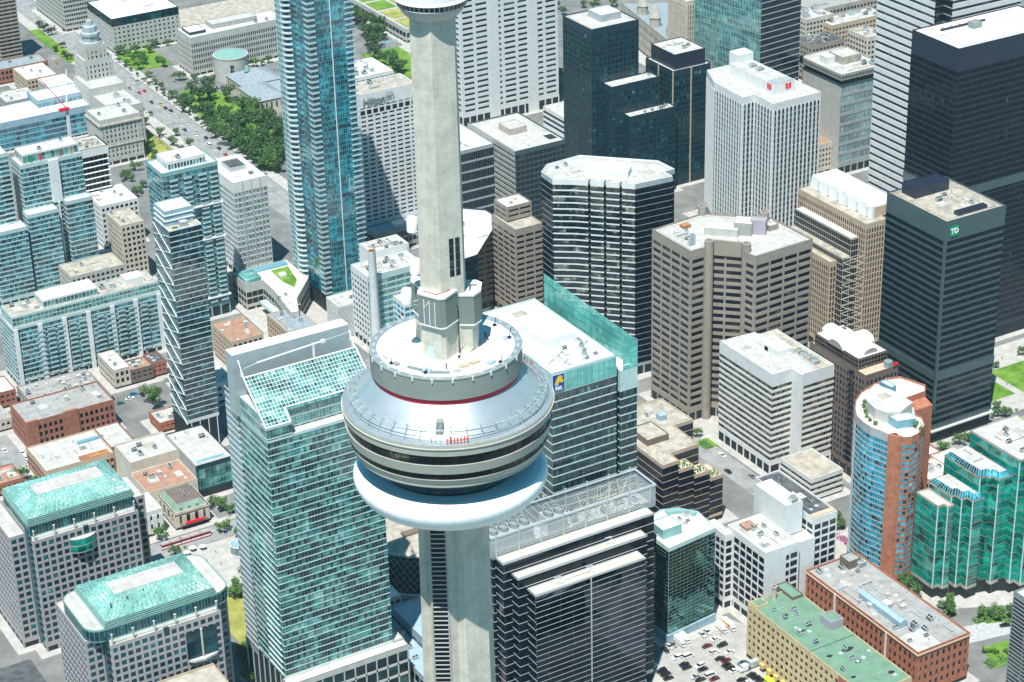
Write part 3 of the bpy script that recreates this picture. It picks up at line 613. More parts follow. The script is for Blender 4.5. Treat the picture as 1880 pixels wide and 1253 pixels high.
fcpP = [(638.6, 570), (645.5, 570), (645.5, 562.5), (699, 562.5), (699, 622), (638.6, 622)]
t = tower('white_skyscraper', 'tall white skyscraper with thin dark window stripes behind the huge black skyscraper', 'office tower', fcpP, 232,
          S(fh=4.9, bw=4, sp=3.2, sd=.3, pw=0, wall='white', glass='g_brown', z0=8, top=8, roof='whiteroof'), styles={0: S(fh=4.9, bw=1.4, sp=.6, sd=.1, pw=0, wall='brownstone', glass='g_brown', z0=8, top=8), 1: S(fh=4.9, bw=1.4, sp=.6, sd=.1, pw=0, glass='g_brown', z0=8, top=8)})

bp = [(411, 527.8), (411.8, 492.6), (421.2, 492.8), (424, 494.4), (438, 481), (435, 475.5), (436.4, 468.4), (475, 470), (474, 505), (446, 531)]
t = tower('brown_tower', 'grey brown concrete tower with a recessed corner between two tall round piers', 'office tower', bp, 102.6,
          S(fh=4.25, bw=8.7, sp=1.95, sd=.3, pw=1.1, pd=.42, wall='brownconc', glass='g_brown', win='each', z0=7, top=4.6, par=.9, roof='paleroof', cap=100))
track(t, ccw(bp), 102.66, 2.3, .2)
for x, y in ((422.8, 491.6), (437.2, 477.6), (446.5, 531.5), (470, 506)):
    b = MB(); b.lathe([(2.5, 0 if y < 500 else 96), (2.5, 107.6), (1.6, 107.6), (1.6, 106.4), (0, 106.4)], 14, 0, x, y); b.build('pier', 'brownconc', t)
b = MB(); b.prism([(424.2, 493), (436.2, 480.6), (437, 481.4), (425, 493.8)], 98.2, 107); b.build('corner_parapet', 'brownconc', t)
block(t, 'penthouse', [(431, 508), (444, 495), (451, 502), (438, 515)], 102.6, 107, 'lightconc'); block(t, 'penthouse', [(444, 499), (451, 492), (458, 499), (451, 506)], 102.6, 110, 'greyconc')
block(t, 'lift_room', [(452, 495), (458, 489), (462, 493), (456, 499)], 102.6, 111, 'purplegrey', 'greyroof')
block(t, 'lift_room', R(463, 492, 469, 496), 102.6, 106, 'brownconc'); b = MB(); b.box(426, 520, 102.6, 431, 524, 104.4); b.build('roof_box', 'rust', t)
for i in range(4):
    place('cooling_tower', UNITS['cooling_tower'], t, (417.5 + i * 1.9, 500.5 + i * 2.6, 102.6), 0, (1.0, .45, .7))
clutter(t, 415, 506, 428, 521, 102.6, 9, 11, 'uuddvs', .9); clutter(t, 437, 486, 448, 492, 102.6, 4, 12, 'ddv', .7)

wp = [(414.8, 468.5), (414.8, 421.8), (427.7, 421.8), (427.7, 414), (448.4, 414), (448.4, 463.5), (436.5, 463.5), (436.5, 467)]
t = tower('banded_tower', 'white tower with brown window stripes and a blank white shaft beside the grey brown tower', 'office tower', wp, 58.5,
          S(fh=3.5, bw=1.7, sp=1.5, sd=.22, pw=.12, pd=.1, wall='white', pier='brownstone', glass='g_tan', z0=7, top=6.2, par=1.0, roof='paleroof'))
b = MB(); b.prism([(427.2, 413.5), (428.6, 413.5), (428.6, 422.4), (427.2, 422.4)], 3, 59.6); b.build('blank_shaft', 'white', t)
b = MB(); b.box(436, 416, 58.52, 436.4, 463, 60.4); b.build('roof_wall', 'white', t)
b = MB(); b.poly([(436.6, 414.6, 58.54), (447.8, 414.6, 58.54), (447.8, 463, 58.54), (436.6, 463, 58.54)]); b.build('roof_deck', 'gravel', t)
block(t, 'penthouse', R(429.5, 437, 438.5, 449), 58.5, 62.5, 'white'); block(t, 'penthouse', R(429.5, 446, 441, 456), 58.5, 61, 'white', 'paleroof')
for y in (422, 427, 431, 436): place('cooling_tower', UNITS['cooling_tower'], t, (442.5, y, 58.5), 0, (.9, .9, .8))
for x, y in ((419, 462), (419, 452), (420, 440)): place('skylight', UNITS['skylight'], t, (x, y, 58.5), 0, (1.2, 2.6, 1))
clutter(t, 416, 425, 428, 460, 58.5, 5, 2, 'vvs', .8)
mass(t, R(415.5, 387.3, 435.8, 413.6), 13, S(fh=3.6, bw=2, sp=1.6, sd=.22, pw=0, wall='white', glass='g_tan', z0=1.6, top=1.6, par=.8, roof='gravel', base='none'))

np_ = [(588, 729), (579, 708), (577.5, 675), (587, 675), (586.5, 655), (624.1, 655.7), (624.1, 729)]
t = tower('white_fin_tower', 'white tower of close vertical fins with two red emblems on its roof box', 'office tower', np_, 98.6,
          S(fh=3.7, bw=3.1, sp=.32, sd=.12, pw=1.2, pd=.45, wall='white', glass='g_darkteal', win='each', z0=8, top=4.2, par=.8, roof='paleroof', cap=90))
block(t, 'penthouse', R(597, 668, 613, 716), 98.6, 106, 'white', 'paleroof'); block(t, 'penthouse', R(602, 714, 614, 724), 98.6, 111, 'white')
b = MB(); b.box(597.6, 668.6, 106.02, 612.4, 676, 106.2); b.build('roof_well', 'greymetal', t)
for i in range(2): place('cooling_tower', UNITS['cooling_tower'], t, (606, 696 + i * 8, 105.6), 0, (1.3, .8, .6))
for f in range(2):
    b = MB()
    for s in (-1, 1):
        pts = [(s * .25, -2.0), (s * 2.1, -1.4), (s * 2.1, 2.2), (s * .25, 1.6)]
        if f == 0: b.poly([(605 + 2.6 + x, 667.9, 103 + z) for x, z in pts]); b.poly([(607.6 + x, 667.75, 103 + z) for x, z in pts])
        else: b.poly([(596.9, 673.5 - x, 103 + z) for x, z in pts]); b.poly([(596.75, 673.5 - x, 103 + z) for x, z in pts])
    b.build('emblem', 'signred', t)

tp = R(538.8, 791.3, 576, 827)
st = S(fh=3.8, bw=3.1, sp=1.5, sd=.1, pw=.9, pd=.14, wall='darkteal', glass='g_darkteal', z0=6, top=4.5, par=.8, roof='paleroof')
t = tower('dark_stepped_tower', 'dark teal glass tower stepping down in two lower blocks', 'office tower', tp, 118, st)
mass(t, R(546.7, 779.2, 584.5, 791), 80, st); mass(t, R(555.4, 770.2, 592.2, 779), 60, st)
block(t, 'penthouse', R(553, 802, 569, 818), 118, 123, 'greymetal'); track(t, tp, 118.05); clutter(t, 575, 780, 584, 790, 80, 4, 4, 'uv', .8); clutter(t, 566, 771, 591, 778.5, 60, 9, 8, 'uuv', .8)

dp = R(593, 775, 624, 808)
t = tower('dark_striped_tower', 'dark tower with pale vertical strips and a dark rooftop box, behind the dark stepped tower', 'office tower', dp, 83, S(fh=3.8, bw=1.6, sp=1.3, sd=.1, pw=.1, pd=.12, wall='darkteal', glass='g_darkteal', z0=6, top=3.0, par=.8, roof='paleroof'))
for x, y in ((592.7, 774.7), (607.5, 774.6), (592.6, 792), (624, 774.7)):
    b = MB(); b.box(x - .35, y - .35, 0, x + .35, y + .3, 83.6); b.build('stone_strip', 'tan', t)
block(t, 'penthouse', R(596, 778, 621, 806), 83, 94, 'navysteel', 'paleroof'); clutter(t, 597, 781, 620, 803, 93.5, 7, 6, 'usvd')

t = tower('teal_slab_tower', 'teal glass tower with fine vertical lines rising out of the top of the picture', 'office tower', [(648.9, 753.8), (684.8, 757.5), (676, 821), (639.1, 817)], 160,
          S(fh=4.3, bw=1.5, sp=.35, sd=.1, pw=.12, pd=.16, wall='paleteal', pier='paleteal', glass='g_darkteal', z0=6, top=4), styles={3: S(fh=4.3, bw=1.5, sp=.35, sd=.1, pw=.16, pd=.16, wall='tealmetal', pier='paleteal', glass='g_teal', z0=6, top=4), 0: S(fh=4.3, bw=3, sp=.5, sd=.25, pw=0, wall='alu', glass='g_navy', z0=6, top=4)})

gp = R(699.9, 729.2, 734, 772)
t = tower('grey_office_tower', 'grey banded office tower with a blank white side and a jutting dark cornice', 'office tower', gp, 66,
          S(fh=7.4, bw=1.5, sp=2.2, sd=.25, pw=.14, pd=.12, wall='greyconc', glass='g_pale', z0=7, top=1.5, par=.2, roof='greyroof'), styles={3: S(blank=(3,), wall='lightconc', par=.2, sd=.2)})
for i in range(6):
    b = MB(); y_ = 731 + i * 7.2; b.box(699.55, y_, 4, 699.66, y_ + .25, 65.5); b.build('joint', 'greymetal', t)
mass(t, offset(gp, -1.0), 69, S(fh=2, bw=2, sp=.4, sd=.1, pw=.2, wall='navysteel', glass='g_black', z0=.6, top=.8, base='none'), zb=66.2); mass(t, offset(gp, 1.8), 73.4, S(fh=2.4, bw=1.2, sp=.5, sd=.15, pw=.3, pd=.25, wall='greyconc', glass='g_navy', z0=.8, top=.6, par=.8, roof='paleroof', base='none'), zb=69.2)
block(t, 'penthouse', R(712, 744, 728, 760), 73.4, 79, 'gravel', 'paleroof'); block(t, 'penthouse', R(703, 750, 710, 758), 73.4, 79, 'white'); clutter(t, 702, 732, 733, 744, 73.4, 7, 9, 'uscv', 1.1)
t = tower('cream_hotel', 'small cream stone building squeezed between the white fin tower and the grey banded tower', 'building', R(688, 736, 699.2, 760), 22, S(fh=4, bw=3, sp=1.8, sd=.2, pw=1.2, pd=.25, wall='cream', glass='g_brown', win='each', z0=4, top=3, roof='brownroof', cap=40))

# tan tower with glazed recesses
tp = R(542.5, 507, 572, 570); sT = S(fh=3.6, bw=1.9, sp=.8, sd=.15, pw=.75, pd=.3, wall='tan', glass='g_brown', win='band', z0=6, top=2.6, par=.8, roof='gravel')
t = tower('tan_tower', 'tan stone tower with a white roof house and stepped recesses beside the black tower', 'office tower', R(542.5, 507, 557.7, 570), 81.4, sT)
mass(t, R(558, 508.5, 572, 569), 79, S(fh=3.6, bw=1.5, sp=.4, sd=.12, pw=.1, wall='alu', glass='g_navy', z0=6, top=1.5, roof='gravel'))
b = MB(); b.prism([(551, 513), (570.2, 513), (570.2, 570), (551, 570)], 81.4, 88.5, 1, 0, P2=[(552.2, 513), (570.2, 513), (570.2, 570), (552.2, 570)]); b.build('roof_house', ['whiteroof', 'white'], t)
for i in range(6):
    b = MB(); y_ = 516 + i * 9; b.box(550.2, y_, 82.2, 552, y_ + 1, 88); b.build('buttress', 'white', t)
b = MB(); b.box(553, 512.6, 81.6, 570, 512.95, 88); b.build('end_wall', 'tan', t)
for k, (x0, x1, h) in enumerate(((537.2, 542.2, 72), (532, 537, 61))):
    mass(t, R(x0, 513, x1, 565), h, S(fh=3.6, bw=1.8, sp=.35, sd=.15, pw=.1, pd=.1, wall='cream', glass='g_navy', z0=6, top=.6, par=.4, roof='tan'))
    b = MB(); b.prism([(x0 - .3, 513), (x1, 513), (x1, 565), (x0 - .3, 565)], h + .45, h + .5, 0, P2=[(x0 + 4.2, 513), (x1, 513), (x1, 565), (x0 + 4.2, 565)]); b.build('terrace', 'gravel' if k else 'lightconc', t)
mass(t, R(527.5, 519, 532, 542), 57, sT); 
for k in range(12):
    b = MB(); z = 8 + k * 4.6
    for a, c in (((532, 512.6), (542, 506.8)), ((542, 506.8), (532, 512.6))): b.tube((*a, z), (*c, z + 4.4), .16, 0, 4)
    b.build('brace', 'cream', t)

b4 = R(449, 389, 470, 435.4); sB = S(fh=3.9, bw=2.6, sp=1.2, sd=.2, pw=.9, pd=.35, wall='brownstone', glass='g_brown', z0=7, top=2.5, par=.9, roof='tan', win='band')
t = tower('brown_vault_tower', 'dark brown granite tower with crossing white barrel roofs behind the curved blue tower', 'office tower', b4, 62.7, sB)
for i in range(14):
    b = MB(); z = 9 + i * 3.9; b.box(448.5, 398, z, 448.75, 402, z + 2.4); b.build('bay_window', 'g_brown', t)
mass(t, R(450.5, 397, 469, 433), 69, S(fh=3, bw=2, sp=.5, sd=.12, pw=.2, wall='brownstone', glass='g_black', z0=.8, top=.8, base='none', par=.3, roof='whiteroof'), zb=62.7)
def barrel(root, x0, x1, y0, y1, z, axis='y', m='whiteroof'):
    b = MB(); n = 12
    for k in range(n):
        a0 = PI * k / n; a1 = PI * (k + 1) / n
        if axis == 'y':
            c = (x0 + x1) / 2; q = (x1 - x0) / 2; P = lambda a, y: (c + q * math.cos(a), y, z + q * .62 * math.sin(a)); A = (P(a0, y0), P(a0, y1), P(a1, y1), P(a1, y0)); E0 = [P(PI * i / n, y0) for i in range(n + 1)]; E1 = [P(PI * i / n, y1) for i in range(n + 1)]
        else:
            c = (y0 + y1) / 2; q = (y1 - y0) / 2; P = lambda a, x: (x, c - q * math.cos(a), z + q * .62 * math.sin(a)); A = (P(a0, x0), P(a0, x1), P(a1, x1), P(a1, x0)); E0 = [P(PI * i / n, x0) for i in range(n + 1)]; E1 = [P(PI * i / n, x1) for i in range(n + 1)]
        b.poly(A, 0)
    b.poly(E0, 1); b.poly(E1[::-1], 1); b.build('barrel_roof', [m, 'brownconc'], root)
barrel(t, 449.5, 470.5, 409, 421, 69, 'x'); barrel(t, 455.5, 464.5, 399, 434, 69.2, 'y')
b = MB(); b.tube((466, 392, 58), (466, 392, 66), 2.2, 0, 14); b.build('glass_drum', 'g_pale', t); b = MB(); b.box(466, 388.2, 64.4, 469.5, 388.5, 66.2); b.build('sign', 'signred', t)
clutter(t, 451, 424, 469, 433, 69.1, 5, 3, 'us', .8); clutter(t, 450, 391, 463, 397, 62.7, 3, 5, 'vs', .8)

# curved condominium tower, blue glass and brick
cp = [(400.4, 337.8), (406.5, 344.5), (413.5, 349.3), (422.1, 351.7), (432.3, 353.1), (439.1, 351.2), (443.6, 337.7), (439.5, 332.6), (426, 332.2), (425.3, 323.8), (420.5, 317), (421.3, 313.4), (417.5, 306.5), (409.7, 301.7), (404.5, 300.8), (400.1, 302.7), (400.8, 307.6), (397, 308.6), (396.2, 312.5), (394.6, 318), (394.6, 324), (396, 331)]
cp = ccw(cp); nb_ = len(cp)
sBr = S(fh=3.05, bw=2.5, sp=1.1, sd=.12, pw=.55, pd=.14, wall='orangebrick', glass='g_blue', z0=6, top=3.4, par=1.0, roof='whiteroof', win='band')
sBl = S(fh=3.05, bw=1.4, sp=.75, sd=.2, pw=.08, pd=.12, wall='alu', pier='alu', glass='g_blue', z0=6, top=3.4, par=1.0)
sBk = S(wall='orangebrick', sd=.2, par=1.0)
sty = {}
for i in range(nb_):
    mx_, my_ = (cp[i][0] + cp[(i + 1) % nb_][0]) / 2, (cp[i][1] + cp[(i + 1) % nb_][1]) / 2
    if mx_ < 404.5 and my_ > 309.5: sty[i] = sBl
    elif my_ > 330 and mx_ > 425: sty[i] = dict(sBk, blank=(i,))
t = tower('curved_condo_tower', 'curved blue glass and orange brick condominium tower with planted roof terrace', 'apartment tower', cp, 81.6, sBr, styles=sty)
b = MB(); b.prism([(396.4, 307.8), (400.6, 302.2), (401.6, 303), (397.4, 308.6)], 0, 82.6); b.build('brick_pier', 'orangebrick', t)
b = MB(); b.prism(ccw([(426, 332), (443.4, 337.5), (439.5, 332.6), (437, 324), (425.4, 324)]), 0, 79.5); b.build('brick_wing', 'orangebrick', t)
for k, (P, z1, m_) in enumerate((([(402, 325), (404, 334), (410, 341), (418, 344.5), (421, 333), (421, 320), (410, 316), (404, 319)], 87.5, 'lightconc'), ([(404.6, 311.5), (413.5, 308.5), (416, 312), (414.5, 316), (404.5, 318)], 86, 'blueglassroof'), ([(421, 336), (424, 336), (424, 344), (420, 344)], 88.5, 'blueglassroof'))):
    block(t, 'penthouse', P, 81.6, z1, m_)
clutter(t, 405, 322, 419, 338, 87.0, 7, 5, 'vvs', .6)
for x, y in ((398.5, 320), (398.6, 324), (399.8, 328), (402, 332), (404.6, 336), (408, 339.6), (412.4, 307.6), (415, 310), (413, 304.5)):
    b = MB(); b.box(x - .6, y - .6, 81.6, x + .6, y + .6, 82.3); b.build('planter', 'tan', t)
    b = MB(); r_ = random.Random(int(x * 10))
    for _ in range(45):
        c = Vector((x + r_.gauss(0, .55), y + r_.gauss(0, .55), 82.6 + abs(r_.gauss(0, .7)))); d1 = Vector((r_.uniform(-1, 1), r_.uniform(-1, 1), r_.uniform(-1, 1))).normalized() * .3; d2 = d1.orthogonal().normalized() * .3; b.poly([c - d1 - d2, c + d1 - d2, c + d1 + d2, c - d1 + d2])
    b.build('planter_shrub', 'leaf', t)

# green glass building with saw-tooth front
sG = S(fh=3.9, bw=4.4, sp=.13, sd=.1, pw=0, pd=.1, wall='gravel', pier='tealmetal', glass='g_green', z0=7, top=.6, par=.5, roof='paleroof', base='none')
def zig(P): return ccw(P)
blocks = [([(409.6, 300.5), (409.3, 284.6), (413, 284.6), (413, 281.8), (416.6, 281.8), (416.8, 300)], 51, 0),
          ([(417, 300), (417, 284.2), (419.2, 284.2), (419.2, 279.5), (422.4, 279.5), (422.4, 275.4), (428.6, 275.4), (428.6, 300)], 57, 1),
          ([(428.8, 304), (428.8, 278.6), (432.6, 278.6), (432.6, 276.4), (434.8, 276.4), (434.8, 272.6), (443, 272.6), (443, 304)], 66, 1),
          ([(443.2, 303), (443.2, 268.2), (446, 268.2), (446, 264), (451, 264), (451, 260), (472, 260), (472, 303)], 73, 0)]
t = None
for P, h, slope in blocks:
    P = zig(P)
    if t is None: t = thing('green_glass_building', 'emerald green glass office building with saw-tooth front and stepped roofs', 'office building', (432, 285, 0)); WLt = t
    mass(t, P, h - (2.6 if slope else 0), sG)
    if slope:
        b = MB(); I = offset(P, -1.9); z0 = h - 2.6 + .5; g_ = MB()
        for e in range(len(P)):
            f = (e + 1) % len(P); a, c, d, q = Vector(P[e]), Vector(P[f]), Vector(I[f]), Vector(I[e]); L = (c - a).length; k_ = max(1, round(L / 1.7))
            for i in range(k_):
                s0, s1 = (i + .06) / k_, (i + .94) / k_; g_.poly([(*a.lerp(c, s0), z0), (*a.lerp(c, s1), z0), (*q.lerp(d, s1), h), (*q.lerp(d, s0), h)])
            b.poly([(*a, z0 - .05), (*c, z0 - .05), (*d, h - .05), (*q, h - .05)])
        b.poly([(*p_, h - .03) for p_ in I], 1); b.build('sloped_roof', ['paleteal', 'paleroof'], t); g_.build('roof_glazing', 'g_shangri', t)
for x, y, h in ((409.3, 284.6, 51), (413, 281.8, 51), (417, 284.2, 54), (419.2, 279.5, 54), (422.4, 275.4, 54), (428.8, 278.6, 63), (434.8, 272.6, 61), (446, 264, 72), (451, 260, 72), (443, 268.2, 72)):
    b = MB(); b.prism([(x - .3, y + .1), (x + .1, y - .3), (x + .3, y), (x, y + .3)], 6, h); b.build('corner_column', 'paleteal', t)
mass(t, R(434.9, 272.9, 442.9, 281), 60.2, sG, zb=55)
b = MB(); b.prism(ccw([(410, 300), (410, 286), (418, 285), (424, 278), (436, 275), (447, 268), (470, 262), (470, 302)]), 0, 7); b.build('recessed_base', 'dark', t)
for x, y in ((411, 286), (418.5, 284), (424, 276.5), (436, 273.5), (447, 265.5), (452, 261.5), (460, 261)):
    b = MB(); b.prism([(x, y - 1), (x + 1, y), (x, y + 1), (x - 1, y)], 0, 7); b.build('column', 'brownstone', t)
clutter(t, 432, 280, 442, 302, 66, 5, 3, 'vsd', .7); clutter(t, 447, 272, 470, 300, 73, 10, 6, 'vsuu', .8); clutter(t, 418, 286, 428, 298, 56.9, 3, 8, 'vs', .6)
# ------------------------------------------------------------------ middle: around the pod
sR = S(fh=4.1, bw=1.5, sp=.55, sd=.2, pw=.1, pd=.14, wall='paleteal', pier='tealsteel', glass='g_rbc', z0=8, top=9.5, par=.8, roof='whiteroof')
rp = R(229, 334.6, 262, 403.5)
t = tower('white_roof_tower', 'teal glass tower with white roof, blue lion sign and green glass screen beside the pod', 'office tower', rp, 150, sR)
g_ = MB()
for k in range(44): g_.poly([(229 + k * .75 + .04, 334.35, 141), (229 + k * .75 + .71, 334.35, 141), (229 + k * .75 + .71, 334.35, 149.8), (229 + k * .75 + .04, 334.35, 149.8)])
g_.build('crown_glazing', 'g_screen', t)
mass(t, R(262.4, 338, 264.4, 400), 147, S(fh=4.1, bw=2, sp=.2, sd=.05, pw=0, wall='tealsteel', glass='g_navy', top=1)); mass(t, R(264.6, 335.2, 273.4, 401), 141, sR)
track(t, rp, 150.06, 2.0, .22); track(t, rp, 150.05, 2.9, .15); block(t, 'penthouse', R(239, 357, 255, 378), 150, 154.5, 'white', 'whiteroof')
g_ = MB(); n_ = 30
for k in range(n_):
    for q in range(5):
        y0, y1 = 335.2 + 66 * (k + .04) / n_, 335.2 + 66 * (k + .96) / n_; T_ = lambda y: 155 + 8.5 * (y - 335) / 66
        def zz(y, s): return 141.5 + (T_(y) - 141.5) * s
        x = lambda y, s: 273.4 - 7.5 * (y - 335) / 66
        g_.poly([(x(y1, 0), y1, zz(y1, q / 5 + .006)), (x(y0, 0), y0, zz(y0, q / 5 + .006)), (x(y0, 0), y0, zz(y0, (q + 1) / 5 - .006)), (x(y1, 0), y1, zz(y1, (q + 1) / 5 - .006))])
for k in range(6):
    for q in range(5):
        z0 = 141.5 + 13.5 * q / 5; g_.poly([(266 + 1.24 * k, 335.1, z0 + .1), (266 + 1.24 * (k + .94), 335.1, z0 + .1), (266 + 1.24 * (k + .94), 335.1, z0 + 2.6), (266 + 1.24 * k, 335.1, z0 + 2.6)])
g_.build('glass_screen', 'g_screen', t)
b = MB(); b.prism([(273.5, 335.2), (273.8, 335.2), (266.3, 401), (266, 401)], 141.2, 155, P2=[(273.5, 335.2), (273.8, 335.2), (266.3, 401), (266, 401)]); b.build('screen_frame', 'tealmetal', t)
for y in (345, 352, 358): place('cooling_tower', UNITS['cooling_tower'], t, (250 + (y - 345) * .4, y - 4, 150), 0, (.5, 1.1, .8))
for x, y in ((257, 352), (235, 345), (241, 342), (250, 341), (243, 350)): place('duct', UNITS['duct'], t, (x, y, 150), .6, (.7, .7, .8))
clutter(t, 232, 338, 258, 356, 150, 7, 3, 'vsdu', .7); clutter(t, 232, 381, 258, 400, 150, 4, 5, 'vs', .6)
# blue bank sign with a yellow lion over a globe
b = MB(); b.box(229.2, 333.95, 142.2, 235.0, 334.2, 149.9); sg = b.build('sign', ['signblue'], t)
b = MB(); b.box(229.0, 334.0, 142.0, 235.2, 334.1, 150.1); b.build('sign_border', 'signwhite', sg)
b = MB()
for P in ([(232.2, 149.3), (233.6, 149.2), (234.2, 148.3), (233.6, 147.6), (234.5, 147.0), (234.6, 146.0), (233.6, 145.6), (232.6, 146.2), (231.6, 145.4), (230.4, 145.3), (230.0, 146.0), (231.0, 146.6), (230.6, 147.2), (231.2, 148.2)],): b.poly([(x, 333.9, z) for x, z in P])
b.build('lion', 'signyellow', sg); b = MB(); b.lathe([(1.0, 0), (0, .01)], 18); g2 = MB()
g2.poly([(231.2 + 1.1 * math.cos(2 * PI * k / 18), 333.93, 145.3 + 1.1 * math.sin(2 * PI * k / 18)) for k in range(18)]); g2.build('globe', 'bluelow', sg)
text(sg, 'RBC', 1.9, (232.1, 333.85, 143.2), m='signwhite', bold=.05)

# faceted dark tower with bright window stripes
A_, B_ = Vector((393.5, 579.2)), Vector((418.9, 554.3)); D_ = (B_ - A_) / 4; I_ = Vector((D_.y, -D_.x)).normalized() * -2.6; bay = []
for k in range(4):
    a, c = A_ + D_ * k, A_ + D_ * (k + .82); bay += [tuple(a), tuple(c)]
    if k < 3: bay += [tuple(c + I_), tuple(A_ + D_ * (k + 1) + I_)]
fp = ccw([(384.1, 599.8), (383.4, 586.5)] + bay + [(441.4, 553.5), (441.4, 561.6), (448.3, 561.8), (447.5, 577.1), (415.1, 608.8), (392.3, 607.4)])
M['g_facet'] = glass('g_facet', [(0, (.004, .012, .02)), (.45, (.01, .03, .04)), (.62, (.05, .07, .06)), (.74, (.16, .18, .14)), (.88, (.34, .37, .33))], ior=1.9, cluster=.7)
fst = {}
for e in range(len(fp)):
    u_ = Vector(fp[(e + 1) % len(fp)]) - Vector(fp[e]); n_ = Vector((u_.y, -u_.x)).normalized()
    if not (n_.x < -.5 and n_.y < -.5) or u_.length < 4: fst[e] = S(fh=3.75, bw=1.7, sp=.3, sd=.1, pw=.06, pd=.05, wall='greymetal', pier='dark', glass='g_black', z0=7, top=2.2)
t = tower('faceted_tower', 'dark faceted tower with pale floor stripes and a white many-sided roof', 'office tower', fp, 118, S(fh=3.75, bw=1.7, sp=.8, sd=.12, pw=.06, pd=.06, wall='white', pier='dark', glass='g_facet', z0=7, top=2.2, par=.9, roof='paleroof'), styles=fst)
track(t, fp, 118.06, 1.6, .18); block(t, 'penthouse', [(404, 583), (420, 566), (427, 573), (411, 590)], 118, 122, 'white'); clutter(t, 392, 585, 404, 603, 118, 8, 3, 'uvsd', .8); clutter(t, 424, 558, 440, 572, 118, 5, 5, 'vsu', .8)
# brown banded office
bp4 = R(396.7, 652.2, 416, 680)
t = tower('brown_office', 'small brown brick office with long dark windows beside the faceted tower', 'office building', bp4, 60, S(fh=3.7, bw=7.5, sp=1.9, sd=.25, pw=1.0, pd=.3, wall='brownconc', glass='g_brown', win='each', z0=6, top=3.5, roof='gravel', cap=70))
mass(t, R(399.5, 666, 416.2, 681), 69, S(fh=3.6, bw=8, sp=1.9, sd=.2, pw=1, pd=.25, wall='brownconc', glass='g_brown', z0=1, top=1.4, roof='whiteroof', base='none'), zb=60.1); clutter(t, 401, 668, 415, 679, 69, 5, 2, 'uvs', .8)
# dark glass polygon building right of the shaft
pg = ccw([(350, 672), (362, 652), (371, 653), (409, 692), (409, 709), (392, 726), (370, 722)])
t = tower('dark_polygon_building', 'dark glass building with a pale many-sided roof right of the tower shaft', 'office building', pg, 50, S(fh=3.8, bw=1.8, sp=.3, sd=.08, pw=.08, pd=.1, wall='navysteel', glass='g_navy', z0=5, top=1.6, par=1, roof='whiteroof'))
track(t, pg, 50.05, 3, .4, 'greymetal'); clutter(t, 362, 668, 392, 700, 50, 6, 3, 'uvsd'); block(t, 'penthouse', R(372, 700, 384, 712), 50, 53, 'lightconc')
# grey building, glass bands and textured concrete
gp1 = R(454, 748.7, 491.6, 809)
t = tower('grey_textured_building', 'low grey office block with textured concrete side, dark glass bands and a flat pale roof', 'office building', gp1, 65,
          S(fh=3.9, bw=3.4, sp=.9, sd=.15, pw=.3, pd=.2, wall='tealsteel', glass='g_navy', z0=6, top=2.2, par=.9, roof='paleroof'), styles={3: S(fh=3.9, bw=2.6, sp=2.0, sd=.5, pw=.9, pd=.25, wall='greyconc', glass='g_brown', z0=6, top=2.2, par=.9)})
block(t, 'penthouse', R(466, 776, 479, 790), 65, 69.5, 'stone', 'paleroof'); b = MB(); b.box(484, 756, 65.02, 490, 764, 65.15); b.build('roof_well', 'dark', t); clutter(t, 457, 752, 488, 772, 65, 4, 3, 'vs')
mass(t, R(414.4, 775.3, 453.2, 820), 62, S(fh=7.2, bw=1.7, sp=1.3, sd=.2, pw=.06, pd=.1, wall='greymetal', glass='g_navy', z0=6, top=1.6, roof='whiteroof')); clutter(t, 432, 779, 451, 800, 62, 8, 7, 'uvsd', .8)
# convex corner hotel with a name sign
hp = R(370.9, 800.7, 412, 822)
t = tower('sign_hotel', 'white hotel slab of small slot windows with a script name sign, behind the tower shaft', 'hotel', hp, 104.3, S(fh=2.95, bw=4.85, sp=1.75, sd=.12, pw=1.45, pd=.14, wall='white', glass='g_black', win='each', z0=16, top=14.2, par=.9, roof='gravel', cap=100), styles={3: S(blank=(3,), wall='white', sd=.12)})
b = MB()
for k in range(9): b.box(371.7 + k * 4.57, 800.5, 91.2, 374.9 + k * 4.57, 800.55, 94.0); b.box(371.7 + k * 4.57, 800.5, 95.3, 374.9 + k * 4.57, 800.55, 95.8)
b.build('top_window', 'g_black', t)
text(t, 'Hilton', 6.2, (381.5, 800.25, 99.6), m='louver', ext=.25, bold=.16)
b = MB(); k_ = 28
for r0, r1 in ((3.0, 2.4),):
    for i in range(k_):
        a0, a1 = 2 * PI * i / k_, 2 * PI * (i + 1) / k_; F_ = lambda r, a: (392.6 + r * 1.05 * math.cos(a), 799.9, 100.3 + r * math.sin(a)); b.poly([F_(r0, a0), F_(r0, a1), F_(r1, a1), F_(r1, a0)])
em = b.build('emblem', 'louver', t); text(em, 'H', 3.6, (392.6, 800.2, 100.3), m='louver', ext=.15, bold=.1)
clutter(t, 374, 803, 410, 820, 104.3, 7, 2, 'uvsd')
mass(t, R(370, 786, 418, 800.2), 14, S(fh=4, bw=3, sp=1.5, wall='greyconc', z0=3, top=1.5, roof='bluelow')); b = MB(); b.box(386, 788, 14, 393, 795, 17); b.build('roof_box', 'white', t)
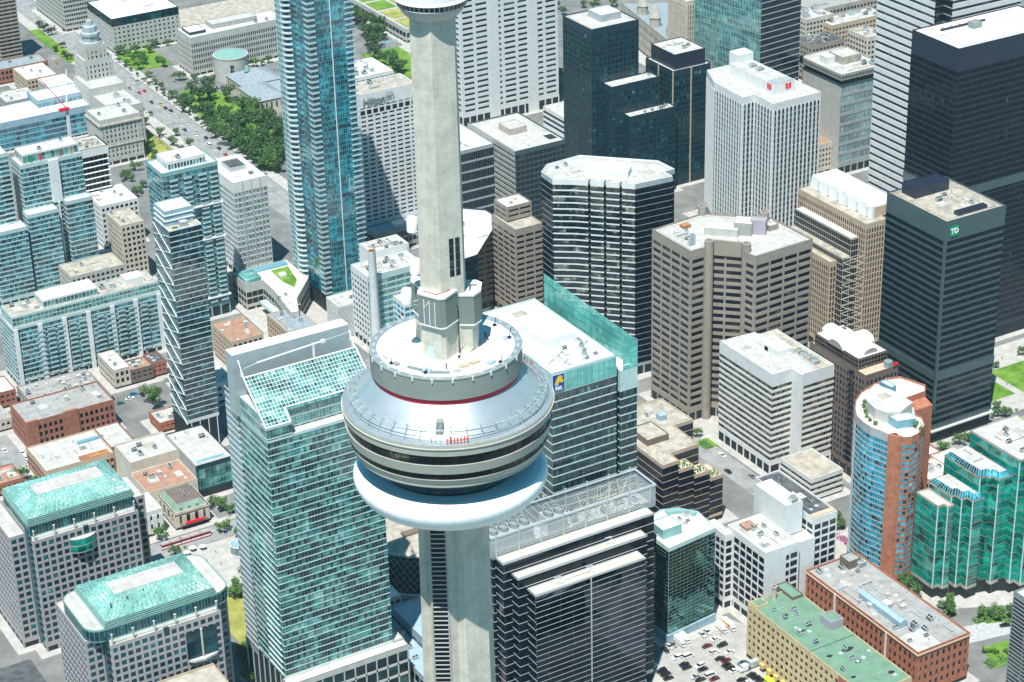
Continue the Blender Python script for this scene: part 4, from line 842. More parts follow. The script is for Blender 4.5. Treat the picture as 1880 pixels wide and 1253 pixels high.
# tall white hotel slab at the top
t = tower('white_hotel_slab', 'broad white hotel slab of close slot windows rising out of the top behind the shaft', 'hotel', R(529.1, 953, 611.5, 975), 135, S(fh=4.2, bw=11.6, sp=2.45, sd=.14, pw=2.6, pd=.16, wall='white', glass='g_darkteal', win='each', z0=9, top=5, cap=60))
for x0, x1 in ((553, 561), (585, 594)):
    b = MB(); b.box(x0, 952.6, 0, x1, 952.9, 135); b.build('blank_strip', 'white', t)
tower('low_white_office', 'low white office with three grey window rows at the foot of the white hotel slab', 'office building', R(577, 880, 600, 918), 17, S(fh=3.6, bw=3, sp=1.9, sd=.2, pw=0, wall='white', glass='g_navy', z0=3, top=2))
# condominium tower with corner balconies
sp_ = R(306, 726.9, 333.5, 757.8)
t = tower('blue_condo_tower', 'very tall blue glass condominium tower with white corner balconies left of the shaft', 'apartment tower', sp_, 215, S(fh=3.4, bw=1.35, sp=.16, sd=.1, pw=.08, pd=.1, wall='tealmetal', pier='tealmetal', glass='g_shangri', z0=12, top=4, roof='paleroof'), styles={3: S(fh=3.4, bw=1.7, sp=.3, sd=.1, pw=0, wall='darkteal', glass='g_shangri', z0=12, top=4)})
b = MB(); b.box(319.5, 726.45, 10, 320.1, 726.75, 212); b.build('fin', 'white', t)
rest_ = MB()
for k in range(59):
    z = 13 + k * 3.4
    for side in (0, 1):
        b = MB() if side == 0 else rest_
        if side == 0: b.prism([(304.6, 725.6), (309.6, 725.6), (309.6, 726.75), (305.85, 726.75), (305.85, 731), (304.6, 731)], z, z + .28); b.prism([(304.55, 725.55), (309.6, 725.55), (309.6, 725.65), (304.65, 725.65), (304.65, 731), (304.55, 731)], z + .28, z + 1.25, 1)
        else: b.box(329, 725.6, z, 334.8, 726.75, z + .28); b.box(329, 725.5, z + .28, 334.8, 725.58, z + 1.25, 1)
        if side == 0: b.build('balcony', ['white', 'paleteal'], t)
for k in range(59):
    b = MB() if k < 40 else rest_; z = 13 + k * 3.4; c = (305.2, 753.5); b.lathe([(4.6, z), (4.8, z), (4.8, z + 1.2), (4.6, z + 1.2)], 16, 0, c[0] + .5, c[1], PI * .55, PI * 1.45)
    if k < 40: b.build('balcony', 'white', t)
tag(rest_.build('balcony', ['white', 'paleteal'], t), kind='stuff')
mass(t, R(304, 757.9, 333, 768), 200, S(fh=3.4, bw=2, sp=.5, sd=.2, pw=.1, wall='paleteal', glass='g_shangri', z0=8, top=3))
t = tower('louvered_plant_house', 'grey louvered plant house at the foot of the blue condominium tower', 'building', R(313.5, 690, 331, 706), 20, S(fh=.9, bw=9, sp=.45, sd=.15, pw=.2, wall='louver', glass='g_navy', win='none', z0=1, top=.6, roof='greyroof'))
t = tower('white_ribbed_hall', 'white ribbed low hall between the grey plant house and the old mansard building', 'building', R(296, 690, 313, 706), 21, S(fh=.8, bw=9, sp=.4, sd=.12, pw=0, wall='white', glass='g_pale', win='none', z0=1, top=.5, roof='paleroof')); clutter(t, 298, 692, 312, 704, 21, 5, 3, 'usv', .8)
# white chimney and block beside it
t = thing('white_chimney', 'tall plain white chimney between the blue condominium tower and the shaft', 'chimney', (307.6, 664.5, 0))
b = MB(); b.lathe([(3.1, 0), (2.25, 64), (2.35, 64.4), (2.35, 65)], 32, 0, 307.6, 664.5); b.build('stack', 'white', t, True); b = MB(); b.lathe([(2.35, 65), (1.5, 65), (1.5, 62)], 24, 0, 307.6, 664.5); b.build('flue_rim', 'rust', t)
t = tower('white_plant_building', 'white building of square windows with cluttered roof behind the white chimney', 'building', R(306, 669, 343, 690), 46, S(fh=3.9, bw=3.6, sp=1.7, sd=.2, pw=1.2, pd=.25, wall='white', glass='g_navy', win='each', z0=5, top=3, cap=60, roof='paleroof'), styles={0: S(fh=3.9, bw=6, sp=1.2, sd=.2, pw=.3, wall='paleteal', glass='g_teal', z0=5, top=3)})
clutter(t, 308, 671, 342, 688, 46, 26, 4, 'uuudvscv', .9); mass(t, R(320, 690.5, 345, 706), 50, S(wall='white', win='none', bw=8, top=42, roof='paleroof')); clutter(t, 321, 691, 344, 705, 50, 18, 6, 'ddduuv', .9)
mass(t, R(322, 655, 345, 668.6), 30, S(fh=3.6, bw=4, sp=1.2, wall='white', glass='g_blue', z0=3, top=2, roof='paleroof'))

# ------------------------------------------------------------------ front: dark stepped glass tower with louvred roof
sI = S(fh=4.4, bw=3.4, sp=.3, sd=.16, pw=.05, pd=.06, wall='alu', pier='dark', glass='g_black', z0=6, top=.4, par=.5, roof='cream', base='none')
t = thing('dark_terraced_tower', 'dark glass tower with pale roof terraces and a louvred roof cage beside the lower shaft', 'office tower', (222, 305, 0))
mass(t, R(181.7, 307, 264, 322.5), 87.5, dict(sI, roof='paleroof')); mass(t, R(183, 300.6, 259.5, 306.8), 88.0, dict(sI, roof='cream')); mass(t, R(187.2, 295.4, 252.5, 300.4), 81.8, dict(sI, roof='cream'))
sM = S(fh=2.8, bw=6.2, sp=.26, sd=.1, pw=.03, pd=.04, wall='alu', pier='alu', glass='g_mirror', z0=6, top=1.4, par=.7, roof='cream', base='none')
mass(t, R(191.6, 288.6, 247.3, 295.2), 75.6, sI, styles={0: sM})
b = MB(); b.box(219, 288.1, 6, 219.5, 288.4, 76.2); b.build('facade_rail', 'alu', t)
for i, (x0, x1, y, z) in enumerate(((185, 257.5, 303.2, 88.06), (189.5, 250.5, 297.6, 81.86), (194, 245, 291.4, 75.66))):
    track(t, R(x0, y - 1.3, x1, y + 1.6), z, 0, .14, 'brownconc')
for k in range(13):
    b = MB(); z = 88.2 + k * .78
    P = R(181.4, 306.8, 264.3, 322.7); O = offset(P, .25); 
    for e in range(4):
        f = (e + 1) % 4; b.prism([P[e], O[e], O[f], P[f]][::-1], z, z + .3)
    b.build('louver_blade', 'alu', t)
for k in range(8):
    b = MB(); x = 183 + k * 11.2; b.box(x, 306.2, 88, x + .55, 306.75, 99.2); b.build('cage_post', 'alu', t); b = MB(); b.box(x, 322.8, 88, x + .8, 323.3, 99.8); b.build('cage_post', 'alu', t)
b = MB(); P = R(181.4, 306.8, 264.3, 322.7); O = offset(P, .5); I = offset(P, -.6)
for e in range(4):
    f = (e + 1) % 4; b.poly([(*O[e], 98.4), (*O[f], 98.4), (*I[f], 98.4), (*I[e], 98.4)]); b.poly([(*O[e], 97.6), (*O[f], 97.6), (*O[f], 98.4), (*O[e], 98.4)])
b.build('cage_rim', 'alu', t)
for k in range(6): place('cooling_tower', UNITS['cooling_tower'], t, (186.5 + k * 5.2 + (7 if k > 3 else 0), 315, 87.5), 0, (1.25, 1.9, 2.9))
clutter(t, 184, 308.5, 262, 311, 87.6, 14, 5, 'uuv', .8); clutter(t, 222, 311, 262, 321, 88, 16, 7, 'ucdu', 1.1)
r_ = random.Random(3)
for k in range(26):
    b = MB(); x = r_.uniform(216, 260); y = r_.uniform(309, 320); x2 = x + r_.uniform(-6, 6); y2 = y + r_.uniform(-3, 3)
    b.tube((x, y, 88), (x2, y2, 96.5), .16, 0, 5); b.tube((x2, y2, 96.5), (x + 4, y2, 96.5), .12, 0, 4); b.build('roof_truss', 'cream' if k % 3 else 'alu', t)
for x, y, z in ((206, 291.6, 75.6), (222, 291.6, 75.6), (236, 298.4, 81.8)):
    b = MB(); b.box(x - 1, y - .9, z, x + 1, y + .9, z + 1.2); b.tube((x, y, z + 1.2), (x, y, z + 3.6), .18); b.tube((x, y, z + 3.6), (x - 4, y - 1.2, z + 4.6), .16); b.build('cleaning_crane', 'white', t)
b = MB(); b.tube((206, 292.2, 77.2), (222, 292.2, 77.2), .14); b.build('cleaning_crane', 'white', t)
# dark green mirror glass block
dk = ccw([(281.6, 331), (282, 321.4), (310.2, 324.6), (312, 341), (306, 349), (298, 352), (290, 349), (289.5, 341.5)])
t = tower('green_mirror_block', 'dark green mirror glass block with a white roof beside the car park', 'office building', dk, 50.9, S(fh=1.9, bw=2.4, sp=.1, sd=.06, pw=.05, pd=.05, wall='paleteal', pier='paleteal', glass='g_mirrorteal', z0=4.5, top=1.2, par=.9, roof='whiteroof', base='wall'))
b = MB(); b.prism(offset(dk, .7), 0, 4.4); b.build('plinth', 'bluelow', t); block(t, 'penthouse', R(284.5, 330, 295, 340), 50.9, 56, 'tealmetal', 'whiteroof')
b = MB(); P = ccw([(299, 349.5), (306, 347), (310.5, 340), (308.4, 339), (304.6, 344.8), (298.4, 347)]); b.prism(P, 50.9, 52.6); b.build('turret_parapet', 'tealmetal', t); clutter(t, 299, 335, 309, 345, 50.9, 5, 4, 'cuv', .7); clutter(t, 284, 324, 308, 330, 50.9, 4, 6, 'vs', .6)
# white office complex
sW = S(fh=4.1, bw=4.9, sp=1.2, sd=.1, pw=.8, pd=.12, wall='white', glass='g_brown', win='each', z0=5, top=2.8, par=.9, roof='paleroof', cap=70)
wP = R(325.3, 305.9, 344.4, 335.6)
t = tower('white_office_complex', 'white concrete office complex of square windows and stepped roofs behind the green roofed warehouse', 'office building', wP, 42, sW, styles={0: S(blank=(0,), wall='white', sd=.3)})
b = MB()
for k in range(8):
    b.box(337.2, 305.5, 5 + k * 4.3, 339, 305.58, 7.4 + k * 4.3); b.box(339.8, 305.5, 5 + k * 4.3, 343.6, 305.58, 7.6 + k * 4.3)
b.build('window', 'g_brown', t)
mass(t, R(320.5, 331, 325, 346), 40, dict(sW, bw=3.6, cap=16)); mass(t, R(344.7, 308.5, 356, 342), 39, dict(sW, cap=12, blank=(0, 3))); mass(t, R(344.9, 317, 354.4, 341.5), 55, S(blank=(0, 1, 2, 3), wall='white', win='none', roof='whiteroof'), zb=39.5)
mass(t, R(356.3, 310.2, 370, 356), 48, dict(sW, cap=24, roof='darkroof')); place('cooling_tower', UNITS['cooling_tower'], t, (351, 320, 55), 0, (.9, .9, .9)); clutter(t, 346, 322, 354, 340, 55, 4, 2, 'vs', .7)
clutter(t, 327, 309, 343, 334, 42, 16, 4, 'uusvdvh', .9); clutter(t, 358, 313, 368, 352, 48, 8, 3, 'uvs', .8)
b = MB(); b.box(330, 327, 42, 336, 333, 43.4); b.build('roof_slab', 'brownroof', t)
b = MB(); b.box(356.5, 310.5, 48.05, 369.6, 313.5, 49.5); b.build('roof_trim', 'tan', t)
# brown terraced block
sN = S(fh=3.9, bw=5, sp=.35, sd=.12, pw=.05, pd=.06, wall='tan', pier='dark', glass='g_brown', z0=4, top=1.2, par=.8, roof='gravel', base='none')
n1 = ccw([(331, 461), (331, 398.7), (340.6, 399), (341, 407), (358.5, 407.3), (359, 430), (370.9, 430), (370, 458)])
t = tower('terraced_brown_block', 'dark brown glass block stepping down in planted terraces', 'office building', n1, 42, sN)
for i, (x0, y0, h) in enumerate(((340.8, 398.6, 36.5), (350, 398, 31), (359, 399, 25.5))):
    mass(t, R(x0, y0, x0 + 8.9, 406.8 + i * 3), h, dict(sN, roof='cream')); b = MB(); r_ = random.Random(i)
    for _ in range(120):
        c = Vector((x0 + (1.2 if r_.random() < .5 else r_.uniform(1, 8)), y0 + 1.5 + r_.uniform(0, 6), h + r_.uniform(.1, .9))); d1 = Vector((r_.uniform(-1, 1), r_.uniform(-1, 1), r_.uniform(-1, 1))).normalized() * .35; d2 = d1.orthogonal().normalized() * .35; b.poly([c - d1 - d2, c + d1 - d2, c + d1 + d2, c - d1 + d2])
    b.build('terrace_planting', 'leaf', t)
block(t, 'penthouse', R(336, 420, 349, 436), 42, 45.5, 'brownstone', 'gravel'); b = MB(); b.box(356, 438, 42, 360, 442, 45); b.build('roof_box', 'bluelow', t); clutter(t, 333, 402, 340, 458, 42, 10, 3, 'vsuv', .8); clutter(t, 345, 440, 368, 456, 42, 6, 4, 'vsu', .8)
# brick warehouses
sK = S(fh=4.3, bw=3.3, sp=2.2, sd=.12, pw=1.9, pd=.16, wall='orangebrick', glass='g_brown', win='each', z0=3, top=2.6, par=.9, roof='greyroof', cap=100, base='none')
bk = R(349.7, 225.1, 379.4, 305.6)
t = tower('brick_warehouse', 'long orange brick warehouse with white downpipes and a grey cluttered roof', 'warehouse', bk, 24.5, sK)
b = MB(); b.prism(offset(bk, .55), 23.6, 24.3); b.build('cornice', 'tan', t)
for y in (246, 283):
    b = MB(); b.box(348.9, y, 1, 349.4, y + .9, 24.4); b.build('downpipe', 'white', t)
clutter(t, 351, 228, 378, 304, 24.5, 46, 6, 'uuudvvssdh', .9); b = MB(); b.box(356, 245, 24.5, 360, 275, 27.5, 0); b.prism([(356, 245), (360, 245), (360, 275), (356, 275)], 27.5, 28.4, 0, P2=[(357.8, 245), (358.2, 245), (358.2, 275), (357.8, 275)]); b.build('roof_monitor', 'bluelow', t)
block(t, 'lift_room', R(367, 296, 374, 303), 24.5, 29, 'brownstone', 'greyroof'); b = MB(); b.poly([(350.4, 226, 24.56), (364, 226, 24.56), (364, 240, 24.56), (350.4, 240, 24.56)]); b.build('roof_patch', 'paleroof', t); place('cooling_tower', UNITS['cooling_tower'], t, (374, 297, 24.5), 0, (1.1, 1.4, 1.1)); place('stair_hut', UNITS['stair_hut'], t, (362, 262, 24.5), 0, (1.4, 2, 1))
yl = R(306.3, 208, 331.5, 292.5)
t = tower('green_roof_warehouse', 'yellow brick warehouse with a flat green roof beside the car park', 'warehouse', yl, 28.9, S(fh=3.9, bw=3.5, sp=1.9, sd=.2, pw=1.6, pd=.22, wall='yellowbrick', glass='g_brown', win='each', z0=3, top=2.2, par=.5, roof='greenroof', cap=100, base='none'), styles={2: S(blank=(2,), wall='yellowbrick', sd=.2, par=.5)})
b = MB(); b.prism([(306.2, 208), (306.2, 226), (305.9, 226), (305.9, 208)], 0, 29.3); b.build('brick_end', 'orangebrick', t)
block(t, 'lift_room', R(324.5, 255, 331.3, 263), 28.9, 33.5, 'purplegrey', 'greenroof'); block(t, 'lift_room', R(307, 286.5, 313, 292), 28.9, 30.5, 'yellowbrick', 'greenroof'); block(t, 'lift_room', R(325, 284, 331, 297), 27, 30.5, 'brownstone', 'greenroof')
b = MB(); b.box(306.5, 247, 28.9, 331, 247.5, 29.5); b.build('fire_wall', 'greenroof', t); b = MB(); b.lathe([(1.3, 28.9), (1.1, 35), (1.35, 35.2), (1.35, 36), (.8, 36)], 12, 0, 318.5, 289.5); b.build('brick_chimney', 'stone', t)
clutter(t, 308, 212, 330, 245, 28.9, 12, 3, 'uvssv', .8, False); clutter(t, 308, 249, 323, 285, 28.9, 14, 4, 'uuvssd', .8, False)
r_ = random.Random(9)
for x, y, w_, d_ in ((322, 240, 3.2, 1.6), (313, 262, 2.6, 1.3), (320, 230, 1.6, 1.2), (311, 222, 1.5, 1.0), (327, 216, 1.8, 1.2), (315, 276, 1.4, 1.2), (312, 240, 1.6, 1.1)):
    b = MB(); b.poly([(x + w_ * (.8 + .3 * r_.random()) * math.cos(PI * k / 7), y + d_ * (.8 + .3 * r_.random()) * math.sin(PI * k / 7), 28.93) for k in range(14)]); b.build('roof_stain', 'dark', t)
for k in range(5):
    b = MB(); y = 257 + k * 5.2; b.prism([(305.9, y), (305.9, y + 2.6), (304.3, y + 2.6), (304.3, y)], 2.2, 2.4, P2=[(305.95, y), (305.95, y + 2.6), (305.8, y + 2.6), (305.8, y)]); b.box(304.4, y, 2.1, 305.9, y + 2.6, 4.2); b.build('awning', 'awning', t)
tower('dark_corner_block', 'sliver of a dark grey louvred building at the right edge below the green glass building', 'building', R(377.5, 165, 410, 198), 62, S(fh=2, bw=8, sp=.8, sd=.2, pw=.2, wall='louver', glass='g_brown', z0=1))
# low buildings between the curved tower and the green glass one
t = tower('low_pale_roof_block', 'low tan block between the curved tower and the green glass building', 'building', R(461, 349, 478, 366), 17, S(fh=4, bw=4, sp=1.8, wall='tan', glass='g_brown', z0=3, roof='whiteroof')); clutter(t, 463, 352, 477, 364, 17, 5, 2, 'cuv', .8)
t = tower('low_cream_block', 'low cream block behind the low tan block with the pale roof', 'building', R(480.5, 360, 496, 371), 15, S(fh=4, bw=4, sp=1.8, wall='cream', glass='g_brown', z0=3, roof='whiteroof'))
t = tower('quarter_round_block', 'low brick block with a curved glazed roof corner below the black tower', 'building', ccw([(475, 373), (489, 373), (489, 384), (483, 384), (478, 381)]), 14, S(fh=4, bw=4, sp=1.8, wall='redbrick', glass='g_navy', z0=3, roof='whiteroof'))
t = tower('white_shed', 'low white roofed block at the right edge near the yellow taxi', 'building', R(545, 362, 580, 382), 9, S(fh=3.5, bw=4, sp=1.6, wall='white', glass='g_navy', z0=3, roof='whiteroof')); clutter(t, 547, 364, 578, 380, 9, 7, 2, 'usvd')
# ------------------------------------------------------------------ left half
# pale teal hotel tower with sloping glass roof
sZ = S(fh=3.2, bw=1.45, sp=.42, sd=.2, pw=.07, pd=.1, wall='paleteal', pier='tealmetal', glass='g_ritz', z0=26, top=.8, par=.3, roof='paleroof')
t = thing('slanted_roof_tower', 'teal glass tower with a slanted glazed roof and a blank grey wall behind it', 'hotel tower', (131, 380, 0))
zp = R(104.7, 358, 157.2, 400)
mass(t, zp, 144, sZ); mass(t, R(104.7, 358, 116.2, 363.4), 150, dict(sZ, z0=.3), zb=144.5); mass(t, R(104.9, 363.4, 157, 384), 153.8, S(fh=4.5, bw=1.5, sp=.5, sd=.12, pw=.1, pd=.12, wall='paleteal', glass='g_teal', z0=.2, top=.4, par=.1), zb=144.5)
def roofz(y): return 150.3 + .77 * (y - 358)
g_ = MB(); f_ = MB(); nx_ = 34; ny_ = 14
for i in range(nx_):
    for j in range(ny_):
        x0, x1 = 104.7 + 52.5 * i / nx_, 104.7 + 52.5 * (i + 1) / nx_; y0, y1 = 358 + 19.5 * j / ny_, 358 + 19.5 * (j + 1) / ny_
        if x0 > 115.9 and y1 < 363.5: continue
        q = [rnd.uniform(0, .03) for _ in range(4)]
        g_.poly([(x0 + .08, y0 + .08, roofz(y0 + .08) + q[0]), (x1 - .08, y0 + .08, roofz(y0 + .08) + q[1]), (x1 - .08, y1 - .08, roofz(y1 - .08) + q[2]), (x0 + .08, y1 - .08, roofz(y1 - .08) + q[3])])
f_.poly([(104.7, 358, roofz(358) - .04), (116.2, 358, roofz(358) - .04), (116.2, 363.4, roofz(363.4) - .04), (157.2, 363.4, roofz(363.4) - .04), (157.2, 377.5, roofz(377.5) - .04), (104.7, 377.5, roofz(377.5) - .04)])
f_.build('roof_grid', 'signwhite', t); g_.build('roof_glazing', 'g_roofglass', t)
b = MB()
for a, c in (((104.7, 358), (116.2, 358)), ((116.2, 358), (116.2, 363.4)), ((116.2, 363.4), (157.2, 363.4)), ((157.2, 363.4), (157.2, 377.5)), ((104.7, 377.5), (157.2, 377.5)), ((104.7, 358), (104.7, 377.5))): b.tube((*a, roofz(a[1]) + .15), (*c, roofz(c[1]) + .15), .35, 0, 5)
b.build('roof_edge', 'signwhite', t)
b = MB()
for x in (104.9, 157):
    for k in range(9): b.tube((x, 377.5 + k * .55, 165 + k * .8), (x, 381, 165 + k * .8), .12, 0, 4)
    b.tube((x, 377.5, 165.3), (x, 383, 171.5), .2, 0, 5)
b.build('roof_ladder', 'signwhite', t)
b = MB(); b.prism([(103, 384.2), (157.6, 384.2), (157.6, 391), (103, 391)], 144.6, 173.5, 0, 1); b.build('screen_wall', ['greymetal', 'whiteroof'], t)
b = MB(); b.tube((112, 379.6, 169.6), (143, 379.6, 171.4), .45); b.tube((138.5, 379.6, 162), (138.5, 379.6, 171.5), .6); b.tube((106, 379.6, 168.6), (112, 379.6, 169.6), .12); b.tube((143, 379.6, 171.4), (156, 379.6, 172.4), .1); b.box(142, 379, 170.6, 144, 380.2, 172); b.build('roof_crane', 'white', t)
b = MB()
for k in range(41): z = 24 + k * 3.2; b.box(104.1, 386, z, 104.45, 399, z + .9)
b.box(104.45, 388, 20, 104.7, 399.5, 150); b.build('side_louver', 'greymetal', t)
b = MB()
for k in range(26): z = 26 + k * 3.2; b.box(104.1, 360, z, 104.45, 374, z + .12)
b.build('side_balcony', 'paleteal', t)
mass(t, R(103, 352, 162, 357.8), 25, S(fh=5.5, bw=5.5, sp=1.2, sd=.3, pw=.6, pd=.3, wall='lightconc', glass='g_darkteal', z0=4, top=2, par=.8, roof='whiteroof')); mass(t, R(157.5, 357, 162.5, 384), 25, S(fh=5.5, bw=5.5, sp=1.2, sd=.3, pw=.6, wall='lightconc', glass='g_darkteal', z0=4, top=2, roof='whiteroof'))
# round concert hall
t = thing('round_hall', 'round concert hall with pale roof and dark lattice glass skirt behind the slanted roof tower', 'concert hall', (222, 448, 0))
b = MB(); b.lathe([(33.5, 21.4), (33.5, 22.4), (31.5, 22.6), (24, 23.4), (0, 24)], 80, 0, 222, 448); b.build('roof', 'gravel', t)
b = MB(); b.lathe([(36.5, 0), (37.2, 2.5), (33.2, 21.4)], 80, 0, 222, 448); b.build('glass_skirt', 'g_navy', t)
b = MB()
for k in range(64):
    for s in (-1, 1):
        P = lambda q: ((37.3 - 4 * q) * math.cos(2 * PI * (k + s * q * 5) / 64) + 222, (37.3 - 4 * q) * math.sin(2 * PI * (k + s * q * 5) / 64) + 448, 2.5 + 19 * q)
        for i in range(5): b.tube(P(i / 5), P((i + 1) / 5), .12, 0, 4)
b.build('lattice', 'greymetal', t); b = MB(); b.lathe([(33.55, 21.2), (34, 21.2), (34, 22.1), (33.5, 22.45)], 80, 0, 222, 448); b.lathe([(38.5, 0), (38.5, 2.4), (37.2, 2.6)], 80, 0, 222, 448); b.build('roof_rim', 'lightconc', t)
b = MB(); b.box(205, 436, 23.6, 216, 440, 24.6); b.build('roof_hatch', 'brownstone', t)
# low block beside the shaft, its blue shade painted into roof and wall colour
t = tower('low_flat_block', 'low flat roofed block with a shade-coloured step and roof units beside the lower shaft', 'building', R(166, 340, 215, 398), 9, S(fh=4, bw=5, sp=1.2, wall='greymetal', glass='g_navy', z0=2, top=1.5, roof='bluelow')); mass(t, R(177, 356, 215, 398), 14, S(fh=4, bw=5, sp=1.8, wall='bluelow', glass='g_navy', z0=3, top=3, roof='bluelow')); clutter(t, 168, 345, 176, 390, 9, 3, 2, 'uc'); clutter(t, 180, 360, 214, 396, 14, 5, 3, 'us')

# two pink stone civic blocks with green lattice roofs
sP = S(fh=3.66, bw=3.42, sp=1.25, sd=.16, pw=1.05, pd=.19, wall='pinkstone', glass='g_metro', win='each', z0=4, top=1.0, par=.6, roof='paleroof', cap=100)
def civic(dy, label, h0, x0, x1, bow):
    y0 = 471 + dy; t = thing('civic_block', label, 'office building', ((x0 + x1) / 2, y0 + 20, 0))
    mass(t, R(x0, y0, x1, y0 + 36), 60, sP)
    mass(t, R(x0 - 8.2, y0 + 9, x0 - .6, y0 + 45), 60, dict(sP, cap=30)); mass(t, R(x1 + .6, y0 + 12, x1 + 8, y0 + 34), 60, dict(sP, cap=30))
    b = MB(); b.box(x0 - .5, y0 + 2, 2, x0 + .2, y0 + 10, 62); b.box(x1 - .2, y0 + 2, 2, x1 + .6, y0 + 10, 62); b.build('corner_glazing', 'g_metro', t)
    xm = x0 + (x1 - x0) * .5
    b = MB(); b.box(xm - 1.3, y0 - .5, 58, xm + 1.1, y0 + .5, 60.9); b.build('parapet_gap', 'g_metro', t)
    # recessed glazed storey
    E_ = R(x0 + .6, y0 + 5.2, x1 + .4, y0 + 41)
    if not bow:
        c = 7; E_ = []
        for (cx, cy, a0) in ((x0 + .6 + c - 8, y0 + 5.2 + c, PI), (x1 + 8 - c, y0 + 5.2 + c, 1.5 * PI), (x1 + 8 - c, y0 + 41 - c, 0), (x0 - 7.4 + c, y0 + 41 - c, .5 * PI)):
            E_ += [(cx + c * math.cos(a0 + PI / 2 * k / 5), cy + c * math.sin(a0 + PI / 2 * k / 5)) for k in range(6)]
    mass(t, E_, 66, S(fh=5.2, bw=1.5, sp=.25, sd=.15, pw=.09, pd=.12, wall='copper', pier='copper', glass='g_metro', z0=.2, top=.5, par=.25, roof='paleroof', base='none'), zb=60.05)
    for i in range(6):
        b = MB(); x = x0 + 1.2 + i * (x1 - x0 - 2.4) / 5; b.tube((x, y0 + .9, 60.4), (x, y0 + .9, 65.2), .42, 0, 10); b.tube((x, y0 + .9, 65.2), (x, y0 + .9, 65.5), .55, 0, 10); b.build('flue_column', 'lightconc', t)
    b = MB(); b.tube((x0 + 1.2, y0 + 2, 62.1), (x1 - 1.2, y0 + 2, 62.1), .12, 0, 5); b.tube((x0 + 1.2, y0 + 2, 61.2), (x1 - 1.2, y0 + 2, 61.2), .08, 0, 5); b.build('terrace_rail', 'copper', t)
    # lattice hip roof: three steps then a slope up to a flat top
    A = R(x0 - .2, y0 + 5.2, x1 + 1.2, y0 + 41); B = R(x0 + 10, y0 + 17.5, x1 - 8.5, y0 + 28)
    b = MB(); zb_ = 66.3
    for k in range(3): b.prism(offset(A, -.35 * k), zb_ + k * .85, zb_ + k * .85 + .35, 0); b.prism(offset(A, -.35 * k - .35), zb_ + k * .85 + .3, zb_ + (k + 1) * .85, 1, notop=True)
    b.build('eave', ['copper', 'tealsteel'], t)
    A = offset(A, -1.0); z0, z1 = 68.9, 73.4
    g_ = MB(); f_ = MB()
    for e in range(4):
        f = (e + 1) % 4; a, c, d, q = Vector(A[e]), Vector(A[f]), Vector(B[f]), Vector(B[e]); L = (c - a).length; nk = max(2, round(L / 2.3)); nr = 6
        f_.poly([(*a, z0 - .06), (*c, z0 - .06), (*d, z1 - .06), (*q, z1 - .06)])
        for r_ in range(nr):
            s0, s1 = r_ / nr, (r_ + 1) / nr
            for k in range(nk):
                p0 = a.lerp(c, (k + .1) / nk).lerp(q.lerp(d, (k + .1) / nk), s0 + .014); p1 = a.lerp(c, (k + .9) / nk).lerp(q.lerp(d, (k + .9) / nk), s0 + .014); p2 = a.lerp(c, (k + .9) / nk).lerp(q.lerp(d, (k + .9) / nk), s1 - .014); p3 = a.lerp(c, (k + .1) / nk).lerp(q.lerp(d, (k + .1) / nk), s1 - .014)
                za, zc = z0 + (z1 - z0) * (s0 + .014), z0 + (z1 - z0) * (s1 - .014); m_ = (p0 + p1 + p2 + p3) / 4; pk = (*m_, (za + zc) / 2 + .42)
                g_.poly([(*p0, za), (*p1, za), pk]); g_.poly([(*p1, za), (*p2, zc), pk]); g_.poly([(*p2, zc), (*p3, zc), pk]); g_.poly([(*p3, zc), (*p0, za), pk])
    f_.build('roof_slope', 'copper', t); g_.build('roof_lattice', 'g_lattice', t)
    b = MB()
    for e in range(4): b.tube((*A[e], z0), (*B[e], z1 + .1), .22, 0, 5)
    b.build('hip_ridge', 'copper', t)
    b = MB(); b.prism(B, z1 - .3, z1 + .15); b.build('flat_top', 'paleroof', t)
    for x, y in ((x0 + 12, y0 + 25), (x0 + 30, y0 + 26)): place('skylight', UNITS['skylight'], t, (x, y, z1 + .1))
    if bow:
        g_ = MB(); b = MB(); cx = x0 + 23.5; w = 7.5
        arc = [(cx + w * math.sin(a), y0 + .4 - 5.2 * math.cos(a) + 2.0) for a in [(-1.2 + 2.4 * k / 10) for k in range(11)]]
        for z in (48.8, 52.4, 55.9): b.prism(arc + [(arc[-1][0], y0 + .3), (arc[0][0], y0 + .3)], z, z + .35)
        for zz in (49.15, 52.75):
            for k in range(10): g_.poly([(*arc[k], zz), (*arc[k + 1], zz), (*arc[k + 1], zz + 3.2), (*arc[k], zz + 3.2)])
        b.build('bow_frame', 'lightconc', t); g_.build('bow_window', 'g_green', t)
    else:
        b = MB(); xa, xb = x1 - 17, x1 - 2.8; b.box(xa, y0 - .55, 40, xb, y0 - .42, 55); b.build('recess_glazing', 'g_metro', t)
        b = MB(); b.tube(((xa + xb) / 2, y0 - .9, 40), ((xa + xb) / 2, y0 - .9, 55.4), .5, 0, 10); b.prism([(xa, y0 - .6), (xa + 2, y0 - 2.2), (xa + 7, y0 - 3), (xb - 1, y0 - 1.4), (xb, y0 - .6)], 40, 41.1); b.build('recess_column', 'lightconc', t)
        for x, y in ((x0 + 6, y0 + 12), (x0 + 14, y0 + 13.5), (x0 + 22, y0 + 15)):
            b = MB(); b.tube((x, y, 70.6), (x, y, 73.5), .3, 0, 8); b.box(x - .5, y - .5, 70.2, x + .5, y + .5, 71.4); b.build('roof_exhaust', 'tealsteel', t)
    return t
civic(0, 'pink stone office block with green lattice roof and bow window, farther of the pair', 60, 33, 84.3, True)
civic(-98.6, 'pink stone office block with turquoise lattice roof and rounded terrace, nearer of the pair', 60, 32.2, 82.6, False)
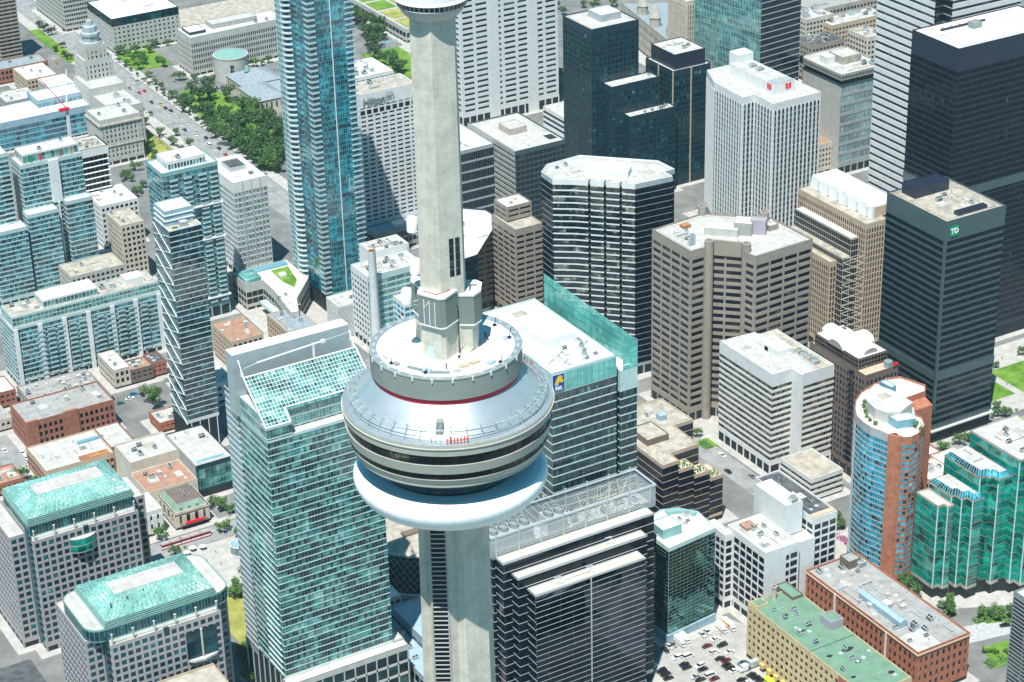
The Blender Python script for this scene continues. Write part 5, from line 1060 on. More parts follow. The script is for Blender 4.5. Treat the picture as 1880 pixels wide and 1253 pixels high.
t = tower('flat_roof_corner', 'plain tan flat roof block at the bottom edge below the nearer lattice roof', 'building', R(47, 330, 73, 362), 42, S(fh=4, bw=4, sp=1.8, wall='tan', glass='g_metro', z0=4, roof='gravel'))

# dark tower with white slab edges and diagonal braces
M['g_braced'] = glass('g_braced', [(0, (.008, .03, .04)), (.4, (.015, .06, .075)), (.6, (.05, .14, .16)), (.8, (.16, .28, .30))], ior=2.0, cluster=.6)
dp = R(166, 611.9, 184.1, 633.3)
t = tower('braced_tower', 'dark glass tower of white floor edges and diagonal white braces, with a boxy top', 'apartment tower', dp, 131, S(fh=3.1, bw=1.5, sp=.42, sd=.1, pw=.06, pd=.1, wall='white', pier='darkteal', glass='g_braced', z0=19, top=.4, par=.25, roof='gravel', base='none'),
          styles={3: S(fh=3.1, bw=2.4, sp=.12, sd=.1, pw=.05, pd=.1, wall='tealmetal', glass='g_braced', z0=19, top=.4, par=.25, base='none')})
for k in range(12):
    z = 17 + k * 9.3; b = MB(); x = 165.55
    b.tube((x, 611.6, z), (x, 633.4, z + 9.6), .22, 0, 4); b.tube((x, 611.6, z + 9.0), (x, 633.4, z + 3.2), .17, 0, 4); b.build('brace', 'signwhite', t)
block(t, 'penthouse', R(167, 618.5, 182.6, 633), 131, 139.5, 'bluelow', 'whiteroof')
for z in (133.6, 136.6):
    b = MB(); b.prism([(166.7, 618.1), (182.9, 618.1), (182.9, 618.5), (166.7, 618.5)], z, z + .5); b.prism([(166.5, 618.1), (166.9, 618.1), (166.9, 633), (166.5, 633)], z - .02, z + .48); b.build('white_band', 'signwhite', t)
block(t, 'terrace_hut', R(173.5, 613.6, 177.5, 617), 131, 133.6, 'greymetal'); b = MB(); b.box(169, 613.5, 131.02, 171.6, 615, 131.6); b.build('planter', 'leaf', t)
for i in range(4):
    b = MB(); x = 168 + i * 5; b.tube((x, 612.2, 0), (x, 612.2, 19), .4, 0, 8); b.build('column', 'signwhite', t)
mass(t, R(166.5, 613, 184, 633), 18.6, S(fh=6, bw=4, sp=.6, wall='darkteal', glass='g_darkteal', z0=1, top=.5, par=.1))
t = tower('glass_cube_hall', 'patchwork glass fronted hall at the foot of the braced tower beside the old theatre', 'building', R(149.5, 563, 170.5, 604), 19, S(fh=5.5, bw=1.6, sp=.2, sd=.1, pw=.08, pd=.1, wall='darkteal', pier='tealmetal', glass='g_roofglass', z0=5, top=2, par=.6, roof='paleroof', base='none'), styles={3: S(blank=(3,), wall='greyconc', sd=.2)}); clutter(t, 151, 580, 169, 602, 19, 5, 3, 'usv'); block(t, 'roof_light', R(151, 565, 168, 568.5), 19, 19.9, 'white', 'blueglassroof')

# condominiums at the left
sC = S(fh=3.1, bw=1.55, sp=.78, sd=.22, pw=.1, pd=.14, wall='paleteal', pier='alu', glass='g_condo', z0=8, top=1.6, par=.9, roof='whiteroof')
def balconies(t, x0, x1, y, z0, z1, fh, m='white', d=1.4):
    z = z0
    while z < z1:
        b = MB(); b.box(x0, y - d, z, x1, y, z + .2); b.box(x0, y - d - .06, z + .2, x1, y - d, z + 1.2, 1); b.build('balcony', [m, 'paleteal'], t); z += fh
t = tower('teal_condo_slab', 'pale teal condominium tower with coloured panels in its glass roof storey', 'apartment tower', R(163.6, 849, 203, 866), 87, sC)
mass(t, R(166.5, 852, 202, 865), 93, S(fh=5, bw=3, sp=.2, sd=.1, pw=.15, wall='white', glass='g_roofglass', z0=.3, top=.8, par=.4, roof='whiteroof', base='none'), zb=87.1)
for x, m_ in ((171, 'signgreen'), (177, 'signred'), (190, 'brick'), (197, 'rust')):
    b = MB(); b.box(x, 851.7, 87.5, x + 1.5, 851.85, 92); b.build('coloured_panel', m_, t)
balconies(t, 181.5, 187, 848.8, 10, 86, 3.1); b = MB(); b.box(183.8, 846.4, 8, 184.9, 847.2, 60); b.box(181.2, 847.2, 60, 187.3, 849, 87.8); b.build('spine_wall', 'white', t); clutter(t, 168, 853, 201, 864, 92.9, 5, 3, 'usvd')
mass(t, R(161.5, 840, 181, 848.9), 58, sC); mass(t, R(187.5, 842.5, 204.5, 848.9), 60, sC)
t = tower('edge_condo_tower', 'teal condominium tower cut by the left edge of the picture', 'apartment tower', R(112, 849.5, 156.8, 868), 97, sC); balconies(t, 151, 156.8, 849.3, 9, 95, 3.1); mass(t, R(138, 838, 159.5, 849.3), 52, sC)
t = tower('balcony_condo_tower', 'tall teal condominium tower dense with white balconies behind the braced tower', 'apartment tower', R(220.5, 760.6, 256.1, 784.5), 99.1, dict(sC, wall='tealmetal', sp=.4, bw=2.6))
for x0 in (225, 234, 243.5, 250.5): balconies(t, x0, x0 + 4.6, 760.4, 10, 96, 3.1)
b = MB()
for z in (13, 52, 74): b.box(219.8, 758.6, z, 257, 761, z + .7)
b.build('floor_ledge', 'white', t); mass(t, R(226, 764, 250, 780), 104, S(fh=4, bw=2, sp=.4, wall='white', glass='g_condo', z0=.3, top=1, roof='whiteroof', base='none'), zb=99.1); clutter(t, 228, 766, 248, 778, 104, 5, 3, 'uscv')
t = tower('stone_glass_office', 'pale stone and glass office with a grey roof well, right of the balcony condominium', 'office building', R(282.5, 803.7, 305.4, 847), 64, S(fh=3.7, bw=2.6, sp=1.1, sd=.2, pw=.3, pd=.2, wall='white', glass='g_pale', z0=5, top=6.5, par=.8, roof='whiteroof'))
for x in (288.4, 294.3, 300.2):
    b = MB(); b.box(x, 803.2, 4, x + .5, 803.6, 64.8); b.build('pilaster', 'lightconc', t)
block(t, 'roof_well', R(289, 822, 300, 836), 64, 67, 'greymetal', 'darkroof'); clutter(t, 284, 806, 303, 820, 64, 5, 3, 'usv')
t = tower('long_condo_block', 'long mid-rise teal and white condominium block with a terrace storey and penthouses', 'apartment block', R(112.5, 736, 203.5, 757.5), 37.1, S(fh=3.05, bw=1.6, sp=.72, sd=.2, pw=.1, pd=.14, wall='paleteal', pier='alu', glass='g_condo', z0=4, top=.9, par=.7, roof='gravel', win='band'))
mass(t, R(114, 738.5, 203, 757), 43, S(fh=3.1, bw=2.4, sp=.5, sd=.1, pw=.2, wall='paleteal', glass='g_teal', z0=.2, top=.7, par=.5, roof='gravel', base='none'), zb=37.1); mass(t, R(134, 741, 167, 755), 47.5, S(fh=3.6, bw=2.4, sp=.5, sd=.1, pw=.2, wall='white', glass='g_teal', z0=.2, top=.6, par=.5, roof='whiteroof', base='none'), zb=43)
for x0 in (127, 133, 139, 146, 152, 163, 169, 176, 183, 190):
    balconies(t, x0, x0 + 4.2, 735.8, 4.4, 33, 3.05, 'paleteal', 1.2)
for k in range(7):
    b = MB(); x = 113 + k * 14.6; b.box(x, 734.9, 0, x + 2.6, 735.6, 37); b.build('bay_stack', 'white', t)
clutter(t, 115, 740, 133, 756, 43, 7, 3, 'usvh'); clutter(t, 168, 740, 201, 756, 43, 12, 4, 'usvhd')
b = MB(); b.box(186, 744, 43, 197, 753, 46.5); b.build('penthouse', 'white', t)
# unfinished office with white floor edges
t = tower('unfinished_office', 'dark glass office under construction with white slab edges and cluttered roof', 'office building', R(225.5, 920, 243.7, 940), 60, S(fh=4, bw=3, sp=.5, sd=1.1, pw=.1, pd=.1, wall='white', glass='g_black', z0=4, top=5, par=.6, roof='gravel')); clutter(t, 227, 922, 242, 938, 60, 16, 4, 'uusvdh', .7)
t = thing('tower_crane', 'red and white tower crane above the blue glass building at the left', 'crane', (241.6, 985.1, 0))
b = MB(); b.box(240.6, 984.1, 0, 242.6, 986.1, 66); b.build('mast', 'white', t); b = MB(); b.tube((241.6, 985, 66), (227, 997, 90), .5, 0, 4, .3); b.build('jib', 'red', t); b = MB(); b.tube((241.6, 985, 67), (249, 999, 88), .5, 0, 4, .3); b.build('jib_brace', 'white', t); b = MB(); b.box(236, 983, 65, 243, 985.8, 66.8); b.build('counterweight', 'red', t)
t = tower('blue_glass_hall', 'long blue glass building with a pale flat roof below the old stepped tower', 'building', R(226, 1096.5, 305.5, 1130), 22, S(fh=4.2, bw=3, sp=.9, sd=.15, pw=.1, pd=.1, wall='bluelow', glass='g_shangri', z0=2, top=4.5, par=.6, roof='whiteroof'))
mass(t, R(262, 1112, 318, 1134), 27, S(fh=4, bw=3, sp=1, wall='bluelow', glass='g_shangri', z0=18, top=2, roof='whiteroof', base='none'), zb=1.2)
# old stepped stone tower with beacon
sO = S(fh=3.7, bw=3.1, sp=1.7, sd=.25, pw=1.9, pd=.4, wall='lightconc', glass='g_black', win='each', z0=4, top=4, par=.8, roof='paleroof', cap=60)
t = tower('stepped_stone_tower', 'old stone office with three stepped blocks and a crowned tower beside the wide avenue', 'office building', R(278.7, 1029.3, 309.4, 1056), 34, sO); b = MB(); b.prism(offset(R(278.7, 1029.3, 309.4, 1056), 1.2), 30, 31.2); b.build('cornice', 'stone', t)
b = MB(); b.prism(offset(R(278.7, 1029.3, 309.4, 1056), .9), 14, 14.8); b.build('string_course', 'stone', t)
mass(t, R(297, 1057, 322, 1092), 30, dict(sO, cap=20)); mass(t, R(296, 1092, 323, 1126), 35, dict(sO, cap=20)); mass(t, R(300.4, 1112, 322, 1132), 50, dict(sO, cap=12)); mass(t, R(303, 1114, 319.5, 1130), 60, dict(sO, cap=6)); 
b = MB(); b.lathe([(8, 60), (8.3, 60.4), (8.3, 61.5), (6.5, 62), (6.5, 66), (7.4, 66.5), (7.4, 68.5), (5.5, 69), (5.2, 73), (3, 74), (2.6, 77), (0, 78)], 8, 0, 311, 1122, PI / 8, 2 * PI + PI / 8); b.build('crown', 'greymetal', t)
b = MB()
for k in range(6): b.box(304 + k * 2.5, 1113.5, 52, 305 + k * 2.5, 1114, 58)
b.build('column', 'stone', t); clutter(t, 281, 1032, 307, 1054, 34, 7, 3, 'usv'); clutter(t, 299, 1060, 320, 1090, 30, 8, 4, 'uscv')
# north side of the avenue
t = tower('long_pale_courthouse', 'long pale courthouse with rows of narrow windows and a complex roof, top left of centre', 'courthouse', [(407.2, 1168.5), (489.4, 1172), (489.4, 1196), (407.2, 1196)], 30.9, S(fh=4.4, bw=1.9, sp=1.6, sd=.3, pw=.75, pd=.4, wall='lightconc', glass='g_darkteal', z0=3, top=4.5, par=1, roof='whiteroof')); block(t, 'penthouse', R(431, 1180, 470, 1193), 30.9, 35, 'greyconc', 'paleroof'); block(t, 'roof_well', R(410, 1176, 424, 1192), 30.9, 33.5, 'darkteal', 'whiteroof'); clutter(t, 440, 1174, 486, 1180, 30.9, 6, 3, 'usd')
t = thing('round_stone_drum', 'round stone drum building with a flat green roof beside the long courthouse', 'building', (432, 1150, 0)); b = MB(); b.lathe([(13.5, 0), (13.5, 18.4), (13.8, 18.4), (13.8, 19.4), (13, 19.4)], 48, 0, 432, 1150); b.build('wall', 'lightconc', t); b = MB(); b.lathe([(13.1, 19.2), (9, 19.5), (0, 19.8)], 48, 0, 432, 1150); b.build('roof', 'copper', t)
b = MB()
for k in range(4):
    for z in (8, 12): b.box(426 + k * 1.6, 1136.6 + .1 * k, z, 427 + k * 1.6, 1138.5, z + 2.4)
b.build('window', 'g_navy', t)
t = tower('dark_topped_office', 'pale office block with square windows and a dark glass top storey, top left', 'office building', [(375.1, 1254), (433.3, 1254), (433.3, 1308), (375.1, 1308)], 22.5, S(fh=3.9, bw=4.0, sp=1.9, sd=.25, pw=2.1, pd=.3, wall='lightconc', glass='g_metro', win='each', z0=3, top=1, par=.1, roof='paleroof', cap=70)); mass(t, R(375.4, 1254.3, 433, 1307.5), 29, S(fh=6, bw=3, sp=.2, sd=.05, pw=.05, wall='darkteal', glass='g_darkteal', z0=.2, top=.6, par=.4, roof='whiteroof', base='none'), zb=22.6); clutter(t, 385, 1262, 425, 1300, 29, 6, 3, 'usd')
tower('brown_flats', 'dark brown flats cut by the top left corner of the picture', 'apartment tower', R(290, 1281, 307, 1305), 75, S(fh=3.2, bw=5, sp=1.3, sd=.6, pw=.3, wall='brownconc', glass='g_brown', z0=4, top=2)); 
tower('pale_avenue_block', 'pale banded block at the top edge between the avenue and the dark topped office', 'office building', R(362, 1330, 386, 1400), 32, S(fh=4, bw=2, sp=1.8, wall='lightconc', glass='g_darkteal', z0=3))
# hall with slate roofs
t = thing('slate_roofed_hall', 'old tan stone hall with grey slate hipped roofs behind the park', 'hall', (440, 1100, 0))
def hip(root, x0, y0, x1, y1, z0, z1, m='slate', wall='cream'):
    b = MB(); b.box(x0, y0, 0, x1, y1, z0); b.build('wall', wall, root)
    w = min(x1 - x0, y1 - y0) * .42; b = MB(); b.prism(offset(R(x0, y0, x1, y1), .6), z0, z1, P2=R(x0 + w, y0 + w, x1 - w, y1 - w)); b.build('roof', m, root)
    b = MB()
    n_ = max(2, int((y1 - y0) / 4))
    for k in range(n_): b.box(x0 - .1, y0 + 1.5 + k * (y1 - y0 - 2) / n_, z0 * .45, x0 + .1, y0 + 2.7 + k * (y1 - y0 - 2) / n_, z0 * .8)
    n_ = max(2, int((x1 - x0) / 4))
    for k in range(n_): b.box(x0 + 1.5 + k * (x1 - x0 - 2) / n_, y0 - .1, z0 * .45, x0 + 2.7 + k * (x1 - x0 - 2) / n_, y0 + .1, z0 * .8)
    b.build('window', 'g_black', root)
hip(t, 417, 1096, 450, 1126, 12, 18); hip(t, 413.5, 1058, 436, 1094, 12, 17.5); hip(t, 437, 1040, 470, 1095, 11, 16); 
b = MB(); b.tube((428, 1110, 18), (428, 1110, 22), 2.5, 0, 8, 1.2); b.build('cupola', 'copper', t)
# low white roofs and square, top centre
t = tower('low_white_hall', 'low hall with white folded roofs between the blue condominium tower and the shaft', 'building', R(498, 1066, 531, 1102), 10, S(fh=4, bw=4, sp=1.5, wall='white', glass='g_navy', z0=2, roof='whiteroof')); clutter(t, 500, 1068, 529, 1100, 10, 10, 3, 'ddus', 1.4)
t = tower('green_roof_podium', 'long low podium with yellow green planted roof at the top edge', 'building', R(584, 1144, 640, 1260), 11, S(fh=4.5, bw=6, sp=1.5, wall='lightconc', glass='g_navy', z0=3, top=2.5, roof='paving'))
for x0, y0, x1, y1, m_ in ((588, 1150, 606, 1172, 'grassdry'), (588, 1176, 606, 1198, 'grassdry'), (588, 1202, 606, 1224, 'grass'), (609, 1150, 634, 1180, 'grass'), (588, 1228, 606, 1252, 'grass'), (609, 1184, 634, 1250, 'grassdry')):
    b = MB(); b.box(x0, y0, 11, x1, y1, 11.35); b.build('roof_planting', m_, t)
# top right stone and ribbed buildings
t = tower('old_stone_hall', 'old rusticated stone hall with steep slate roofs at the top, behind the dark striped tower', 'hall', [(718, 968), (770, 962), (780, 1035), (738, 1060)], 27, S(fh=6, bw=4.5, sp=2.6, sd=.4, pw=2.2, pd=.6, wall='stone', glass='g_black', win='each', z0=3, top=4, cap=40, roof='slate'))
for x, y in ((722, 972), (725, 1000), (733, 1030)):
    b = MB(); b.lathe([(4.5, 27), (4.5, 34), (5, 34.2), (0, 46)], 8, 0, x + 5, y); b.build('turret', 'stone', t)
tower('ribbed_tower', 'beige tower of close vertical ribs at the top between the stone hall and teal tower', 'office tower', R(664, 862, 698, 885), 95, S(fh=4, bw=2.1, sp=.9, sd=.1, pw=1.1, pd=.6, wall='cream', glass='g_brown', z0=4, top=2))
for nm, lab, P, h, wl, rf, sd_ in (('beige_block', 'beige stone block of small windows at the top right behind the grey banded tower', R(829, 936, 856, 960), 30, 'cream', 'paleroof', 3), ('red_window_block', 'low pinkish block with red brown window rows at the top right', R(846, 925, 900, 945), 25, 'tan', 'paleroof', 4), ('blank_beige_block', 'blank beige block with a grey roof touching the white skyscraper', R(832, 864, 850, 888), 35, 'cream', 'gravel', 5), ('brick_roof_block', 'low block with reddish parapet and dark roof rooms behind the grey banded tower', R(795, 884, 826, 905), 30, 'brownconc', 'darkroof', 6), ('far_cluttered_block', 'far block with a cluttered grey roof and green parapet at the top right edge', R(850, 955, 925, 1010), 28, 'stone', 'greyroof', 7), ('far_pale_block', 'far pale block beyond the beige stone block at the top right', R(815, 968, 846, 1010), 32, 'lightconc', 'paleroof', 8)):
    t = tower(nm, lab, 'building', P, h, S(fh=4, bw=3.4, sp=1.9, sd=.25, pw=1.2, pd=.3, wall=wl, glass='g_brown', z0=4, top=2.4, roof=rf)); x = [p[0] for p in P]; y = [p[1] for p in P]; clutter(t, min(x) + 1, min(y) + 1, max(x) - 1, max(y) - 1, h, 10, sd_, 'uucsvdh', 1.1)

# low streets at the left: brick blocks, theatre, shops
sQ = S(fh=4.0, bw=3.0, sp=1.7, sd=.2, pw=1.2, pd=.3, wall='redbrick', glass='g_navy', win='each', z0=1.5, top=2.4, par=.8, roof='greyroof', cap=80, base='none')
t = tower('brick_office_block', 'dark red brick block with gabled corners and a pale worn roof at the left', 'building', R(91.6, 660, 142, 686), 17, sQ); b = MB(); b.prism([(113, 659.2), (121, 659.2), (121, 661), (113, 661)], 0, 18.6); b.prism([(91.2, 659.4), (98, 659.4), (98, 661), (91.2, 661)], 0, 18.3); b.build('gable', 'redbrick', t); clutter(t, 94, 664, 140, 684, 17, 7, 3, 'usvh')
t = tower('tan_brick_block', 'tan and red brick block with arched windows and a wide worn roof', 'building', R(85, 612.5, 123, 643), 12, dict(sQ, wall='tan', roof='paleroof', cap=40)); clutter(t, 88, 622, 121, 641, 12, 8, 4, 'usvh'); mass(t, R(123.2, 617, 137, 643), 12.6, dict(sQ, roof='paleroof', cap=16)); b = MB(); b.box(110, 632, 12.05, 125, 634.5, 12.9); b.build('skylight', 'blueglassroof', t)
b = MB(); b.box(105, 613, 12, 121, 617.5, 13.2); b.build('roof_step', 'rust', t)
t = tower('cream_stage_house', 'windowless cream stage house with a worn flat roof behind the brown roofed auditorium', 'building', R(122.5, 586.2, 149.9, 609), 18, S(blank=(0, 1, 2, 3), wall='cream', win='none', sd=.2, roof='paleroof')); clutter(t, 125, 588, 147, 606, 18, 4, 5, 'uh')
t = tower('auditorium_block', 'cream block with a terracotta coloured flat roof behind the old theatre front', 'building', R(121.5, 562, 149.2, 586), 12, S(blank=(0, 1, 2, 3), wall='cream', win='none', sd=.2, roof='brownroof')); clutter(t, 123, 564, 147, 584, 12, 6, 3, 'uuhs', .9)
t = tower('old_theatre', 'small old stone theatre with a green mansard, flat brown top and red sign', 'theatre', R(127, 539.3, 145.4, 561.8), 9.5, S(fh=6, bw=5.2, sp=1.5, sd=.25, pw=2.6, pd=.5, wall='cream', glass='g_brown', win='each', z0=2, top=1.6, par=.4, roof='cream', base='none'))
b = MB(); b.prism(offset(R(127.8, 540.5, 144.6, 561), 0), 9.9, 13.4, 0, 1, P2=R(129.6, 542.5, 142.8, 559)); b.build('mansard', ['mansardgreen', 'brownstone'], t); b = MB()
for k in range(3): b.box(130 + k * 4.4, 540.6, 10.3, 131.8 + k * 4.4, 542, 12)
b.build('dormer', 'mansardgreen', t); b = MB(); b.prism(offset(R(127, 539.3, 145.4, 561.8), .7), 9.4, 9.9); b.build('cornice', 'stone', t); b = MB(); b.box(131.5, 536.6, 3.6, 141.5, 537.2, 5.0); b.build('sign', 'signred', t); b = MB(); b.box(129, 536.9, 3.0, 144, 539.2, 3.5); b.build('marquee', 'brownstone', t); clutter(t, 131, 545, 142, 556, 13.4, 3, 3, 'uv', .7)
tower('white_side_house', 'narrow white rendered house squeezed between the farther lattice roof and the theatre', 'house', R(112, 541, 121, 560), 14, S(fh=4, bw=4, sp=2.4, sd=.1, pw=2.6, wall='white', glass='g_black', win='each', z0=2, roof='paleroof'))
for nm, lab, P, h, wl, rf in (('beige_shop_house', 'beige three storey shop house in front of the long condominium block', R(158.5, 703, 168, 728), 12, 'cream', 'whiteroof'), ('brown_roof_shops', 'low shops with a brown flat roof in front of the long condominium block', R(168.5, 703, 182, 716), 9, 'brownstone', 'brownroof'), ('red_brick_shop', 'small red brick shop with a dark roof beside the braced tower', R(182.5, 704.5, 191, 718), 9, 'redbrick', 'darkroof'),
                              ('plant_roof_hall', 'low hall whose flat roof is crowded with ventilation plant', R(107, 698, 148, 722), 8, 'greyconc', 'greyroof'), ('orange_brick_shed', 'low orange brick shed beside the single round street tree', R(160, 640, 178, 655), 6, 'orangebrick', 'paleroof'), ('edge_brick_house', 'brick house with a pale roof at the left edge below the condominium', R(85, 716, 104, 735), 10, 'redbrick', 'whiteroof'), ('edge_grey_shops', 'low grey roofed shops at the left edge', R(70, 690, 92, 712), 7, 'cream', 'greyroof'),
                              ('old_brick_hall', 'long old brick hall at the far left near the dark street', R(255, 1236, 313, 1256), 12, 'redbrick', 'slate'), ('tan_stone_house', 'tan stone house with a pale roof at the far left beside the old brick hall', R(282, 1196, 306, 1228), 14, 'tan', 'whiteroof'), ('grey_flat_house', 'grey flat roofed house at the far left above the blue glass building', R(252, 1157, 277, 1182), 14, 'greyconc', 'paleroof'), ('white_annex', 'low white annex beside the old stepped stone tower', R(288, 1140, 309, 1188), 16, 'cream', 'whiteroof'),
                              ('white_terrace_flats', 'white flats with planted roof terraces below the unfinished office', R(226, 893, 252, 922), 30, 'white', 'whiteroof'), ('beige_flats', 'beige slab of flats with a planted roof left of the braced tower top', R(217.6, 833.5, 233, 858), 40, 'cream', 'gravel'), ('white_grid_building', 'white grid fronted building with roof planting behind the long condominium block', R(176.5, 816.5, 211, 838), 22, 'lightconc', 'gravel'),
                              ('tan_corner_house', 'tan brick corner house with a stained brown roof behind the grey screen wall', R(224.5, 684, 244, 712), 20, 'tan', 'brownroof'), ('old_mansard_row', 'old brick row with a pale mansard roof beside the lawn roofed hall', R(262, 689, 281, 718), 14, 'tan', 'slate'), ('low_podium_roofs', 'low white podium crowded with roof plant beside the slanted roof tower', R(166, 405, 186, 470), 14, 'white', 'whiteroof'), ('edge_red_house', 'low red roofed house at the left edge above the farther lattice roof', R(60, 622, 75, 640), 7, 'redbrick', 'brownroof')):
    t = tower(nm, lab, 'building', P, h, S(fh=3.6, bw=3.2, sp=1.6, sd=.2, pw=1.2, pd=.28, wall=wl, glass='g_navy', win='each', z0=2, top=1.5, par=.6, roof=rf, cap=40, base='none')); x = [p[0] for p in P]; y = [p[1] for p in P]
    clutter(t, min(x) + .6, min(y) + .6, max(x) - .6, max(y) - .6, h, 26 if 'plant' in nm or 'podium' in nm else 6, len(lab), 'uudsvh', .8)
t = tower('white_low_house', 'low white walled house with a pale roof wedged beside the braced tower', 'building', R(190, 655, 212, 690), 12, S(fh=3.6, bw=4, sp=2.2, sd=.1, pw=1.6, wall='white', glass='g_navy', win='each', z0=2, roof='paleroof', cap=30)); clutter(t, 192, 657, 210, 688, 12, 8, 3, 'usvh', .8)
# opera-style glass hall with green roof
t = tower('green_lawn_roof_hall', 'low glass and stone hall with a lawn on its roof beside the blue condominium', 'hall', ccw([(266, 757), (266, 777), (303, 777), (303, 745), (284, 722), (277, 705), (272.5, 706), (277, 740), (277.5, 757)]), 17, S(fh=5, bw=4, sp=1, sd=.2, pw=.2, wall='lightconc', glass='g_teal', z0=3, top=5, par=.8, roof='whiteroof', win='none'))
b = MB(); b.prism(ccw([(288, 768), (300, 768), (296, 747), (290, 738), (287.5, 750)]), 17, 17.4); b.build('roof_lawn', 'grass', t); b = MB(); b.box(268, 770, 17, 301, 775.5, 18.2); b.build('roof_glazing', 'blueglassroof', t); b = MB(); b.box(266.4, 757.5, 17, 277, 770, 20); b.build('glass_lantern', 'g_teal', t); b = MB(); b.prism([(271.5, 712), (276, 716), (276, 750), (271.5, 750)], 6, 8, 0); b.build('side_skylight', 'paleteal', t); block(t, 'roof_box', R(289, 755, 293, 759), 17.3, 19, 'white'); clutter(t, 273, 708, 283, 732, 17, 8, 3, 'usvd', .8)
# glass dome pavilion in the square
t = thing('glass_dome_pavilion', 'small round glass pavilion with a blue glass dome in the paved square', 'pavilion', (145.8, 503.6, 0))
b = MB(); n_ = 16
for k in range(n_):
    a0, a1 = 2 * PI * (k + .05) / n_, 2 * PI * (k + .95) / n_; b.poly([(145.8 + 4.4 * math.cos(a), 503.6 + 4.4 * math.sin(a), z) for a, z in ((a0, 0), (a1, 0), (a1, 4.6), (a0, 4.6))])
b.build('wall_glazing', 'g_pale', t); b = MB(); b.lathe([(4.6, 4.5), (4.6, 5), (4.3, 5)], 32, 0, 145.8, 503.6); b.build('ring_beam', 'white', t)
b = MB()
for k in range(12):
    a0, a1 = 2 * PI * (k + .06) / 12, 2 * PI * (k + .94) / 12; b.poly([(145.8 + r * math.cos(a), 503.6 + r * math.sin(a), z) for r, a, z in ((4.3, a0, 5), (4.3, a1, 5), (.2, a1, 7), (.2, a0, 7))])
b.build('dome', 'blueglassroof', t); b = MB()
for k in range(12): a0 = 2 * PI * k / 12; b.tube((145.8 + 4.4 * math.cos(a0), 503.6 + 4.4 * math.sin(a0), 5), (145.8, 503.6, 7.1), .12, 0, 4)
b.build('dome_rib', 'white', t)
# ------------------------------------------------------------------ ground, streets, parks
def sheet(name, P, z, m, kind='structure'):
    b = MB(); b.poly([(*p, z) for p in ccw(P)]); return tag(b.build(name, m), kind=kind)
sheet('ground', R(-6000, -6000, 7000, 9000), 0, 'ground')
def raised(name, P, m, h=.34, kind='structure'):
    b = MB(); b.prism(ccw(P), .005, h); return tag(b.build(name, m), kind=kind)
sheet('added_reflection_ground', R(120, -400, 400, 120), .008, 'cobble'); sheet('avenue_road', R(347.5, 700, 367.5, 1600), .008, 'asphalt'); sheet('theatre_street_road', R(-100, 519.5, 190, 533.5), .008, 'asphalt'); sheet('side_street_road', R(74, 560, 90, 760), .008, 'asphalt'); sheet('curved_street_road', ccw([(380, 256), (400, 259), (426, 254), (470, 235), (470, 222), (425, 241), (400, 246), (380, 244)]), .008, 'cobble'); sheet('cross_street_road', R(395, 360, 409, 500), .008, 'asphalt'); sheet('tower_street_road', R(480, 384, 640, 398), .008, 'asphalt')  # the first sheet is out of view, added for the terraced tower's reflections
for i, P in enumerate(PAVED):
    x = sum(p[0] for p in P) / len(P); y = sum(p[1] for p in P) / len(P)
    xs = [p[0] for p in P]; ys = [p[1] for p in P]; e = 4.5; X0, X1, Y0, Y1 = min(xs) - e, max(xs) + e, min(ys) - e, max(ys) + e
    b = MB(); b.box(X0, Y0, .004, X1, Y1, .10 + i * .0011); tag(b.build('pavement', 'paving'), kind='structure')
raised('avenue_pavement', R(368.2, 900, 376.5, 1500), 'paving'); raised('avenue_pavement', R(338, 1000, 346.8, 1500), 'paving'); raised('square_paving', ccw([(100, 470), (190, 470), (190, 518.6), (100, 518.6)]), 'paving'); raised('theatre_pavement', R(90, 534.2, 190, 538.5), 'paving'); raised('plaza_paving', R(555, 404, 700, 470), 'paving'); raised('forecourt_paving', ccw([(400, 300), (408, 284), (416, 270), (440, 258), (475, 248), (475, 268), (445, 275), (410, 301)]), 'paving'); raised('garden_court', R(574, 1062, 606, 1140), 'paving', .33)
raised('avenue_median', R(333, 1010, 336.8, 1095), 'paving', .33)
b = MB()
for k in range(60):
    y = 760 + k * 12; b.box(357.3, y, .012, 357.5, y + 4, .016)
for x in (352.4, 362.4):
    for k in range(60): y = 760 + k * 12; b.box(x, y, .012, x + .16, y + 3, .016)
tag(b.build('avenue_lane_marking', 'signwhite'), kind='structure')
b = MB()
for y in (524.2, 525.7, 527.6, 529.1): b.box(-100, y, .012, 190, y + .14, .02)
tag(b.build('tram_track', 'greymetal'), kind='structure')
sheet('car_park', ccw([(258, 200), (305.5, 200), (305.5, 293), (325, 293), (325, 305), (318, 322), (281, 321), (262, 306)]), .008, 'lot')
b = MB()
for y, x0, x1 in ((286.8, 262, 300), (298.4, 262, 300), (276.0, 262, 300)):
    pass
for col in (266, 277, 283, 295, 301):
    for k in range(14):
        y = 272 + k * 2.75
        if y < 311: b.box(col - 2.4, y - 1.38, .012, col + 2.4, y - 1.26, .016)
for k in range(10): x = 278 + k * 2.9; b.box(x, 315, .012, x + .12, 320.4, .016)
tag(b.build('stall_marking', 'awning'), kind='structure')
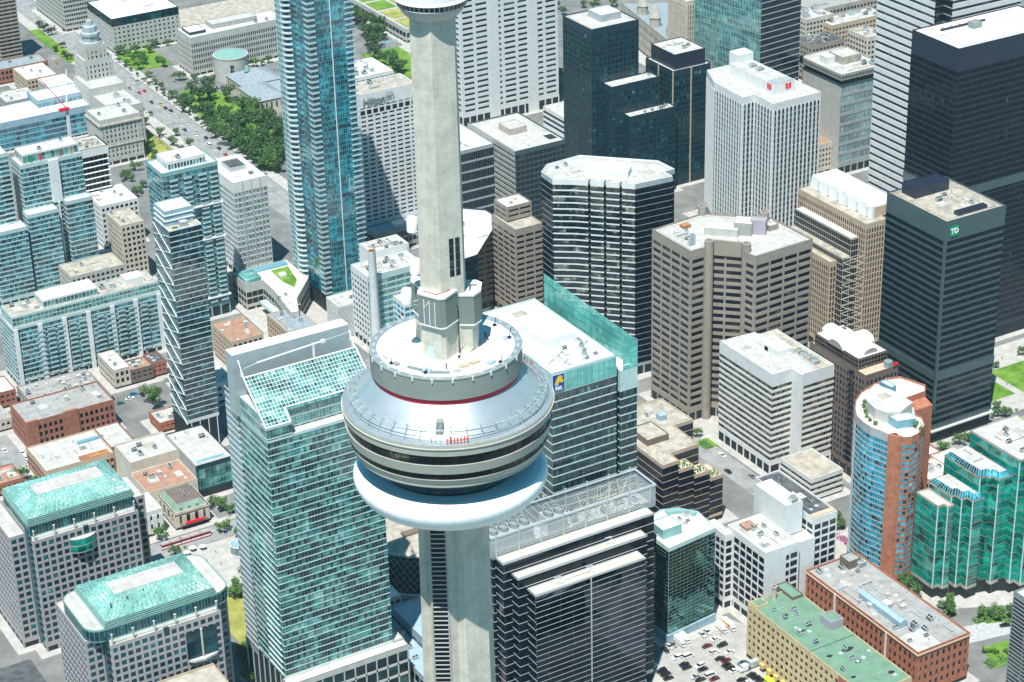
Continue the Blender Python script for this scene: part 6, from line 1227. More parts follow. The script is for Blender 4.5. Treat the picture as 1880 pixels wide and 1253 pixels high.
for nm, P, m in (('park_lawn', ccw([(371, 960), (378, 950), (412, 1000), (425, 1072), (413, 1082), (412, 1118), (400, 1140), (385, 1142), (377, 1120)]), 'grass'), ('square_lawn', [(112, 405), (137, 405), (137, 466), (126, 470), (112, 466)], 'grassdry'), ('plaza_lawn', [(589, 414), (640, 414), (640, 448), (589, 448)], 'grass'), ('plaza_lawn', [(567, 420), (584, 420), (584, 436), (567, 436)], 'grass'), ('verge_lawn', [(396, 224), (416, 224), (416, 238), (402, 240)], 'grass'), ('verge_lawn', [(417, 254), (432, 249), (434, 253), (419, 260)], 'grass'), ('corner_lawn', [(402, 462), (410, 462), (410, 472), (402, 472)], 'grass'), ('median_lawn', R(311, 1012, 332, 1095), 'grassdry'), ('median_lawn', R(336, 1255, 346, 1350), 'grass'), ('bare_ground', R(440, 1205, 560, 1330), 'gravel'), ('civic_lawn', R(374, 1205, 405, 1252), 'grass'), ('court_lawn', R(540, 1070, 574, 1140), 'grass')):
    b = MB(); b.prism(ccw(list(P)), .01, .42); tag(b.build(nm, m), kind='structure')
t = thing('pool_basin', 'small bright turquoise reflecting pool beside the green roofed podium', 'pool', (573, 1154, 0)); b = MB(); b.box(566, 1152, .2, 581, 1157, .6); b.build('rim', 'lightconc', t); b = MB(); b.box(566.4, 1152.4, .6, 580.6, 1156.6, .68); b.build('water', 'blueglassroof', t)
t = thing('flower_bed', 'pink flower bed beside the curved blue tower', 'flower bed', (407, 350, 0)); b = MB()
for k in range(160):
    x, y = 407 + rnd.uniform(-2.5, 2.5), 349.5 + rnd.uniform(-6, 6); b.box(x - .25, y - .25, .1, x + .25, y + .25, .5)
b.build('blossom', 'pink', t)
sheet('added_dark_ground', R(-120, 250, 24, 470), .01, 'darkroof')  # made-up dark sheet, added to darken the ground at the lower left
for i, (x, y) in enumerate(((122, 514), (126, 516.5), (131, 515))):
    t = thing('parasol', 'cream parasol at the kerb of the paved square by the streetcar', 'parasol', (x, y, 0), 0, 'cream parasols in the square'); b = MB(); b.lathe([(1.9, 2.4), (0, 3.1)], 8, 0, x, y); b.build('canopy', 'umbrella', t); b = MB(); b.tube((x, y, 0), (x, y, 3.2), .05); b.build('pole', 'alu', t)

t = tower('added_reflection_hall', 'unseen pale roofed hall added south of the terraced tower to mirror in its glass', 'hall', R(212, 140, 262, 215), 16, S(fh=5, bw=5, sp=2, wall='lightconc', glass='g_navy', z0=3, top=2, roof='whiteroof')); clutter(t, 214, 142, 260, 213, 16, 16, 4)  # unseen hall, added as a pale reflection for the terraced tower's glass
t = tower('added_reflection_block', 'unseen dark roofed block added to mirror in the terraced tower glass', 'building', R(268, 120, 292, 190), 12, S(fh=4, bw=4, sp=1.8, wall='brick', glass='g_navy', z0=3, top=2, roof='darkroof')); clutter(t, 270, 122, 290, 188, 12, 10, 5)  # unseen too, added as the dark part of that reflection
# ------------------------------------------------------------------ trees
def crown_mesh(seed, n, m, r=3.4, h=4.6):
    q = random.Random(seed); b = MB(); lobes = [(q.gauss(0, r * .42), q.gauss(0, r * .42), h * q.uniform(.45, 1.0) + 1.2, q.uniform(.85, 1.7)) for _ in range(13)]
    for _ in range(n):
        lx, ly, lz, lr = q.choice(lobes); d = Vector((q.gauss(0, 1), q.gauss(0, 1), q.gauss(.15, 1))).normalized() * lr * q.uniform(.55, 1.08); c = Vector((lx, ly, lz)) + d
        nrm = (d.normalized() + Vector((q.gauss(0, .5), q.gauss(0, .5), q.gauss(.3, .5)))).normalized(); u = nrm.orthogonal().normalized(); w = nrm.cross(u); s = q.uniform(.13, .36); a = q.uniform(0, PI); e1 = (u * math.cos(a) + w * math.sin(a)) * s; e2 = (w * math.cos(a) - u * math.sin(a)) * s * .75
        b.poly([c - e1 - e2 * .3, c - e2, c + e1 - e2 * .2, c + e1 * .5 + e2, c - e1 * .6 + e2])
    return b.mesh('crown', [m])
def trunk_mesh(seed):
    q = random.Random(seed); b = MB(); b.tube((0, 0, 0), (.05, .03, 2.4), .24, 0, 7, .17)
    for k in range(5):
        a = 2 * PI * k / 5 + q.uniform(-.4, .4); p = (math.cos(a) * q.uniform(1, 1.9), math.sin(a) * q.uniform(1, 1.9), q.uniform(3.8, 5.2)); b.tube((.05, .03, 2.2 + q.uniform(-.4, .3)), p, .11, 0, 5, .04)
    return b.mesh('trunk', ['bark'])
CR = {k: [crown_mesh(s, 1000, k) for s in range(5)] for k in ('leaf', 'leafdark', 'leafpurple')}; TK = [trunk_mesh(s) for s in range(3)]
def tree(x, y, s, label, group, kind='leaf', z=0):
    t = thing('tree', label, 'tree', (x, y, z), rnd.uniform(0, 6.28), group)
    t.rotation_euler.z = 0; a = rnd.uniform(0, 6.28); f = s * rnd.uniform(.9, 1.15)
    place('trunk', rnd.choice(TK), t, (x, y, z), a, (f, f, s)); place('crown', rnd.choice(CR[kind]), t, (x, y, z), a, (f, f, s * rnd.uniform(.9, 1.15)))
TR = {}
TR["avenue"]= [(372.8, 1343.6), (372.6, 1332.2), (336.7, 1287.0), (338.2, 1269.9), (341.5, 1262.2), (346.5, 1352.9), (347.0, 1341.1), (348.8, 1328.5), (344.9, 1292.3), (337.6, 1262.2)]
TR["cons"]= [(378.1, 1248.0), (381.3, 1240.4), (389.6, 1245.4), (407.7, 1248.8), (418.8, 1249.3), (371.8, 1220.5), (379.6, 1220.5), (385.7, 1216.3), (395.9, 1214.6), (395.7, 1203.0), (377.0, 1206.6), (399.5, 1238.7), (389.5, 1229.5)]
TR["court"]= [(394.7, 1166.0), (401.9, 1154.7), (376.5, 1186.4), (374.9, 1167.4), (373.6, 1153.4), (373.5, 1131.5), (455.8, 1162.2), (462.4, 1160.4), (469.4, 1163.7)]
TR["park"]= [(390.4, 1132.2), (374.6, 1109.3), (373.4, 1096.0), (388.7, 1114.1), (403.8, 1128.0), (396.5, 1111.2), (381.8, 1081.0), (374.8, 1071.9), (381.7, 1067.3), (390.5, 1070.5), (370.6, 1052.1), (369.4, 1039.6), (382.3, 1048.8), (385.3, 1042.3), (370.9, 1029.8), (376.5, 1026.0), (382.9, 1030.5), (368.9, 1014.2), (376.4, 1013.0), (389.3, 1035.1), (371.6, 999.1), (381.3, 1014.1), (388.8, 1017.8), (393.7, 1009.4), (378.6, 998.7), (377.4, 986.7), (385.2, 994.2), (369.6, 983.9), (370.4, 974.6), (369.3, 963.0), (406.1, 1102.2), (405.2, 1069.9), (410.7, 1062.8), (404.0, 1047.7), (401.0, 1031.7), (407.3, 1031.9), (409.5, 1020.8), (396.8, 1014.4), (405.6, 1012.6), (403.7, 999.0), (391.3, 994.4), (392.2, 981.0), (381.2, 975.8), (382.6, 965.5), (390.4, 968.7), (373.1, 956.5), (376.5, 949.4), (411.7, 1040.9)]
TR["west"]= [(334.5, 1088.4), (334.3, 1061.7), (335.0, 1039.3), (335.6, 1021.1), (345.2, 1056.8), (343.3, 1028.1), (320.6, 1046.2), (315.4, 1025.4), (312.5, 1014.1), (316.3, 1036.9), (286.0, 1002.3), (281.3, 997.4), (294.3, 1009.1), (281.1, 969.8), (276.5, 965.1), (284.4, 991.4), (286.7, 977.3)]
TR["square"]= [(573.6, 1219.0), (577.9, 1211.9), (573.9, 1196.9), (580.5, 1201.0), (577.6, 1181.6), (564.0, 1181.0), (564.8, 1169.4), (568.4, 1162.7), (553.9, 1154.8), (556.8, 1146.5), (577, 1170.8), (570.6, 1209.2), (543.9, 1124.2), (543.7, 1103.4), (543.4, 1090.7), (545.2, 1081.8)]
TR["north"]= [(726.4, 1132.4), (729.0, 1148.3), (750.6, 1139.4), (755.1, 1130.7), (763.4, 1139.5), (772.2, 1127.5), (643.4, 1005.0), (626.6, 977.0)]
TR["plaza"]= [(595.6, 449.7), (562.5, 411.0), (557.0, 404.6), (561.0, 401.8), (618.9, 453.0), (518.9, 392.0), (526.1, 391.6), (507.2, 390.9)]
TR["york"]= [(412.5, 357.5), (413.3, 363.8), (404.6, 302.2), (404.7, 296.9), (400.5, 296.2), (403.4, 288.5), (408.3, 273.8), (407.4, 268.6), (413.3, 276.3), (418.2, 259.8), (421.4, 256.8), (424.6, 253.9), (429.0, 251.0)]
TR["king"]= [(155.2, 544.6), (152.3, 551.5), (158.1, 539.9), (116.2, 535.9), (147.0, 524.7) , (151.4, 517.2), (117.0, 516.7), (130.0, 473.9), (125.9, 467.3), (128.7, 464.4), (113.0, 422.6), (111.8, 415.7), (107.4, 414.8), (116.2, 418.7), (106.6, 402.2), (101.9, 396.1), (107.1, 408.5), (81.2, 623.6), (76.7, 631.8), (143.5, 486.0), (139.1, 477.7)]
TR['kerb'] = [(370.2, 1062 + 13 * k + (k % 3)) for k in range(14)] + [(345.2, 1105 + 14 * k) for k in range(8)]
LB = {'kerb': ('small round tree in the pavement row along the wide avenue', 'kerb trees along the avenue', 'leafdark', .55), 'avenue': ('small street tree on the far wide avenue beyond the old stepped tower', 'trees along the far avenue', 'leafpurple', .8), 'cons': ('green tree in the lawn before the dark topped pale office', 'trees before the dark topped office', 'leaf', 1.0), 'court': ('tree on the paved forecourt of the long pale courthouse', 'trees round the courthouse', 'leaf', 1.0), 'park': ('large green tree in the dense park clump beside the wide avenue', 'trees in the avenue park', 'leafdark', 1.75),
      'west': ('green tree on the narrow garden strip west of the wide avenue', 'trees west of the avenue', 'leaf', .95), 'square': ('dark green tree in the square left of the shaft top', 'trees in the square', 'leafdark', 1.7), 'north': ('green tree glimpsed between towers at the top', 'trees glimpsed at the top', 'leaf', 1.1), 'plaza': ('young bright green tree on the plaza round the black tower', 'trees on the plaza', 'leaf', .8), 'york': ('bright green tree beside the curved tower and green glass building', 'trees by the green glass building', 'leaf', .95), 'king': ('green street tree around the paved square and the theatre', 'trees round the paved square', 'leaf', 1.0)}
for k, v in TR.items():
    lab, grp, kd, s = LB[k]
    for i, (x, y) in enumerate(v):
        kind = kd if k != 'park' else ('leafdark' if rnd.random() < .78 else 'leaf'); tree(x, y, s * rnd.uniform(.8, 1.25), lab, grp, kind)
tree(169.5, 672, 1.75, 'big single round green street tree at the foot of the braced tower', None); tree(406, 476.5, .9, 'small tree behind the brown terraced block by the grey brown tower', None)
for i, (x, y) in enumerate([(400.7, 235.9), (403.8, 233.0), (408.2, 230.3)]):
    t = thing('clipped_bush', 'round clipped bush in the row of three beside the cobbled street', 'bush', (x, y, .2), 0, 'row of clipped bushes'); place('foliage', CR['leaf'][i], t, (x, y, -.9), i, (.55, .55, .5))
b = MB(); q_ = random.Random(4)
for _ in range(1500):
    s = q_.choice(((417, 258, 4, 2.2), (430, 250, 5, 2), (408, 270, 2, 3), (405, 466, 2, 4), (400, 228, 6, 3), (330, 1050, 2, 40), (420, 256, 3, 2))); c = Vector((s[0] + q_.uniform(-s[2], s[2]), s[1] + q_.uniform(-s[3], s[3]), q_.uniform(.2, 1.0))); d1 = Vector((q_.uniform(-1, 1), q_.uniform(-1, 1), q_.uniform(-.6, .6))).normalized() * .35; d2 = d1.orthogonal().normalized() * .3; b.poly([c - d1 - d2, c + d1 - d2, c + d1 + d2, c - d1 + d2])
tag(b.build('ground_cover', 'leaf'), 'low green ground cover planted in beds along the streets', 'ground cover', kind='stuff')

# ------------------------------------------------------------------ vehicles
def car_parts(kind):
    L, W, H, belt = {'car': (4.5, 1.82, 1.42, .88), 'suv': (4.7, 1.9, 1.72, 1.02), 'van': (5.4, 2.0, 2.1, 1.15), 'estate': (4.6, 1.8, 1.5, .9)}[kind]
    h = L / 2; w = W / 2; b = MB()
    low = {'car': [(-h, .35), (-h + .05, .75), (-h + .9, belt), (h - 1.15, belt), (h - .1, .68), (h, .35)]}.get(kind, [(-h, .4), (-h, belt), (h - 1.1, belt), (h - .1, .8), (h, .4)])
    lower = [(-h + .1, .22)] + low + [(h - .1, .22)]
    n = len(lower); i = len(b.v)
    b.v += [(x, -w * (.96 if z < .6 else .92), z) for x, z in lower] + [(x, w * (.96 if z < .6 else .92), z) for x, z in lower]
    b.f.append(tuple(range(i, i + n))); b.m.append(0); b.f.append(tuple(range(i + 2 * n - 1, i + n - 1, -1))); b.m.append(0)
    for k in range(n): j = (k + 1) % n; b.f.append((i + j, i + k, i + n + k, i + n + j)); b.m.append(0)
    rf = {'car': (-h + 1.45, h - 2.05), 'suv': (-h + .5, h - 1.9), 'van': (-h + .25, h - 1.5), 'estate': (-h + .6, h - 2.0)}[kind]; gl = {'car': (-h + .75, h - 1.3), 'suv': (-h + .12, h - 1.2), 'van': (-h + .05, h - 1.0), 'estate': (-h + .2, h - 1.25)}[kind]
    b.box(rf[0], -w * .74, H - .05, rf[1], w * .74, H, 0); body = b.mesh('body', ['paint'])
    g = MB(); g.prism([(gl[0], -w * .88), (gl[1], -w * .88), (gl[1], w * .88), (gl[0], w * .88)], belt + .01, H - .05, 0, P2=[(rf[0], -w * .74), (rf[1], -w * .74), (rf[1], w * .74), (rf[0], w * .74)]); glass_ = g.mesh('window', ['carglass'])
    return body, glass_, L, W
wh = MB(); wh.tube((0, -.11, 0), (0, .11, 0), .33, 0, 12); wh.tube((0, -.115, 0), (0, .115, 0), .17, 1, 8); WHEEL = wh.mesh('wheel', ['rubber', 'alu'])
li = MB(); li.box(-.03, -.22, -.08, .03, .22, .08); LIGHT = li.mesh('headlight', ['signwhite'])
CP = {k: car_parts(k) for k in ('car', 'suv', 'van', 'estate')}
COLS = {'black': (.015, .017, .02), 'white': (.8, .8, .8), 'silver': (.45, .47, .48), 'grey': (.2, .21, .22), 'maroon': (.13, .012, .03), 'red': (.5, .02, .02), 'yellow': (.8, .5, .02), 'orange': (.7, .25, .02), 'teal': (.03, .13, .16), 'blue': (.02, .16, .4)}
def car(kind, col, x, y, rz, label, group=None, cat='car', name='parked_car'):
    body, gl, L, W = CP[kind]; t = thing(name, label, cat, (x, y, 0), rz, group); t.scale = (1.13, 1.13, 1.13)
    for nm, me in (('body', body), ('window', gl)):
        o = bpy.data.objects.new(nm, me); COL.objects.link(o); o.parent = t; o.color = (*COLS[col], 1)
    for sx in (-L / 2 + .85, L / 2 - .9):
        for sy in (-W / 2 + .12, W / 2 - .12):
            o = bpy.data.objects.new('wheel', WHEEL); COL.objects.link(o); o.parent = t; o.location = (sx, sy, .33)
    for sy in (-W / 2 + .35, W / 2 - .35):
        o = bpy.data.objects.new('headlight', LIGHT); COL.objects.link(o); o.parent = t; o.location = (L / 2 - .04, sy, .62)
    return t
def truck(x, y, rz, col, label, stripe=None, Lb=6.0):
    t = thing('box_truck', label, 'truck', (x, y, 0), rz)
    def put(nm, b, m):
        o = bpy.data.objects.new(nm, b.mesh(nm, m)); COL.objects.link(o); o.parent = t; o.color = (*COLS[col], 1)
    b = MB(); b.box(-Lb / 2 - .8, -1.2, .9, Lb / 2 - .8, 1.2, 3.5); put('cargo_box', b, ['signwhite'])
    b = MB(); b.prism([(Lb / 2 - .65, -1.05), (Lb / 2 + 1.5, -1.05), (Lb / 2 + 1.5, 1.05), (Lb / 2 - .65, 1.05)], .5, 1.5); b.prism([(Lb / 2 - .65, -1.05), (Lb / 2 + .9, -1.05), (Lb / 2 + .9, 1.05), (Lb / 2 - .65, 1.05)], 2.1, 2.4, P2=[(Lb / 2 - .65, -.9), (Lb / 2 + .4, -.9), (Lb / 2 + .4, .9), (Lb / 2 - .65, .9)]); put('cab', b, ['paint'])
    b = MB(); b.prism([(Lb / 2 - .6, -1.0), (Lb / 2 + 1.2, -1.0), (Lb / 2 + 1.2, 1.0), (Lb / 2 - .6, 1.0)], 1.5, 2.1, P2=[(Lb / 2 - .6, -.95), (Lb / 2 + .8, -.95), (Lb / 2 + .8, .95), (Lb / 2 - .6, .95)]); put('windscreen', b, ['carglass'])
    if stripe:
        b = MB(); b.box(-Lb / 2 - .7, -1.23, 1.6, Lb / 2 - 2.2, -1.2, 2.7, 0); b.box(Lb / 2 - 2.2, -1.235, 1.5, Lb / 2 - .9, -1.2, 2.8, 1); put('side_stripe', b, ['signyellow', 'signred'])
    for sx in (-Lb / 2 + .4, Lb / 2 + .6):
        for sy in (-1, 1):
            o = bpy.data.objects.new('wheel', WHEEL); COL.objects.link(o); o.parent = t; o.location = (sx, sy, .45); o.scale = (1.35, 1.6, 1.35)
    return t
LOT = [('car', 'black', 277.4, 316.6, 'y', 'small black car at the left end of the top row'), ('car', 'silver', 280.6, 317.9, 'y', 'silver car in the top row between a black car and a dark one'), ('car', 'grey', 282.9, 318.4, 'y', 'dark grey car beside the left box truck in the top row'), ('car', 'silver', 299.0, 317.7, 'y', 'silver car in the top row, nearer of the two silver ones by the ledge'), ('car', 'silver', 302.2, 318.4, 'y', 'silver car in the top row next to the white box truck'),
       ('car', 'white', 302.1, 311.3, 'x', 'white car parked alone below the top row'), ('car', 'maroon', 295.5, 308.8, 'x', 'maroon car beside the big black sport utility'), ('suv', 'black', 301.7, 305.6, 'x', 'big black sport utility vehicle beside the maroon car'), ('suv', 'white', 295.4, 303.1, 'x', 'white sport utility vehicle below the maroon car'), ('car', 'white', 301.3, 299.3, 'x', 'white car right of the black and maroon pair'), ('car', 'black', 294.8, 297.4, 'x', 'black car above the second maroon car'), ('car', 'maroon', 296.2, 294.7, 'x', 'maroon car tucked between two black ones'), ('car', 'black', 294.1, 291.6, 'x', 'black car just below the tucked maroon car'), ('car', 'black', 294.1, 289.0, 'x', 'black car above the white one near the lorry'), ('car', 'white', 294.5, 286.0, 'x', 'white car in front of the white lorry cab'), ('car', 'teal', 301.3, 289.0, 'x', 'dark teal car behind the lorry cab'),
       ('suv', 'white', 278.4, 308.6, 'x', 'white hatchback standing left of the white pickup'), ('van', 'white', 283.4, 306.6, 'x', 'white pickup with a covered bed in the middle of the left rows'), ('car', 'black', 278.2, 302.4, 'x', 'black car, upper of a close pair in the left rows'), ('car', 'black', 277.6, 299.6, 'x', 'black car, lower of a close pair in the left rows'), ('suv', 'white', 283.4, 297.6, 'x', 'white sport utility beside a single black car'), ('car', 'black', 283.0, 294.5, 'x', 'black car just below the white sport utility'), ('car', 'silver', 276.9, 291.6, 'x', 'silver saloon with dark windows left of the white van'), ('van', 'white', 283.4, 288.8, 'x', 'large white van in the left rows near the bottom edge'), ('car', 'black', 277.5, 288.4, 'x', 'black car below the silver saloon'), ('car', 'maroon', 283.2, 285.6, 'x', 'dark maroon car below the large white van'), ('suv', 'black', 266.4, 303.6, 'x', 'black car, top of three at the left edge of the car park'), ('suv', 'black', 266.5, 300.5, 'x', 'black car, middle of three at the left edge of the car park'), ('car', 'black', 265.9, 297.2, 'x', 'black car, lowest of three at the left edge of the car park'), ('car', 'white', 265.2, 309.0, 'x', 'white car in the shade of the dark terraced tower'),
       ('car', 'black', 293.3, 278.3, 'x', 'black car at the bottom edge left of the white one'), ('car', 'black', 299.2, 279.2, 'x', 'black car, top of three below the lorry'), ('car', 'black', 299.5, 276.3, 'x', 'black car, second of three below the lorry'), ('car', 'black', 299.9, 273.4, 'x', 'black car, lowest of three below the lorry'), ('car', 'white', 294.2, 275.2, 'x', 'white car at the bottom edge between black ones')]
for k, c, x, y, d, lab in LOT: car(k, c, x, y, (0 if d == 'x' else -PI / 2) + rnd.uniform(-.04, .04) + (PI if rnd.random() < .4 and d == 'x' else 0), lab, 'cars in the car park')
truck(286.2, 318.2, -PI / 2, 'white', 'white box truck, left of the pair in the top row of the car park'); truck(289.4, 318.8, -PI / 2, 'white', 'shorter white box truck, right of the pair in the top row', Lb=4.2)
truck(309.1, 316.8, -PI / 2, 'white', 'white box truck standing beside the yellow and red striped one', Lb=5); truck(313.4, 316.6, -PI / 2, 'white', 'white box truck with a yellow stripe and red patch on its side', stripe=True, Lb=6.5)
t = thing('articulated_lorry', 'white lorry with a long grey trailer beside the yellow brick warehouse', 'lorry', (304.5, 284.1, 0), 0)
for nm, bx, m in (('trailer', (-2.8, -1.25, 1.1, 9.8 - 1.8, 1.25, 3.9), 'alu'), ('cab', (-7.2, -1.2, .7, -4.2, 1.2, 3.3), 'signwhite'), ('bonnet', (-8.4, -1.0, .6, -7.2, 1.0, 1.7), 'signwhite'), ('chassis', (-4.2, -.5, .6, 7, .5, 1.05), 'dark')):
    b = MB(); b.box(*bx); o = bpy.data.objects.new(nm, b.mesh(nm, [m])); COL.objects.link(o); o.parent = t
b = MB(); b.box(-7.24, -1.0, 2.1, -7.2, 1.0, 3.0); o = bpy.data.objects.new('windscreen', b.mesh('windscreen', ['carglass'])); COL.objects.link(o); o.parent = t
for sx in (-7.4, -4.6, -3.4, 5.2, 6.6):
    for sy in (-1.05, 1.05): o = bpy.data.objects.new('wheel', WHEEL); COL.objects.link(o); o.parent = t; o.location = (sx, sy, .5); o.scale = (1.5, 1.6, 1.5)
t = thing('skip', 'lime green waste skip at the foot of the yellow brick warehouse', 'skip', (302.8, 270.5, 0)); b = MB(); b.prism([(301.6, 268), (304, 268), (304, 273.2), (301.6, 273.2)], .3, 1.9, P2=[(301.3, 267.6), (304.3, 267.6), (304.3, 273.6), (301.3, 273.6)]); b.build('bin', 'limebin', t); b = MB(); b.prism([(301.3, 267.6), (304.3, 267.6), (304.3, 273.6), (301.3, 273.6)], 1.9, 2.2, P2=[(302, 268.2), (303.6, 268.2), (303.6, 273), (302, 273)]); b.build('lid', 'limebin', t)
AV = [('red', 357.1, 1156.6), ('red', 361.7, 1158.4), ('yellow', 361.1, 1124.2), ('black', 356.8, 1131.8), ('black', 360.9, 1114.9), ('black', 362.1, 1107.0), ('white', 360.4, 1094.3), ('black', 355.0, 1063.2), ('white', 360.5, 1068.9), ('white', 357.2, 1049.1), ('black', 361.1, 1015.2), ('red', 360.1, 1001.1), ('black', 361.6, 1040.0), ('grey', 354.3, 1170.2), ('white', 359.4, 1349.9), ('black', 354.9, 1356.0), ('black', 361.6, 1334.1), ('white', 364.6, 1320.7)]
for c, x, y in AV: car('car', c, x, y, PI / 2 if x > 357.4 else -PI / 2, c + ' car driving on the wide avenue beside the park', 'cars on the wide avenue', name='moving_car')
car('van', 'white', 357.6, 1024.9, PI / 2, 'white van driving on the wide avenue below the park', None, 'van', 'moving_van')
car('car', 'orange', 327.5, 1257.8, PI / 2, 'orange taxi in the side road left of the far avenue', None, 'taxi', 'taxi'); car('car', 'white', 328.9, 1271.3, PI / 2, 'white car behind the orange taxi in the far side road', None, name='moving_car')
for c, x, y, d, lab in (('white', 80.1, 668.2, 1, 'white car driving up the side street at the left edge'), ('white', 87.4, 660.6, 1, 'white car parked at the kerb of the left side street, topmost of three'), ('white', 87.4, 654.2, 1, 'white car parked at the kerb of the left side street, middle of three'), ('white', 87.4, 647.9, 1, 'white car parked at the kerb of the left side street, lowest of three'), ('silver', 140, 527.9, 0, 'silver car ahead of the red streetcar'), ('black', 149.6, 529.8, 0, 'black car under the street tree by the theatre'), ('black', 160, 526.5, 0, 'black car beside the slanted roof tower on the theatre street'), ('blue', 164.6, 691.7, 0, 'bright blue car beside the big single round tree'), ('white', 160.9, 687.6, 0, 'white car next to the bright blue car'), ('teal', 154.3, 684.9, 0, 'teal car nearest the dark red brick block'), ('black', 152.4, 693.7, 1, 'black car at the shop front near the bright blue car'), ('black', 168.7, 688.4, 1, 'black car closest to the braced tower'), ('black', 423.0, 247.9, -.35, 'lone black car on the cobbled curved street')):
    car('car', c, x, y, d * PI / 2 if d == int(d) else d, lab)
for k, (c, x, y, d) in enumerate((('white', 398, 385, 1), ('black', 405.5, 396, 1), ('silver', 398.2, 410, 1), ('grey', 405.6, 425, 1), ('black', 398, 436, 1), ('white', 405.4, 452, 1), ('silver', 398.3, 470, 1))): car('car', c, x, y, PI / 2, 'small car on the street between the white banded tower and the brown terraced block', 'cars on the cross street')
for k, (x, y) in enumerate(((142, 489), (138, 484), (150, 493), (133, 497), (158, 502), (163, 541), (128, 503), (146, 512), (152, 497), (135, 508), (160, 512), (140, 476))): person(PM[1], x, y, .34, k * 1.3, 'tiny pedestrian in dark clothes on the paved square beside the glass dome', 'pedestrians on the paved square')
for k, (x, y) in enumerate(((600, 408), (612, 411), (596, 452), (606, 456), (587, 430), (585, 448))): person(PM[1], x, y, .34, k * 1.7, 'tiny pedestrian in dark clothes on the plaza beside the lawn at the right edge', 'pedestrians on the plaza')
car('estate', 'yellow', 567.1, 394.4, 0, 'yellow taxi on the street right of the black tower', None, 'taxi', 'taxi')
def long_vehicle(name, label, cat, x, y, rz, L, cols, n):
    t = thing(name, label, cat, (x, y, 0), rz)
    def put(nm, b, m): o = bpy.data.objects.new(nm, b.mesh(nm, m)); COL.objects.link(o); o.parent = t
    seg = L / n
    for k in range(n):
        x0 = -L / 2 + k * seg + .15; x1 = x0 + seg - .3
        b = MB(); b.box(x0, -1.27, .35, x1, 1.27, .8, 0); b.box(x0, -1.27, .8, x1, 1.27, 1.62, 1); b.box(x0, -1.27, 2.62, x1, 1.27, 3.0, 0); b.box(x0, -1.2, 3.0, x1, 1.2, 3.25, 2); put('body', b, cols)
        b = MB(); b.box(x0 + .05, -1.24, 1.62, x1 - .05, 1.24, 2.62); put('window_row', b, ['carglass'])
        b = MB(); b.box(x0 + 1, -.7, 3.25, x1 - 1, .7, 3.6); put('roof_unit', b, ['alu'])
        if k < n - 1: b = MB(); b.box(x1, -1.1, .5, x1 + .3, 1.1, 3.0); put('gangway', b, ['dark'])
    for sx in (-L / 2 + 1.8, -L / 6, L / 6, L / 2 - 1.8):
        for sy in (-1, 1): o = bpy.data.objects.new('wheel', WHEEL); COL.objects.link(o); o.parent = t; o.location = (sx, sy, .42); o.scale = (1.2, 1.3, 1.2)
long_vehicle('streetcar', 'long red and white streetcar passing the old theatre', 'streetcar', 126.5, 526.6, 0, 27, ['signred', 'signwhite', 'greyroof'], 5); long_vehicle('bus', 'grey white bus on the wide avenue near the old stepped tower', 'bus', 364.2, 1184, PI / 2, 12, ['alu', 'signwhite', 'alu'], 1)
for i, (x, y, lab) in enumerate(((293.2, 301.2, 'tall lamp post in the middle of the car park between the rows'), (305, 312, 'tall lamp post beside the top row of the car park'))):
    t = thing('lamp_post', lab, 'lamp post', (x, y, 0)); b = MB(); b.tube((x, y, 0), (x, y, 8), .12, 0, 8, .08); b.box(x - .3, y - .3, 0, x + .3, y + .3, .7); b.build('pole', 'awning', t); b = MB(); b.tube((x, y, 8), (x + 1.2, y, 8.2), .06); b.box(x + .7, y - .15, 8.1, x + 1.4, y + .15, 8.3); b.build('lamp_head', 'alu', t)
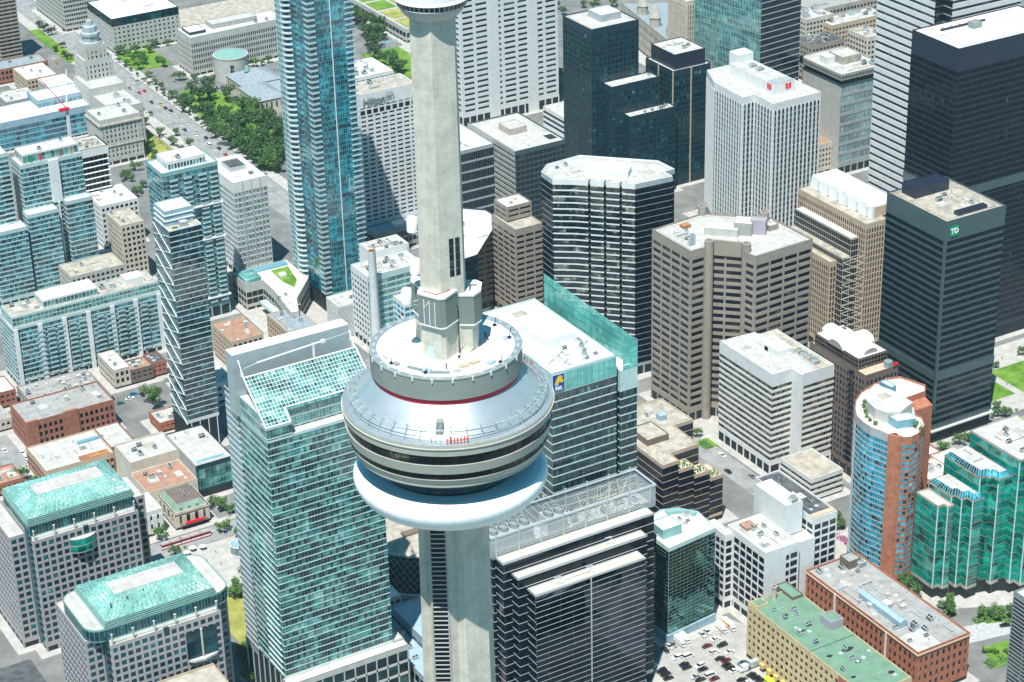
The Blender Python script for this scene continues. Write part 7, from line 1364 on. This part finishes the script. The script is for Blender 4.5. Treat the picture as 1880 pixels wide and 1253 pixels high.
# ------------------------------------------------------------------ camera, sun, sky
cam = bpy.data.cameras.new('camera'); co = bpy.data.objects.new('camera', cam); COL.objects.link(co)
p, r, y = (math.radians(a) for a in (26.61, -1.463, 29.92))
fw = Vector((math.sin(y) * math.cos(p), math.cos(y) * math.cos(p), -math.sin(p))); rt = Vector((math.cos(y), -math.sin(y), 0)); up = rt.cross(fw)
r2 = rt * math.cos(r) + up * math.sin(r); u2 = -rt * math.sin(r) + up * math.cos(r)
m4 = Matrix((r2, u2, -fw)).transposed().to_4x4(); m4.translation = Vector(CAM); co.matrix_world = m4
cam.sensor_width = 36; cam.lens = 4101 / 1880 * 36; cam.clip_start = 1; cam.clip_end = 30000
SC.camera = co
SUN_EL, SUN_AZ = math.radians(66), math.radians(-136)
sd = Vector((math.cos(SUN_EL) * math.cos(SUN_AZ), math.cos(SUN_EL) * math.sin(SUN_AZ), math.sin(SUN_EL)))
sl = bpy.data.lights.new('sun', 'SUN'); sl.energy = 4.2; sl.angle = math.radians(.5); sl.color = (1, .97, .91)
so = bpy.data.objects.new('sun', sl); COL.objects.link(so); so.location = sd * 2000; so.rotation_euler = sd.to_track_quat('Z', 'Y').to_euler()
w = bpy.data.worlds.new('World'); SC.world = w; w.use_nodes = True; t = w.node_tree
sky = N(t, 'ShaderNodeTexSky', sky_type='NISHITA'); sky.sun_disc = False; sky.sun_elevation = SUN_EL; sky.sun_rotation = PI / 2 - SUN_AZ
sky.air_density = 1.0; sky.dust_density = .4; sky.ozone_density = 2.0
mx = N(t, 'ShaderNodeMix', data_type='RGBA', blend_type='MULTIPLY'); mx.inputs['Factor'].default_value = 1; mx.inputs[7].default_value = (.25, 1.0, 1.07, 1)
t.links.new(sky.outputs[0], mx.inputs[6]); bg = t.nodes['Background']; t.links.new(mx.outputs[2], bg.inputs['Color']); bg.inputs['Strength'].default_value = .062
hb = MB(); hb.box(-700, -900, -1, 1600, 1700, 620); hz = hb.build('haze', 'dark'); tag(hz, 'thin pale summer haze over the whole city', 'haze', kind='stuff')
hm = bpy.data.materials.new('haze'); hm.use_nodes = True; ht = hm.node_tree; ht.nodes.clear(); ho = N(ht, 'ShaderNodeOutputMaterial'); hv = N(ht, 'ShaderNodeVolumePrincipled'); hv.inputs['Density'].default_value = .00004; hv.inputs['Color'].default_value = (.62, .9, 1, 1); hv.inputs['Anisotropy'].default_value = .2; ht.links.new(hv.outputs[0], ho.inputs['Volume']); hz.data.materials.clear(); hz.data.materials.append(hm)
SC.view_settings.view_transform = 'Standard'; SC.view_settings.look = 'None'; SC.view_settings.exposure = .77; SC.view_settings.gamma = 1
SC.render.engine = 'CYCLES'; SC.cycles.max_bounces = 6; SC.cycles.diffuse_bounces = 3; SC.cycles.glossy_bounces = 3; SC.cycles.transmission_bounces = 2; SC.cycles.sample_clamp_indirect = 4
SC.cycles.use_denoising = True
